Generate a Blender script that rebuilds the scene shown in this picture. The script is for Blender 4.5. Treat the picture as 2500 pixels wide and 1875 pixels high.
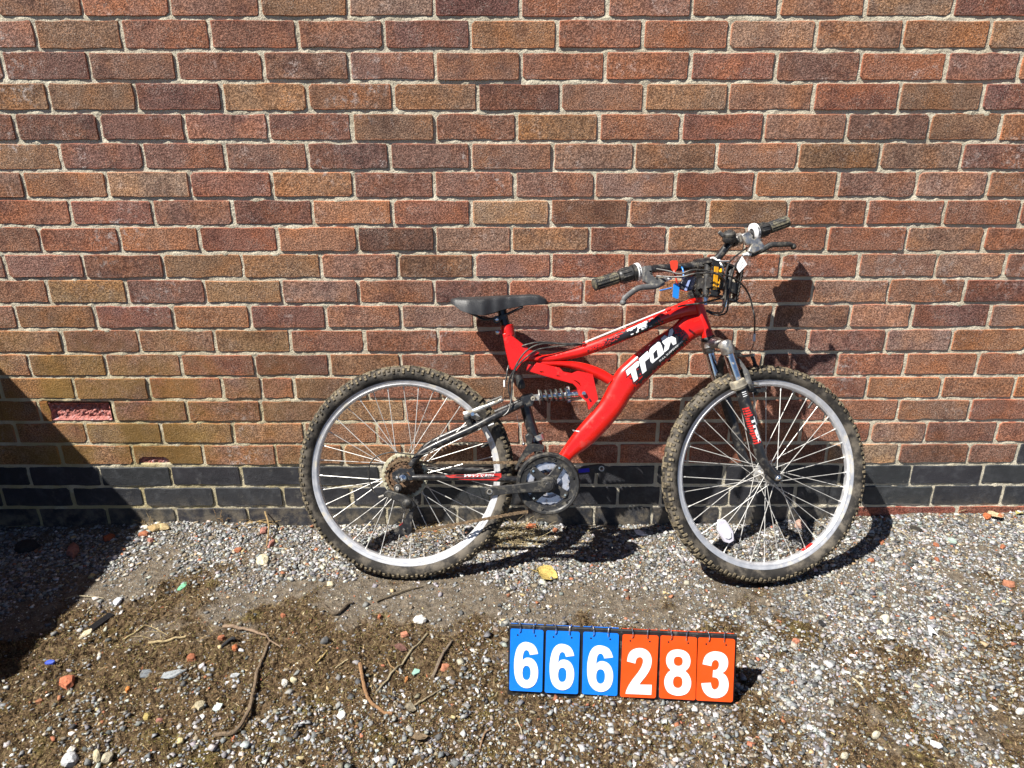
import bpy, bmesh, math, random
import numpy as np
from mathutils import Vector, Matrix, geometry
random.seed(7); RNG = np.random.default_rng(7)
for o in list(bpy.data.objects): bpy.data.objects.remove(o)
SC = bpy.context.scene
COL = SC.collection
# ------------------------------------------------------------------ camera
CAM_H, CAM_D, PITCH, YAW = 1.30288, 2.12635, 0.353184, 0.0044949
cd = bpy.data.cameras.new('camera'); cam = bpy.data.objects.new('camera', cd); COL.objects.link(cam)
cd.sensor_fit = 'HORIZONTAL'; cd.sensor_width = 36.0; cd.lens = 36.0 * 1730.15 / 2500.0
cd.clip_start = 0.05; cd.clip_end = 500.0
cam.location = (0, -CAM_D, CAM_H)
cam.rotation_euler = (math.pi / 2 - PITCH, 0, -YAW)
SC.camera = cam
# ------------------------------------------------------------------ sky, sun, exposure
SUN_FROM = Vector((-0.64, -0.385, 1.0)).normalized()
w = bpy.data.worlds.new('World'); SC.world = w; w.use_nodes = True
wn = w.node_tree.nodes; wl = w.node_tree.links
bg = wn['Background']; sky = wn.new('ShaderNodeTexSky'); sky.sky_type = 'NISHITA'; sky.sun_disc = False; sky.air_density = 0.5; sky.dust_density = 0.1
sky.sun_elevation = math.asin(SUN_FROM.z); sky.sun_rotation = math.atan2(SUN_FROM.x, SUN_FROM.y)
wl.new(sky.outputs[0], bg.inputs[0]); bg.inputs[1].default_value = 0.05
sd = bpy.data.lights.new('sun', 'SUN'); sun = bpy.data.objects.new('sun', sd); COL.objects.link(sun)
sd.energy = 5.0; sd.angle = math.radians(0.5); sd.color = (1.0, 0.95, 0.87)
sun.rotation_euler = SUN_FROM.to_track_quat('Z', 'Y').to_euler()
SC.view_settings.view_transform = 'Standard'; SC.view_settings.look = 'None'
SC.view_settings.gamma = 1.0; SC.view_settings.use_curve_mapping = False
SC.view_settings.exposure = 1.05
SC.render.engine = 'CYCLES'
SC.cycles.use_denoising = True
SC.cycles.max_bounces = 6; SC.cycles.diffuse_bounces = 2; SC.cycles.glossy_bounces = 4
K={
'cock':[(0.8369,-0.0836,0.9506),(0.2217,-0.972,0.0784),(-0.9164,-0.2351,-0.3239),(-0.3333,0.0,0.9428)],
'dt_top':[(0.8559,0.0,0.8139),(0.8161,-0.0,0.8037),(0.777,0.0,0.7683),(0.7374,-0.0,0.7428),(0.6929,0.0,0.7072),(0.6504,0.0,0.6687),(0.621,0.0,0.6358),(0.5755,0.0,0.5477),(0.5075,-0.0,0.4647),(0.462,0.0,0.3975),(0.4223,0.0,0.3398)],
'dt_bot':[(0.8828,0.0,0.7526),(0.8531,-0.0,0.7412),(0.8187,0.0,0.711),(0.7795,-0.0,0.6774),(0.7374,-0.0,0.6391),(0.6931,0.0,0.5926),(0.673,-0.0,0.5717),(0.6284,-0.0,0.5028),(0.5641,0.0,0.4307),(0.499,0.0,0.378),(0.4556,0.0,0.3202)],
'tt_top':[(0.8407,0.0,0.8569),(0.7772,0.0,0.8304),(0.6519,-0.0,0.7699),(0.5348,0.0,0.7229),(0.4751,0.0,0.7037),(0.4257,-0.0,0.6907),(0.3713,-0.0,0.6903),(0.3362,0.0,0.693)],
'tt_bot':[(0.8553,-0.0,0.8058),(0.7831,-0.0,0.7887),(0.667,0.0,0.7392),(0.5473,-0.0,0.6909),(0.4899,0.0,0.6763),(0.4284,0.0,0.6658),(0.3715,-0.0,0.669),(0.3364,0.0,0.6687)],
'br_top':[(0.3957,0.0,0.674),(0.4707,-0.0,0.671),(0.5324,0.0,0.6642),(0.5821,-0.0,0.6476),(0.6188,0.0,0.6248)],
'br_bot':[(0.3959,0.0,0.6558),(0.4709,0.0,0.6528),(0.5207,0.0,0.6398),(0.5657,-0.0,0.6195),(0.5975,-0.0,0.6028)],
'seat_tube':[(0.3001,-0.0,0.7726),(0.3244,0.0,0.6502)],
'seat_gus':[(0.2897,-0.018,0.7495),(0.3117,-0.018,0.7546),(0.3162,-0.018,0.7424),(0.3686,-0.018,0.701),(0.3957,-0.018,0.6938),(0.3663,-0.018,0.6789),(0.3541,-0.018,0.6702),(0.3455,-0.018,0.6652),(0.3309,-0.018,0.6441),(0.3119,-0.018,0.6476),(0.2985,-0.018,0.7005)],
'gus':[(0.3591,-0.017,0.6615),(0.3813,-0.017,0.658),(0.3866,-0.017,0.6666),(0.4564,-0.017,0.6519),(0.4676,-0.017,0.6401),(0.4923,-0.017,0.6354),(0.5094,-0.017,0.6429),(0.5537,-0.017,0.6334),(0.5622,-0.017,0.5964),(0.571,-0.017,0.5593),(0.5432,-0.017,0.5267),(0.5379,-0.017,0.5503),(0.5129,-0.017,0.5712),(0.5064,-0.017,0.5934),(0.4927,-0.017,0.607),(0.4259,-0.017,0.625),(0.3592,-0.017,0.6442)],
'gus_h1':[(0.3974,-0.017,0.6413),(0.4085,-0.017,0.6397),(0.4116,-0.017,0.6347),(0.4007,-0.017,0.6366)],
'gus_h2':[(0.4468,-0.017,0.6301),(0.4579,-0.017,0.6277),(0.4604,-0.017,0.6233),(0.4493,-0.017,0.6247)],
'gus_h3':[(0.4962,-0.017,0.6161),(0.5049,-0.017,0.6137),(0.5161,-0.017,0.6059),(0.5199,-0.017,0.5978),(0.5174,-0.017,0.5985),(0.5124,-0.017,0.6046),(0.5037,-0.017,0.6103)],
'shock_bolt':[(0.5273,-0.02,0.5778),(0.5448,-0.02,0.5594)],
'collar':[(0.2951,0.0,0.7726),(0.3009,-0.0,0.7541)],
'nut':[(0.2734,-0.012,0.7542),(0.287,-0.012,0.7567)],
'post':[(0.2843,-0.0,0.8205),(0.2964,-0.0,0.7738)],
'sclamp':[(0.2712,-0.02,0.791)],
'saddle_top':[(0.1392,0.0,0.8515),(0.1552,0.0,0.8553),(0.1972,0.0,0.8572),(0.2466,-0.0,0.8595),(0.3082,0.0,0.8635),(0.3697,0.0,0.8663),(0.3943,-0.0,0.864),(0.4141,-0.0,0.8531),(0.4203,0.0,0.8433)],
'saddle_bot':[(0.1453,0.0,0.8344),(0.1725,0.0,0.8149),(0.2022,-0.0,0.8065),(0.2319,-0.0,0.803),(0.2616,0.0,0.8105),(0.2912,0.0,0.8205),(0.3207,-0.0,0.8268),(0.3577,0.0,0.8332),(0.4167,0.0,0.8372)],
'rail':[(0.348,-0.02,0.8291),(0.3212,-0.02,0.8168),(0.2919,-0.02,0.8033),(0.2626,-0.02,0.7946),(0.2332,-0.02,0.7907),(0.2136,-0.02,0.8003),(0.1866,-0.02,0.8124)],
'head':[(0.8499,0.0,0.8604),(0.8887,0.0,0.7448)],
'hset':[(0.8468,-0.0,0.878),(0.8905,0.0,0.7393)],
'shock':[(0.3786,0.0,0.5606),(0.5289,0.0,0.5757),(0.3985,0.0,0.5628),(0.4818,0.0,0.5716),(0.5103,-0.0,0.5743)],
'stay':[(0.0237,-0.06,0.3643),(0.0385,-0.06,0.3859),(0.0581,-0.06,0.4042),(0.1036,-0.059,0.4291),(0.2005,-0.055,0.4735),(0.2647,-0.048,0.5074),(0.3484,-0.03,0.5467)],
'strut':[(0.3515,-0.0,0.5531),(0.3685,0.0,0.4899),(0.3924,0.0,0.4198),(0.4129,0.0,0.356)],
'sbr':[(0.332,-0.018,0.5538),(0.3465,-0.018,0.5656),(0.3756,-0.018,0.5741),(0.3868,-0.018,0.5616),(0.3759,-0.018,0.5389),(0.3613,-0.018,0.5364),(0.3409,-0.018,0.5362)],
'cstay':[(0.0284,-0.06,0.3297),(0.1357,-0.058,0.3305),(0.2655,-0.05,0.3268),(0.3437,-0.04,0.3221)],
'drop':[(-0.0327,-0.06,0.3417),(-0.0103,-0.06,0.3568),(0.0186,-0.06,0.3544),(0.0289,-0.06,0.3614),(0.0346,-0.06,0.339),(0.0331,-0.06,0.3227),(0.003,-0.06,0.3196),(-0.0158,-0.06,0.3125),(-0.0311,-0.06,0.3244)],
'droph':[(0.0066,-0.06,0.3467),(0.0169,-0.06,0.3457),(0.0229,-0.06,0.3309)],
'axle':[(-0.0024,-0.075,0.3261)],
'hbolt':[(-0.0163,-0.066,0.3312)],
'bb':[(0.4245,-0.075,0.3147)],
'rcrank':[(0.4243,-0.082,0.3163),(0.2527,-0.082,0.2954)],
'chain_up':[(0.0131,-0.045,0.371),(0.0557,-0.045,0.3715),(0.1998,-0.045,0.3724),(0.3401,-0.045,0.3745),(0.4084,-0.045,0.3786)],
'chain_lo':[(0.0016,-0.045,0.1599),(0.0679,-0.045,0.1692),(0.167,-0.045,0.189),(0.2657,-0.045,0.2087),(0.3313,-0.045,0.222),(0.3739,-0.045,0.2285)],
'rd_k':[(-0.0145,-0.068,0.2989)],
'rd_body':[(-0.0551,-0.07,0.285),(-0.0431,-0.07,0.2938),(0.001,-0.07,0.2805),(0.0248,-0.07,0.267),(0.04,-0.07,0.2464),(0.0246,-0.07,0.2392),(0.0007,-0.07,0.2355),(-0.0128,-0.07,0.2561),(-0.0433,-0.07,0.2713),(-0.057,-0.07,0.2729)],
'rd_bulge':[(0.0141,-0.078,0.2551)],
'rd_cage':[(0.0132,-0.06,0.2224),(0.027,-0.06,0.2365),(0.0367,-0.06,0.2506),(0.0332,-0.06,0.2366),(0.0245,-0.06,0.2086),(0.0232,-0.06,0.17),(0.0183,-0.06,0.1573),(-0.0251,-0.06,0.1582),(-0.0284,-0.06,0.1687),(-0.0032,-0.06,0.1907)],
'rd_pul':[(0.0019,-0.05,0.1755),(0.0283,-0.05,0.2513)],
'rd_cable':[(-0.0685,-0.08,0.2736),(-0.0885,-0.08,0.3026),(-0.0968,-0.08,0.3437),(-0.091,-0.08,0.3746),(-0.0705,-0.08,0.3953),(-0.0337,-0.078,0.4065),(0.0031,-0.076,0.4038),(0.0365,-0.074,0.4),(0.0666,-0.072,0.4027),(0.1002,-0.07,0.419)],
'rd_barrel':[(-0.0685,-0.08,0.2736),(-0.0542,-0.075,0.2777)],
'fd':[(0.3623,-0.055,0.425),(0.3824,-0.055,0.4281),(0.4118,-0.055,0.424),(0.4099,-0.055,0.4152),(0.3826,-0.055,0.4091),(0.3625,-0.055,0.3957),(0.3425,-0.055,0.375),(0.3325,-0.055,0.3544),(0.3267,-0.055,0.3558),(0.3367,-0.055,0.3808)],
'fd_body':[(0.3663,-0.035,0.4596),(0.3824,-0.035,0.4509),(0.3783,-0.035,0.4244),(0.3623,-0.035,0.4243),(0.3557,-0.035,0.4507)],
'fd_clamp':[(0.3856,0.0,0.457),(0.4006,0.0,0.4273)],
'fd_wire':[(0.3311,-0.03,0.5113),(0.3521,-0.03,0.4262)],
'rb_boss':[(0.1968,-0.05,0.4809),(0.1871,-0.05,0.5069)],
'rb_arm':[(0.179,-0.05,0.5134),(0.2,-0.05,0.5217),(0.2419,-0.047,0.5387),(0.2853,-0.043,0.5568)],
'rb_pad':[(0.2017,-0.03,0.5059),(0.2246,-0.03,0.4962)],
'rb_lcable':[(0.2911,-0.03,0.5608),(0.2946,-0.03,0.5954),(0.2945,-0.03,0.6151)],
'rb_noodle':[(0.2994,-0.03,0.6176),(0.3029,-0.028,0.6421),(0.3062,-0.02,0.6564)],
'bumper':[(0.3342,0.0,0.6284),(0.3462,0.0,0.5873)],
'hous0':[(0.5303,-0.016,0.723),(0.4689,-0.018,0.7226),(0.4198,-0.02,0.726),(0.3831,-0.022,0.7246),(0.3488,-0.02,0.7157),(0.3438,0.0,0.7075)],
'hous1':[(0.5306,-0.012,0.7228),(0.4737,-0.02,0.721),(0.4198,-0.024,0.7225),(0.3831,-0.028,0.7162),(0.354,-0.032,0.6967),(0.3347,-0.036,0.6699),(0.3226,-0.036,0.6453),(0.3093,-0.034,0.6181),(0.3082,-0.03,0.5807),(0.3194,-0.028,0.5484),(0.3232,-0.028,0.536)],
'hous2':[(0.5308,-0.01,0.7191),(0.4811,-0.02,0.7179),(0.4272,-0.026,0.7116),(0.3905,-0.03,0.7042),(0.3662,-0.034,0.6895),(0.342,-0.038,0.6676),(0.3275,-0.038,0.6504),(0.3191,-0.038,0.6234),(0.317,-0.042,0.582),(0.3137,-0.05,0.551),(0.3068,-0.058,0.5274),(0.2924,-0.062,0.5131)],
'stay_cab':[(0.2616,-0.05,0.488),(0.1007,-0.062,0.4181)],
'stay_stop':[(0.2649,-0.05,0.4897),(0.2488,-0.051,0.4832),(0.0992,-0.063,0.4183),(0.0896,-0.064,0.4144)],
'tt_wire':[(0.7662,-0.012,0.8256),(0.5291,-0.012,0.728)],
'tt_wire2':[(0.7674,-0.006,0.8239),(0.5296,-0.006,0.7249)],
'tt_stop':[(0.7628,-0.012,0.8198),(0.7755,-0.012,0.8257),(0.5221,-0.012,0.7197),(0.5315,-0.012,0.7233)],
'dec_T':[(0.6485,-0.024,0.6446),(0.6804,-0.024,0.6725),(0.6864,-0.024,0.6735),(0.686,-0.024,0.66),(0.6767,-0.024,0.6508),(0.6841,-0.024,0.6222),(0.6725,-0.024,0.612),(0.6626,-0.024,0.6397),(0.6533,-0.024,0.63)],
'dec_r':[(0.6855,-0.024,0.6793),(0.7104,-0.024,0.7028),(0.7156,-0.024,0.6933),(0.7147,-0.024,0.682),(0.7029,-0.024,0.6719),(0.7085,-0.024,0.6456),(0.697,-0.024,0.6359),(0.6889,-0.024,0.663)],
'dec_a':[(0.7161,-0.024,0.7058),(0.7214,-0.024,0.7146),(0.7433,-0.024,0.7323),(0.7506,-0.024,0.7186),(0.7579,-0.024,0.6961),(0.7409,-0.024,0.681),(0.725,-0.024,0.667),(0.7194,-0.024,0.672),(0.7149,-0.024,0.6933)],
'dec_x':[(0.7489,-0.024,0.739),(0.7598,-0.024,0.7491),(0.7684,-0.024,0.7442),(0.7748,-0.024,0.7649),(0.7821,-0.024,0.7704),(0.7848,-0.024,0.7607),(0.7798,-0.024,0.7462),(0.7908,-0.024,0.7408),(0.7933,-0.024,0.7251),(0.7835,-0.024,0.7201),(0.7769,-0.024,0.7312),(0.7708,-0.024,0.7087),(0.7591,-0.024,0.6991),(0.7566,-0.024,0.7011),(0.7598,-0.024,0.7199),(0.7534,-0.024,0.7273)],
'dec_ahole':[(0.7263,-0.024,0.6959),(0.7365,-0.024,0.7085),(0.7408,-0.024,0.686),(0.7297,-0.024,0.6784)],
'dec_band':[(0.6688,-0.024,0.6679),(0.719,-0.024,0.7084),(0.753,-0.024,0.7435),(0.7845,-0.024,0.7736),(0.8018,-0.024,0.7737),(0.8102,-0.024,0.7414),(0.7739,-0.024,0.7062),(0.7153,-0.024,0.6557),(0.6763,-0.024,0.61),(0.6434,-0.024,0.6249)],
'dec_small':[(0.496,-0.024,0.4664),(0.5163,-0.024,0.4666),(0.4991,-0.024,0.4503)],
'dec_tfs':[(0.6491,-0.017,0.7489),(0.7244,-0.017,0.7822),(0.6471,-0.017,0.767),(0.7216,-0.017,0.7997)],
'dec_tband':[(0.5337,-0.017,0.7093),(0.5988,-0.017,0.7427),(0.6499,-0.017,0.7665),(0.7239,-0.017,0.802),(0.7516,-0.017,0.8115),(0.7499,-0.017,0.7859),(0.6829,-0.017,0.755),(0.6133,-0.017,0.724),(0.555,-0.017,0.6977)],
'dec_cs':[(0.1225,-0.07,0.338),(0.2874,-0.07,0.3431),(0.2874,-0.07,0.3316),(0.273,-0.07,0.3216),(0.2018,-0.07,0.3224),(0.1435,-0.07,0.33)],
'dec_cstext':[(0.1791,-0.07,0.3327),(0.2664,-0.07,0.3337),(0.1791,-0.07,0.3402)],
'dt_rivet':[(0.7782,0.0,0.6735)],
'crown':[(0.904,0.0581,0.719),(0.9282,-0.0544,0.7221)],
'stan_n':[(0.934,-0.0527,0.7307),(0.9355,-0.0547,0.6988),(0.9648,-0.0549,0.6151)],
'stan_f':[(0.9066,0.0591,0.7268),(0.9126,0.0575,0.6879),(0.9341,0.0566,0.6152)],
'seal':[(0.9621,-0.055,0.6213),(0.9702,-0.0547,0.6027)],
'leg':[(0.9728,-0.0542,0.6029),(0.9784,-0.0543,0.5867),(1.0021,-0.0548,0.5141),(1.0259,-0.0554,0.441),(1.0425,-0.0553,0.3956),(1.0589,-0.0542,0.3672),(1.0922,-0.0479,0.3347)],
'dropn':[(1.055,-0.0526,0.3712),(1.0824,-0.0473,0.3704),(1.1058,-0.0447,0.3437),(1.1016,-0.0469,0.3244),(1.0741,-0.0524,0.3211),(1.0556,-0.0549,0.3367)],
'axle_f':[(1.0834,-0.0667,0.3389)],
'legdec':[(0.9799,-0.0753,0.5444),(0.9955,-0.0722,0.5463),(1.0116,-0.0709,0.5207),(1.0353,-0.0718,0.4418),(1.0174,-0.0756,0.438),(1.0011,-0.0759,0.4786)],
'fb_boss':[(0.9997,-0.0391,0.599),(1.0128,-0.0364,0.6013)],
'fb_arm':[(1.0023,-0.0386,0.5989),(0.9993,-0.0374,0.6238),(0.989,-0.0353,0.6535),(0.9689,-0.0332,0.6806)],
'fb_armL':[(1.0605,0.0692,0.5915),(1.06,0.0715,0.6254),(1.0507,0.0672,0.6624),(1.0407,0.0628,0.6847)],
'fb_pad':[(1.0168,-0.0146,0.6093),(1.0369,-0.0109,0.6066)],
'fb_pad2':[(1.048,0.0403,0.5786),(1.0698,0.0451,0.5861)],
'fb_wire':[(0.9689,-0.0332,0.6806),(0.9626,-0.0193,0.6923),(0.9988,0.0181,0.6881),(1.0407,0.063,0.6886)],
'fb_nood':[(1.0406,0.0496,0.7306),(1.0375,0.0481,0.7177),(1.027,0.0444,0.6946)],
'fb_ferr':[(1.041,0.0513,0.7537),(1.04,0.0495,0.7306)],
'arch':[(0.9682,-0.045,0.6018),(0.9478,-0.0391,0.6684),(0.9368,-0.0146,0.6843),(0.9381,0.0254,0.6693),(0.946,0.0549,0.6311),(0.9605,0.0598,0.5889)],
'refl':[(0.9513,-0.0579,0.1756)],
'refl_c':[(0.9212,-0.061,0.2137),(0.9439,-0.0567,0.2127),(0.9695,-0.0543,0.1769),(0.9722,-0.0556,0.1507),(0.9586,-0.0588,0.1426),(0.9404,-0.062,0.1479),(0.9194,-0.0635,0.1835)],
'rimdec':[(1.278,0.0353,0.165),(1.2989,0.0396,0.1685),(1.2883,0.0354,0.1373),(1.2674,0.0313,0.137)],
'valve':[(1.2225,0.0516,0.5485),(1.2318,0.0545,0.564)],
'fw':[(1.0757,0.0081,0.3349),(0.9818,0.1899,-0.0066),(-0.0066,0.0691,0.9976),(0.1899,-0.9794,0.0691)],
'bar':[(0.5394,-0.1566,0.8871),(0.604,-0.1401,0.9081),(0.6661,-0.1252,0.9181),(0.7061,-0.1149,0.9324),(0.756,-0.1031,0.9368),(0.8059,-0.0914,0.9412),(0.8462,-0.0817,0.9477),(0.8658,-0.0769,0.9516),(0.8851,-0.0718,0.96),(0.9043,-0.0658,0.981),(0.9229,-0.0597,1.0033),(0.9381,-0.0554,1.014),(0.9577,-0.0502,1.0226),(0.9965,-0.0401,1.0382),(1.0442,-0.0278,1.0565),(1.1019,-0.013,1.0764)],
'gripR':[(0.5382,-0.1569,0.886),(0.6052,-0.1399,0.9076),(0.6079,-0.1393,0.9076),(0.6458,-0.1296,0.9202),(0.6513,-0.1283,0.9213),(0.6622,-0.1256,0.9236),(0.6718,-0.1234,0.9246)],
'gripL':[(1.103,-0.0127,1.0765),(1.0457,-0.0275,1.0555),(1.044,-0.0279,1.0548),(1.01,-0.0365,1.0449),(1.01,-0.0365,1.0449),(0.9999,-0.039,1.0423),(0.9881,-0.0421,1.0372)],
'perchR':[(0.6706,-0.1536,0.9361),(0.6882,-0.1494,0.9378),(0.6939,-0.1502,0.9118),(0.7008,-0.1493,0.9041),(0.7349,-0.1413,0.906),(0.7368,-0.1414,0.8995),(0.7119,-0.1483,0.8847),(0.6983,-0.1515,0.8832),(0.6765,-0.1559,0.8907),(0.6683,-0.1573,0.8958)],
'bladeR':[(0.7271,-0.1491,0.8952),(0.7045,-0.1603,0.8842),(0.6767,-0.1721,0.8809),(0.6544,-0.1826,0.8765),(0.636,-0.1878,0.8647),(0.6189,-0.1928,0.8504),(0.6144,-0.1896,0.8389)],
'bootR':[(0.7335,-0.1419,0.9021),(0.7513,-0.1375,0.9063)],
'perchL':[(0.9464,-0.0832,1.0283),(0.9661,-0.0779,1.0382),(0.9829,-0.0752,1.0248),(1.0031,-0.0711,1.0176),(1.0161,-0.0697,0.9993),(1.0135,-0.071,0.9899),(0.9836,-0.0789,0.9767),(0.9668,-0.0822,0.9825),(0.9766,-0.0785,1.0013),(0.9616,-0.0819,1.0009)],
'bladeL':[(0.9802,-0.0797,0.976),(1.0017,-0.0793,0.9844),(1.0199,-0.0795,0.9937),(1.0379,-0.0798,1.003),(1.0628,-0.0792,1.0038),(1.0897,-0.0729,1.0054),(1.1037,-0.065,1.0001)],
'bootL':[(0.9802,-0.0795,0.9782),(0.9586,-0.0848,0.9745)],
'bell':[(0.92,-0.0804,1.0101),(0.9067,-0.0917,1.0348)],
'belllev':[(0.8871,-0.0961,1.0357)],
'bellclamp':[(0.9429,-0.0545,1.0114)],
'clampbolt':[(0.8404,-0.1039,0.9434)],
'redtag':[(0.7419,-0.1568,0.9491),(0.7465,-0.1555,0.9525),(0.7614,-0.1521,0.9529),(0.7642,-0.1519,0.947),(0.763,-0.1534,0.9314),(0.7577,-0.1552,0.9248),(0.7495,-0.1571,0.9246),(0.7448,-0.1575,0.9323)],
'redstem':[(0.7541,-0.1559,0.926),(0.7581,-0.1617,0.9063),(0.7643,-0.1565,0.8891)],
'bluetag':[(0.7526,-0.1591,0.8904),(0.7608,-0.1571,0.8924),(0.7691,-0.156,0.8829),(0.7667,-0.1591,0.8509),(0.7612,-0.1604,0.85),(0.7503,-0.1625,0.8551)],
'bluestrap':[(0.7649,-0.1565,0.8885),(0.7804,-0.1316,0.8977),(0.788,-0.118,0.9168),(0.7862,-0.1119,0.9344),(0.7826,-0.0968,0.9407),(0.7805,-0.0823,0.935)],
'bluetail':[(0.7486,-0.1609,0.8797),(0.7324,-0.1649,0.8756),(0.7149,-0.1692,0.8717)],
'mirror':[(0.7836,-0.1455,0.9074),(0.7905,-0.1438,0.9096),(0.8153,-0.1379,0.9121),(0.8203,-0.137,0.9093),(0.8209,-0.1373,0.9041),(0.8115,-0.1415,0.8777),(0.8061,-0.1432,0.8732),(0.7951,-0.1459,0.871),(0.7744,-0.1502,0.8754),(0.7697,-0.1509,0.8797),(0.7715,-0.1499,0.8868)],
'mirsky':[(0.7951,-0.1456,0.9001),(0.8016,-0.1439,0.9018),(0.791,-0.1487,0.8721),(0.7833,-0.1505,0.8718)],
'ziptie':[(0.8686,-0.0753,0.9642),(0.8745,-0.0944,0.9657),(0.8851,-0.1134,0.955),(0.9176,-0.0956,0.956)],
'ziptail':[(0.8837,-0.1189,0.954),(0.889,-0.129,0.9417),(0.8955,-0.1236,0.927)],
'label':[(0.9312,-0.1144,0.94),(0.9488,-0.108,0.9694),(0.9555,-0.1073,0.9589),(0.9632,-0.1086,0.9466),(0.9405,-0.1157,0.9232)],
'pedal1':[(0.8734,-0.1404,0.9078)],
'pedalcorn':[(0.8606,-0.1513,0.937),(0.8797,-0.1467,0.9404),(0.8774,-0.1525,0.8742),(0.855,-0.1577,0.8739)],
'pedal2':[(0.9216,-0.0994,0.8981)],
'cab1':[(0.7087,-0.1453,0.9307),(0.7393,-0.1594,0.9239),(0.7662,-0.1745,0.9157),(0.8,-0.1814,0.9263),(0.8394,-0.1778,0.9241),(0.8646,-0.1725,0.9178),(0.9091,-0.1527,0.9097),(0.9481,-0.1249,0.8893),(0.975,-0.1004,0.8614),(0.9888,-0.0897,0.8277),(0.9988,-0.0797,0.7966)],
'cab2':[(0.707,-0.1576,0.9105),(0.7652,-0.1806,0.9074),(0.7988,-0.1877,0.915),(0.8381,-0.1837,0.9184),(0.871,-0.1714,0.9134),(0.8917,-0.1579,0.895),(0.8961,-0.149,0.8654),(0.8969,-0.1409,0.8355),(0.894,-0.1226,0.815),(0.8763,-0.1062,0.8144),(0.8577,-0.0996,0.8212)],
'cab3':[(0.957,-0.0853,0.973),(0.9311,-0.1139,0.9461),(0.9153,-0.1303,0.9146),(0.9093,-0.1347,0.8781),(0.9087,-0.1326,0.8418),(0.9065,-0.1249,0.816),(0.8932,-0.1131,0.8077),(0.8731,-0.1073,0.8098),(0.8577,-0.0997,0.819)],
'cab4':[(0.9734,-0.0694,0.9961),(0.9437,-0.0881,0.9757),(0.9147,-0.1169,0.9549),(0.9006,-0.1327,0.9265),(0.8947,-0.1422,0.8898),(0.8948,-0.1385,0.8718),(0.8934,-0.1402,0.8536),(0.8803,-0.1332,0.8507),(0.838,-0.1334,0.8405),(0.7956,-0.1332,0.8344),(0.7712,-0.1341,0.8294)],
}
BIKE=[[-0.31148,-0.29944,-0.00524],[0.99963,-0.02735,0.0],[0.02642,0.96585,-0.25776],[0.00705,0.25767,0.96621]]
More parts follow.
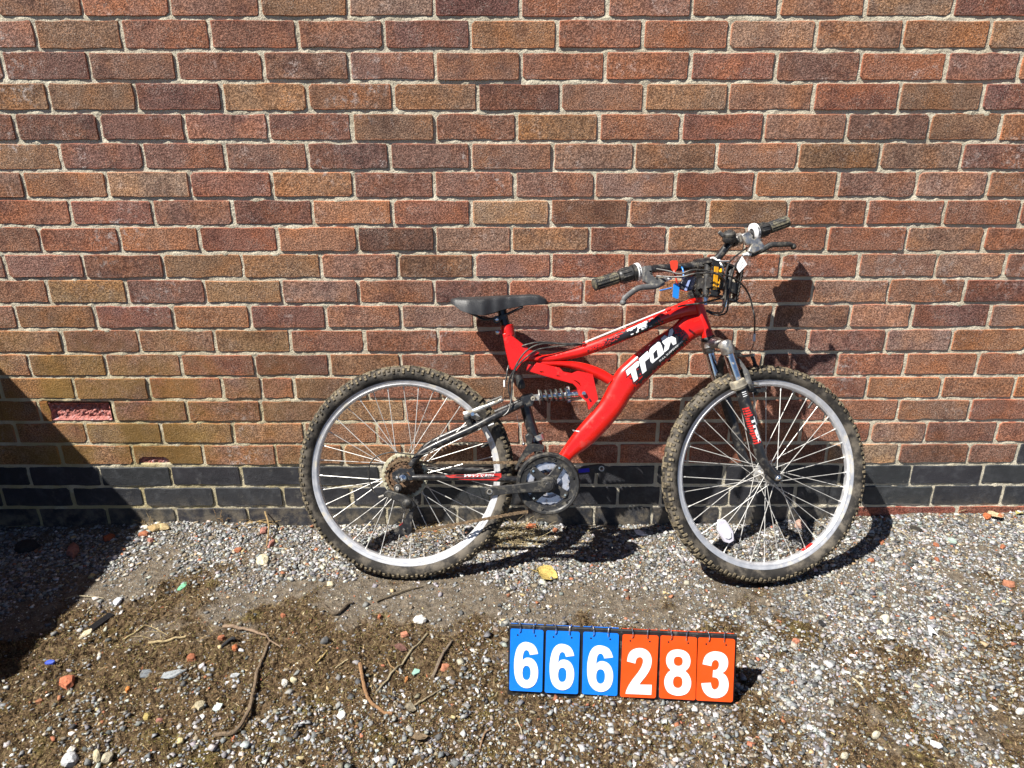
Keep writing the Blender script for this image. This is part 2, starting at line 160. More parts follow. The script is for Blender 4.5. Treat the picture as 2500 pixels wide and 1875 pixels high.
ROWS={
0:([-1.3695,-1.1381,-0.9054,-0.6638,-0.4295,-0.2004,0.031,0.2639,0.4914,0.7247,0.9583,1.1943,1.4283],'MRMBPDRMMBTD'),
1:([-1.5148,-1.2791,-1.0443,-0.8071,-0.5707,-0.3373,-0.1049,0.1322,0.3641,0.5973,0.8329,1.0699,1.3049,1.5391],'MBRRMDORRTBOT'),
2:([-1.6201,-1.3834,-1.1476,-0.9104,-0.673,-0.4365,-0.2008,0.034,0.2645,0.4997,0.7352,0.9664,1.2047,1.407,1.6445],'MDMRMMMRRRDRMO'),
3:([-1.5161,-1.2771,-1.0367,-0.7961,-0.5587,-0.3198,-0.0864,0.1449,0.3776,0.6128,0.8506,1.0897,1.3234,1.5641],'BBDBOBDMBBRBD'),
4:([-1.6255,-1.3867,-1.1512,-0.9119,-0.6771,-0.442,-0.2078,0.022,0.2543,0.488,0.7208,0.955,1.1906,1.3915,1.6263],'DDDMDMRORRMDBO'),
5:([-1.5127,-1.2788,-1.0434,-0.8089,-0.5754,-0.3405,-0.1089,0.1253,0.3585,0.5943,0.8292,1.0643,1.2985,1.5364],'BDMMDMMPBBBPD'),
6:([-1.6404,-1.4022,-1.1626,-0.9204,-0.685,-0.4495,-0.216,0.0165,0.2492,0.4833,0.7152,0.9546,1.1846,1.391,1.6286],'MOPRORMMPROMPB'),
7:([-1.5189,-1.2834,-1.0416,-0.8093,-0.5743,-0.3415,-0.1108,0.1212,0.3523,0.5848,0.8199,1.0528,1.2811,1.5072,1.7469],'RRMDORTRMBRRRR'),
8:([-1.626,-1.3911,-1.156,-0.9183,-0.6876,-0.4506,-0.2195,0.0082,0.2397,0.4715,0.7047,0.9491,1.1852,1.419,1.6592],'RROROdMBRBRRMR'),
9:([-1.7488,-1.5134,-1.2791,-1.0396,-0.8023,-0.5661,-0.3346,-0.1041,0.1267,0.3551,0.59,0.8201,1.0554,1.2921,1.5005,1.7426],'MMDYBMBMRRRRMPR'),
10:([-1.6408,-1.4023,-1.1636,-0.926,-0.6906,-0.4574,-0.2278,-0.0018,0.227,0.4534,0.6851,0.9282,1.1603,1.3926,1.6327],'RYDYPBDRRORPRD'),
11:([-1.7558,-1.5182,-1.2753,-1.0347,-0.799,-0.5656,-0.3332,-0.1069,0.1259,0.3551,0.5858,0.8179,1.0554,1.2473,1.4902,1.7295],'MBDODMPDMRRMPDM'),
12:([-1.6313,-1.3932,-1.1548,-0.9188,-0.6826,-0.4512,-0.221,0.0134,0.2402,0.4723,0.706,0.936,1.179,1.3875,1.6285],'BMBYRRRDRRRMPO'),
13:([-1.7506,-1.5148,-1.2736,-1.0374,-0.8035,-0.5694,-0.3429,-0.1162,0.1198,0.3456,0.5716,0.8017,1.0398,1.2559,1.4879,1.7266],'YYMRDYRRRBRDROR'),
14:([-1.6259,-1.3897,-1.152,-0.9167,-0.7924,-0.6864,-0.4533,-0.22,0.0096,0.2393,0.4548,0.6863,0.9166,1.1485,1.3898,1.6233,1.8532],'YBRMRBRBRRRRROOO'),
15:([-1.7576,-1.5187,-1.2796,-1.0415,-0.802,-0.5675,-0.3381,-0.1033,0.1291,0.3272,0.5613,0.7956,1.0301,1.2648,1.4958,1.7282],'BRMBBYRDRRRRRMR'),
16:([-1.8453,-1.6143,-1.383,-1.1383,-0.904,-0.6708,-0.4321,-0.1986,0.0365,0.2677,0.4884,0.7227,0.9586,1.1893,1.3702,1.6039,1.8432],'BBYYBBBRRRRRRPMR'),
17:([-1.7224,-1.4845,-1.2451,-1.0135,-0.7737,-0.5499,-0.3517,-0.1127,0.1252,0.3633,0.5948,0.8265,1.0584,1.2946,1.531,1.6923,1.9195],'YYYBBOBRRRRRTMMK'),
18:([-1.8449,-1.6057,-1.3704,-1.1336,-0.8979,-0.6565,-0.4314,-0.1897,0.0509,0.2917,0.4942,0.7229,0.9188,1.112,1.3523,1.5928,1.8336],'K'*16),
19:([-1.9517,-1.7154,-1.4789,-1.2394,-0.9983,-0.7668,-0.535,-0.2961,-0.0598,0.1767,0.3688,0.5164,0.7478,0.9711,1.2014,1.4404,1.6795,1.9216],'K'*17),
20:([-1.8481,-1.609,-1.3739,-1.14,-0.8961,-0.6577,-0.419,-0.1801,0.059,0.2912,0.4884,0.721,0.9608,1.1867,1.54,1.7875,2.0283],'K'*13+'rrr'),
}
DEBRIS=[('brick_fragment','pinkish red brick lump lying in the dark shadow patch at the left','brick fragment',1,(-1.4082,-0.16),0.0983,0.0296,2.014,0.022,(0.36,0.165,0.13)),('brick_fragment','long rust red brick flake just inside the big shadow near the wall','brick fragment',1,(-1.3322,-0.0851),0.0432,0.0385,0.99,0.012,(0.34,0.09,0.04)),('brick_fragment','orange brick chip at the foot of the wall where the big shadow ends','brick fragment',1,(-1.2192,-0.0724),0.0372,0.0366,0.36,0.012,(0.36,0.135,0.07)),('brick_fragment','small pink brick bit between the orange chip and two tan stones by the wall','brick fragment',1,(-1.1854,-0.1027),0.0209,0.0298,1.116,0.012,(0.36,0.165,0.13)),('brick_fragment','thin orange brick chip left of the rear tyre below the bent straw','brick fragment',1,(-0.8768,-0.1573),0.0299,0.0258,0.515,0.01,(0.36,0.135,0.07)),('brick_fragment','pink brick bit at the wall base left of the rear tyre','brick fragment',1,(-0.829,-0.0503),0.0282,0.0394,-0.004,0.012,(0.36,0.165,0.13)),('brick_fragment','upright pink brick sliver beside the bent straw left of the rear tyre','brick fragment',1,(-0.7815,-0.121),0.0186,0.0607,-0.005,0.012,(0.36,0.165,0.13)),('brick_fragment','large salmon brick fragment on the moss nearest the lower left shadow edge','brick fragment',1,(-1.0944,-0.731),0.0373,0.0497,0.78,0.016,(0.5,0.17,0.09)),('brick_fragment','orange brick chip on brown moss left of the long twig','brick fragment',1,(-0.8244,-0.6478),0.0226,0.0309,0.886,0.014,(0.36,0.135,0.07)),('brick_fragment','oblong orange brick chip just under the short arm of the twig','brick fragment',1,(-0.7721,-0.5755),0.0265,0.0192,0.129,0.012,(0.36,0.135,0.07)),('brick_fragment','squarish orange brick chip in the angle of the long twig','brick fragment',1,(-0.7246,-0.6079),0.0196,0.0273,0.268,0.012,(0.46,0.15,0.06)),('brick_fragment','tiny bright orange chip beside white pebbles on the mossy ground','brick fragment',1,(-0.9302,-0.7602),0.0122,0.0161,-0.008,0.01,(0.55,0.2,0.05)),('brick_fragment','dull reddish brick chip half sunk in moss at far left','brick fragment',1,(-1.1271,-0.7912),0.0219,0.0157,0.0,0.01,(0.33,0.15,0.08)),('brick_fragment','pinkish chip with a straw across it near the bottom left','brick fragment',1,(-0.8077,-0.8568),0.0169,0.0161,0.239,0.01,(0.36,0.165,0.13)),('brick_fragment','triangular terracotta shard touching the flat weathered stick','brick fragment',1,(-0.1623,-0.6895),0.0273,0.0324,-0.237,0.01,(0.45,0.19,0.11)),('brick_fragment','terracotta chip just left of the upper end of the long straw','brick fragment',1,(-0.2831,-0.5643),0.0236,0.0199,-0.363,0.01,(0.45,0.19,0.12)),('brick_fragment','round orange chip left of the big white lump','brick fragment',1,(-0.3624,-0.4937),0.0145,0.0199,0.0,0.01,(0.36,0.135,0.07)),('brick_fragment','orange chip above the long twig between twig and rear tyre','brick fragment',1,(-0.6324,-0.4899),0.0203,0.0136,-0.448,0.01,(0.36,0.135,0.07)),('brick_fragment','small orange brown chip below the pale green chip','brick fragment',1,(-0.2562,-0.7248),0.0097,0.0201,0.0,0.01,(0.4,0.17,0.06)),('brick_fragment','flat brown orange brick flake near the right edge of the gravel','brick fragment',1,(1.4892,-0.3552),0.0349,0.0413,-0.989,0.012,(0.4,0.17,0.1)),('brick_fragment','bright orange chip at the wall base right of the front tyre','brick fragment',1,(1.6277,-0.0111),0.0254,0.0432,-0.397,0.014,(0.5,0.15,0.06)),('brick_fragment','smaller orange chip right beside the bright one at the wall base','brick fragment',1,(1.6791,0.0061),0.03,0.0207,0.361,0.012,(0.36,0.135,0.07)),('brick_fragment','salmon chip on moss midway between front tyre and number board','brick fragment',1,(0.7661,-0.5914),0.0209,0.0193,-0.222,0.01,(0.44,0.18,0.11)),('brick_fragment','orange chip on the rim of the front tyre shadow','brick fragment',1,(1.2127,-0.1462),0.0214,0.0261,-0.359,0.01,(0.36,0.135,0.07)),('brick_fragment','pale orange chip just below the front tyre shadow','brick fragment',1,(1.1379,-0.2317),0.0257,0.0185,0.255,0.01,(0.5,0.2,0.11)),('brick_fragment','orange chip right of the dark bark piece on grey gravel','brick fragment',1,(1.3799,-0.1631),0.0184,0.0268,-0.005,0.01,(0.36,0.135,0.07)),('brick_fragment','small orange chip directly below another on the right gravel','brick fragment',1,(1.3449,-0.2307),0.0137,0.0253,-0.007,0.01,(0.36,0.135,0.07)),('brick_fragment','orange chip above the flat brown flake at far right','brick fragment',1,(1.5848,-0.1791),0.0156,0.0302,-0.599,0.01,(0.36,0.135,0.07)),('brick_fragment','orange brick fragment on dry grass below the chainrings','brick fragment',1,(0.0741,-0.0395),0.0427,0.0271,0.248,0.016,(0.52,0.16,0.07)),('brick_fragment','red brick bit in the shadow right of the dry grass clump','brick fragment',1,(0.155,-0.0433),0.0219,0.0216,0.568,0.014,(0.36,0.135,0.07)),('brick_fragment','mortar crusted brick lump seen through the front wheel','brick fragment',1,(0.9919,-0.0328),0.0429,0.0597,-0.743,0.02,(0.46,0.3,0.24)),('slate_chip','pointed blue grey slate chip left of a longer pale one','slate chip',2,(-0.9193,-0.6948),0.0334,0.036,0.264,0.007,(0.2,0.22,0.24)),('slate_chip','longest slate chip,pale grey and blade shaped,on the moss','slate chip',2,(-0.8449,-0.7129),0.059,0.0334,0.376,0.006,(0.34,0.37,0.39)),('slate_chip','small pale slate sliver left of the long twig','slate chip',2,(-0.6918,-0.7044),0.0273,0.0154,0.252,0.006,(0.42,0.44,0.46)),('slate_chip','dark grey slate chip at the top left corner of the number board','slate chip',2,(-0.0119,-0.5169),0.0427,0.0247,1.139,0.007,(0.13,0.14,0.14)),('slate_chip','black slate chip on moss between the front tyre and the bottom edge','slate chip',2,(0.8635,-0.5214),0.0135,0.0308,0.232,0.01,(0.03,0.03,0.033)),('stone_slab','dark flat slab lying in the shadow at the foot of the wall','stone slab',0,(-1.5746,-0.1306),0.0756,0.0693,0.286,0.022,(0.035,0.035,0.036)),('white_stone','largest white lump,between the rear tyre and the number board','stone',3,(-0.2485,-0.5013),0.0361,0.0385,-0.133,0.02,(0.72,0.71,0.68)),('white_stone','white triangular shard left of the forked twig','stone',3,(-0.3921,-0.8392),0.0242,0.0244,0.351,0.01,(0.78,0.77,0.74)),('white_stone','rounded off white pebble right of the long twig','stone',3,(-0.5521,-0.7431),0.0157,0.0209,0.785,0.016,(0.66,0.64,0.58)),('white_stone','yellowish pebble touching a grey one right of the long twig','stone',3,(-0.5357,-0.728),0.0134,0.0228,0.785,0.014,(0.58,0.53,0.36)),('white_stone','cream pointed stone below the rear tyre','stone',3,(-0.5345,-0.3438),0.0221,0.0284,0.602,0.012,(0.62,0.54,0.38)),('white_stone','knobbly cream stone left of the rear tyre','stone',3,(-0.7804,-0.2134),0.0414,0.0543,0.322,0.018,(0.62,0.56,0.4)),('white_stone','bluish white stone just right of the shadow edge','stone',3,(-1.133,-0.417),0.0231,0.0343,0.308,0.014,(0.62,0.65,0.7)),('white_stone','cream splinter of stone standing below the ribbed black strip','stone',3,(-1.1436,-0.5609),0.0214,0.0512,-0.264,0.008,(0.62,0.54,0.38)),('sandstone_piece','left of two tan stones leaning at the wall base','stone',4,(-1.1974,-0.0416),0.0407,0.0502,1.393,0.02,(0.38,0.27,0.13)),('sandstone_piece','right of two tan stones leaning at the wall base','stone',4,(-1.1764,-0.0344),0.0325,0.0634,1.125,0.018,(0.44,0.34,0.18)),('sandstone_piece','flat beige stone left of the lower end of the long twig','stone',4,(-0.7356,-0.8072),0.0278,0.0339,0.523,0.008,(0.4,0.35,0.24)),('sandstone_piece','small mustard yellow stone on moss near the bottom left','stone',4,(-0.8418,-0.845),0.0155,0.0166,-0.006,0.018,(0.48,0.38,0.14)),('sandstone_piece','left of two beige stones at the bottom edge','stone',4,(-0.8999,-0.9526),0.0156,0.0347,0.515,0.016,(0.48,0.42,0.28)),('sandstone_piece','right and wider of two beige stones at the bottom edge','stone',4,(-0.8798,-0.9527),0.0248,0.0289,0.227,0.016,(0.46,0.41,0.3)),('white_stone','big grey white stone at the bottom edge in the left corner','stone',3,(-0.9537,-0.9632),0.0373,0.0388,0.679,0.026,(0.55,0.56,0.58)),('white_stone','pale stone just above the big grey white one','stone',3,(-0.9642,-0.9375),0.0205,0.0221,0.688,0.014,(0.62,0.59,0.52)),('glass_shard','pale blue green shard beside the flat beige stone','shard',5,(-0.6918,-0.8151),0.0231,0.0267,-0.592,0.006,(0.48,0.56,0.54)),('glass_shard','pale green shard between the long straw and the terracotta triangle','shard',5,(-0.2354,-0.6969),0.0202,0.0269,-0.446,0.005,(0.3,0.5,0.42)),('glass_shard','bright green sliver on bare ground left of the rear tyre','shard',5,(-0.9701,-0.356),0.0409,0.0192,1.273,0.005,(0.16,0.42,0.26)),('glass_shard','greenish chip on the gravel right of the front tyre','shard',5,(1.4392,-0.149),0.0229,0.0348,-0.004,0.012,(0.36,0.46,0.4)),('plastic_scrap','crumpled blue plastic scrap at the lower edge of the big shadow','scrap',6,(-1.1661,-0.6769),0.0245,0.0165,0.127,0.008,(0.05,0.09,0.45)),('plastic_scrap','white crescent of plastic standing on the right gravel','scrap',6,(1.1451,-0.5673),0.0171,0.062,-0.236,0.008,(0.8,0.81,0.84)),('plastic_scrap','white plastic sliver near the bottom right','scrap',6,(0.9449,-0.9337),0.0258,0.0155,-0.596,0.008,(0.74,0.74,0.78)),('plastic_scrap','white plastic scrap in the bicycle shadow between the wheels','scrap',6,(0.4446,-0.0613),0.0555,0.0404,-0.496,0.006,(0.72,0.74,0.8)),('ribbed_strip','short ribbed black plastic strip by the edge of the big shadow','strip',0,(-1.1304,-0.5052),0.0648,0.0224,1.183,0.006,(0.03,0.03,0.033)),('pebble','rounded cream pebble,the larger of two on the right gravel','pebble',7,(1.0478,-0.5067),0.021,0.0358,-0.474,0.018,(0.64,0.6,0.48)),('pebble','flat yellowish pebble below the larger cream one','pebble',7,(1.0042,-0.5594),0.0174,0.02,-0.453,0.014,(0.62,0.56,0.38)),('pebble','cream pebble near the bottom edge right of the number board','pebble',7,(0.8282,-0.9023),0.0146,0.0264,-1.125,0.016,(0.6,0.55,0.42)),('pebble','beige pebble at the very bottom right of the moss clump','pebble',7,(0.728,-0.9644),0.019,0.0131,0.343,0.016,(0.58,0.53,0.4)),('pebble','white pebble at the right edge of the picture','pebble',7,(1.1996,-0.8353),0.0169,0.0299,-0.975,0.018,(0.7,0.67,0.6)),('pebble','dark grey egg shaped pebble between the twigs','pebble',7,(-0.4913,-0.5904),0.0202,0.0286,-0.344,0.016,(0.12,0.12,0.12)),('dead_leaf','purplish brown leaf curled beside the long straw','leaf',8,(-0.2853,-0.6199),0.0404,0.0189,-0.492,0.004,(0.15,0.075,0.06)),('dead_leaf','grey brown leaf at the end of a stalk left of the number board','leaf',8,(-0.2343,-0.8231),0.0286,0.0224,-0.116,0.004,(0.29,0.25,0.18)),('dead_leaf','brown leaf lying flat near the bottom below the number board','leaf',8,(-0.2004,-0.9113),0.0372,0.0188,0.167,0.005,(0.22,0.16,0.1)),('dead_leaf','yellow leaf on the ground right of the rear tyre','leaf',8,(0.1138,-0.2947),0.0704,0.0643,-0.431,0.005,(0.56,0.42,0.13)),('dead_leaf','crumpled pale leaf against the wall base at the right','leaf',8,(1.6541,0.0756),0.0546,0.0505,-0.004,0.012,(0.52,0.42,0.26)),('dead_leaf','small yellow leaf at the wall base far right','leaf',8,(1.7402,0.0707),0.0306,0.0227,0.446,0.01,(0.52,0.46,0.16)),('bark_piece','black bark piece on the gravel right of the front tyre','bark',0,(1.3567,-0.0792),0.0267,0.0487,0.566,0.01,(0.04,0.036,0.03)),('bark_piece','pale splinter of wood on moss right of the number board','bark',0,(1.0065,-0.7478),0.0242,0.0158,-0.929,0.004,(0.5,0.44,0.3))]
TWIGS=[('twig','short upper arm of the long bent twig at lower left','twig',9,[(-0.7817,-0.5321),(-0.7443,-0.541),(-0.7051,-0.5493),(-0.6613,-0.5727),(-0.6392,-0.5858),(-0.6031,-0.6096)],0.0109,0.0031,(0.27,0.19,0.13)),('twig','long bent twig with a hooked lower end at lower left','twig',9,[(-0.6395,-0.5877),(-0.6353,-0.6394),(-0.6329,-0.6989),(-0.6207,-0.7603),(-0.613,-0.8129),(-0.6129,-0.8527),(-0.6143,-0.8815),(-0.6273,-0.8978),(-0.649,-0.9),(-0.6662,-0.8963)],0.007,0.0109,(0.2,0.145,0.095)),('twig','forked reddish twig bent like a hockey stick','twig',9,[(-0.3814,-0.6749),(-0.3739,-0.7),(-0.3622,-0.7352),(-0.3478,-0.7775),(-0.3308,-0.81),(-0.3001,-0.8279),(-0.272,-0.8424)],0.0102,0.0072,(0.3,0.17,0.085)),('twig','short side shoot lying in the bend of the hockey stick twig','twig',9,[(-0.3442,-0.7796),(-0.3501,-0.7566),(-0.3594,-0.7331)],0.0042,0.0048,(0.28,0.16,0.08)),('straw','longest straight straw,slanting between the rear tyre and the board','straw',10,[(-0.3238,-0.7714),(-0.2966,-0.7136),(-0.2609,-0.6403),(-0.2223,-0.5599)],0.006,0.006,(0.3,0.25,0.16)),('twig','flat weathered stick left of the number board','twig',9,[(-0.1921,-0.7207),(-0.1774,-0.6688),(-0.1612,-0.6214),(-0.1503,-0.5943)],0.0108,0.0048,(0.21,0.165,0.12)),('twig','little brown curl of twig crossing the long straw','twig',9,[(-0.3157,-0.6552),(-0.3022,-0.6776),(-0.2896,-0.6958),(-0.2767,-0.7057)],0.0042,0.003,(0.3,0.19,0.09)),('bark_strip','dark curled bark strip below the rear tyre','bark',0,[(-0.535,-0.4364),(-0.5121,-0.4624),(-0.4898,-0.4793),(-0.4753,-0.4625),(-0.463,-0.4338),(-0.4518,-0.4251)],0.0078,0.009,(0.13,0.1,0.07)),('twig','thin grey stick under the rear tyre','twig',9,[(-0.384,-0.4177),(-0.3433,-0.3897),(-0.3013,-0.3622),(-0.2566,-0.3423)],0.0072,0.003,(0.17,0.135,0.09)),('straw','stalk running up from the grey brown leaf','straw',10,[(-0.2323,-0.8104),(-0.2068,-0.7904),(-0.1833,-0.7761),(-0.1656,-0.7637)],0.0054,0.0024,(0.3,0.25,0.17)),('twig','small kinked twig below the number board','twig',9,[(-0.0428,-0.8746),(-0.0597,-0.9019),(-0.0669,-0.9422)],0.0048,0.0036,(0.3,0.19,0.11)),('straw','thin pale straw under the left card of the board','straw',10,[(0.0153,-0.8542),(0.0254,-0.8841),(0.0293,-0.9112)],0.0042,0.0018,(0.44,0.38,0.26)),('straw','pale straw lying level on the moss near the shadow','straw',10,[(-0.9643,-0.5845),(-0.9168,-0.5814),(-0.8677,-0.5712)],0.007,0.0054,(0.46,0.36,0.2)),('straw','upright bent straw at the wall base left of the rear tyre','straw',10,[(-0.833,0.0102),(-0.8067,-0.0586),(-0.7912,-0.1384)],0.0054,0.0047,(0.36,0.25,0.12)),('straw','straw lying along the wall base left of the rear tyre','straw',10,[(-0.8948,-0.0111),(-0.8583,-0.0005),(-0.8114,0.0243)],0.0054,0.0039,(0.4,0.28,0.13)),('twig','black stick by the squarish orange chip','twig',9,[(-0.7327,-0.5854),(-0.7611,-0.6045)],0.0093,0.007,(0.035,0.035,0.038)),('straw','thin curved straw crossing the edge of the big shadow','straw',10,[(-1.2809,-0.4149),(-1.2656,-0.3997),(-1.2316,-0.3998),(-1.1785,-0.4039)],0.0031,0.0031,(0.42,0.36,0.24)),('straw','yellow straw between the ribbed strip and the wall','straw',10,[(-1.039,-0.5731),(-1.019,-0.5547),(-1.0011,-0.5264)],0.0039,0.0031,(0.48,0.4,0.2)),('straw','short pale straw on moss right of the number board','straw',10,[(0.8549,-0.7276),(0.8584,-0.7472),(0.8625,-0.769)],0.0047,0.0039,(0.5,0.43,0.28)),('straw','straw pointing out of the front tyre shadow','straw',10,[(1.2885,-0.0666),(1.3036,-0.0972),(1.3157,-0.132)],0.0062,0.0031,(0.36,0.31,0.22)),('straw','stub of straw under the white crescent','straw',10,[(1.1489,-0.6216),(1.1336,-0.6464)],0.0054,0.0039,(0.45,0.38,0.24)),('straw','golden straw right of the dark egg shaped pebble','straw',10,[(-0.4948,-0.6676),(-0.4839,-0.6512),(-0.4754,-0.6308)],0.0042,0.003,(0.52,0.38,0.16)),('straw','straw tip between golden straw and hockey stick twig','straw',10,[(-0.4434,-0.6816),(-0.431,-0.6632),(-0.4161,-0.6548)],0.0036,0.003,(0.44,0.36,0.22))]
BOARD=[(-0.005, -0.7739), (0.5329, -0.8143)]
# ------------------------------------------------------------------ numpy noise
def vnoise(x, y, seed=0):
    xi = np.floor(x).astype(np.int64); yi = np.floor(y).astype(np.int64)
    xf = x - xi; yf = y - yi
    def h(a, b):
        n = (a * 374761393 + b * 668265263 + seed * 974711) & 0x7fffffff
        n = ((n ^ (n >> 13)) * 1274126177) & 0x7fffffff
        return ((n ^ (n >> 16)) & 0xffff) / 65535.0
    u = xf * xf * (3 - 2 * xf); v = yf * yf * (3 - 2 * yf)
    return (h(xi, yi) * (1 - u) + h(xi + 1, yi) * u) * (1 - v) + (h(xi, yi + 1) * (1 - u) + h(xi + 1, yi + 1) * u) * v
def fbm(x, y, f, seed=0, oct=4):
    x = np.asarray(x, float); y = np.asarray(y, float)
    s = 0; a = 0.5; t = 0
    for i in range(oct):
        s = s + a * vnoise(x * f + 17.3 * i, y * f - 9.1 * i, seed + i); t += a; a *= .55; f *= 2.05
    return s / t
def smooth(a, b, x):
    t = np.clip((x - a) / (b - a), 0, 1); return t * t * (3 - 2 * t)
def gz(x, y):
    """height of the ground: banked up against the wall on the right, lumpy"""
    x = np.asarray(x, float); y = np.asarray(y, float)
    h = .040 * smooth(.75, 1.5, x) * np.exp(-(np.abs(y) / .22) ** 1.5)
    h = h + (.002 + .013 * smooth(.40, .72, fbm(x, y * .3, 4.5, 33, 3))) * np.exp(-(np.abs(y) / .085) ** 2)
    near = 1 - smooth(2.0, 4.0, np.hypot(x, y))
    h = h + near * ((fbm(x, y, 3.0, 3) - .5) * .016 + (fbm(x, y, 14, 8) - .5) * .008)
    h = h + near * moss(x, y) * ((fbm(x, y, 24, 21, 4) - .38) * .034)
    for cx, cy in ((-.312, -.30), (.775, -.345)):
        d = np.hypot(x - cx, (y - cy)); h = h * smooth(.02, .2, d) + (-.004) * (1 - smooth(.02, .2, d))
    return h
def moss(x, y):
    """how mossy (brown and green) the ground is"""
    n = fbm(x, y, 2.6, 40) * .6 + fbm(x, y, 9, 50) * .4
    bias = .16 * smooth(-.3, -.75, y) * smooth(.1, -.6, x) + .07 * smooth(-.4, -.7, y) - .16 * smooth(-.34, -.10, y) + .07 * smooth(.45, .8, x) * smooth(-.35, -.6, y)
    return smooth(.48, .60, n * .85 + fbm(x, y, 34, 60, 3) * .15 + bias)
def grav(x, y):
    """how thickly loose chippings lie"""
    n = fbm(x, y, 3.2, 70) * .55 + fbm(x, y, 11, 80) * .45
    bias = .14 * smooth(-.32, -.12, y) + .07 * smooth(.7, 1.1, x) - .04 * smooth(.0, -.8, x)
    bare = .22 * np.exp(-((x + .55) / .45) ** 2 - ((y + .42) / .12) ** 2) + .12 * np.exp(-((x - .15) / .6) ** 2 - ((y + .43) / .10) ** 2)
    return np.clip(smooth(.36, .66, n + bias - bare), .05, 1) * (1 - .60 * moss(x, y))
# ------------------------------------------------------------------ materials
def newmat(name):
    m = bpy.data.materials.new(name); m.use_nodes = True
    nt = m.node_tree; b = nt.nodes['Principled BSDF']
    return m, nt, b
def N(nt, t, **kw):
    n = nt.nodes.new(t)
    for k, v in kw.items():
        if k in ('inp',):
            for kk, vv in v.items(): n.inputs[kk].default_value = vv
        else: setattr(n, k, v)
    return n
def ramp(nt, fac, stops):
    r = nt.nodes.new('ShaderNodeValToRGB'); el = r.color_ramp.elements
    while len(el) < len(stops): el.new(.5)
    for e, (p, c) in zip(el, stops): e.position = p; e.color = (*c, 1) if len(c) == 3 else c
    nt.links.new(fac, r.inputs[0]); return r.outputs[0]
def mixc(nt, a, b, fac, mode='MIX'):
    m = nt.nodes.new('ShaderNodeMix'); m.data_type = 'RGBA'; m.blend_type = mode
    for s, v in ((m.inputs[0], fac), (m.inputs[6], a), (m.inputs[7], b)):
        if hasattr(v, 'is_output'): nt.links.new(v, s)
        elif isinstance(v, (int, float)): s.default_value = v
        else: s.default_value = (*v, 1) if len(v) == 3 else v
    return m.outputs[2]
def math_(nt, op, a, b=0.0):
    m = nt.nodes.new('ShaderNodeMath'); m.operation = op
    for s, v in ((m.inputs[0], a), (m.inputs[1], b)):
        if hasattr(v, 'is_output'): nt.links.new(v, s)
        else: s.default_value = v
    return m.outputs[0]
def mapr(nt, v, a, b, c=0.0, d=1.0):
    m = nt.nodes.new('ShaderNodeMapRange'); m.interpolation_type = 'SMOOTHSTEP'
    nt.links.new(v, m.inputs[0])
    for i, q in enumerate((a, b, c, d)): m.inputs[i + 1].default_value = q
    return m.outputs[0]
def noise(nt, vec, scale, detail=3.0, rough=.55):
    n = nt.nodes.new('ShaderNodeTexNoise'); n.inputs['Scale'].default_value = scale
    n.inputs['Detail'].default_value = detail; n.inputs['Roughness'].default_value = rough
    nt.links.new(vec, n.inputs['Vector']); return n.outputs[0]
def bump(nt, b, h, dist, strength=1.0):
    n = nt.nodes.new('ShaderNodeBump'); n.inputs['Strength'].default_value = strength; n.inputs['Distance'].default_value = dist
    nt.links.new(h, n.inputs['Height']); nt.links.new(n.outputs[0], b.inputs['Normal']); return n
def simple(name, col, rough=.5, metal=0.0, coat=0.0, var=.25, scale=60, dirt=None, dirt_amt=.4, dirt_scale=25, bmp=0.0, bscale=400, spec=.5):
    """paint, plastic, rubber or metal: colour with slight mottling, optional dust and fine relief"""
    m, nt, b = newmat(name)
    pos = N(nt, 'ShaderNodeNewGeometry').outputs['Position']
    n = noise(nt, pos, scale, 4)
    lo = tuple(c * (1 - var) for c in col); hi = tuple(min(1, c * (1 + var)) for c in col)
    c = ramp(nt, n, [(.3, lo), (.7, hi)])
    r = mapr(nt, n, .3, .7, max(.02, rough - .07), min(1, rough + .1))
    if dirt:
        d = mapr(nt, noise(nt, pos, dirt_scale, 6, .65), .62 - dirt_amt * .4, .72 - dirt_amt * .25)
        c = mixc(nt, c, dirt, d)
        r = math_(nt, 'MAXIMUM', r, math_(nt, 'MULTIPLY', d, .8))
        if metal:
            nt.links.new(math_(nt, 'MULTIPLY', math_(nt, 'SUBTRACT', 1.0, d), metal), b.inputs['Metallic'])
    nt.links.new(c, b.inputs['Base Color']); nt.links.new(r, b.inputs['Roughness'])
    if metal and not dirt: b.inputs['Metallic'].default_value = metal
    b.inputs['Coat Weight'].default_value = coat; b.inputs['Coat Roughness'].default_value = .06
    b.inputs['Specular IOR Level'].default_value = spec
    if bmp: bump(nt, b, noise(nt, pos, bscale, 3), bmp)
    return m
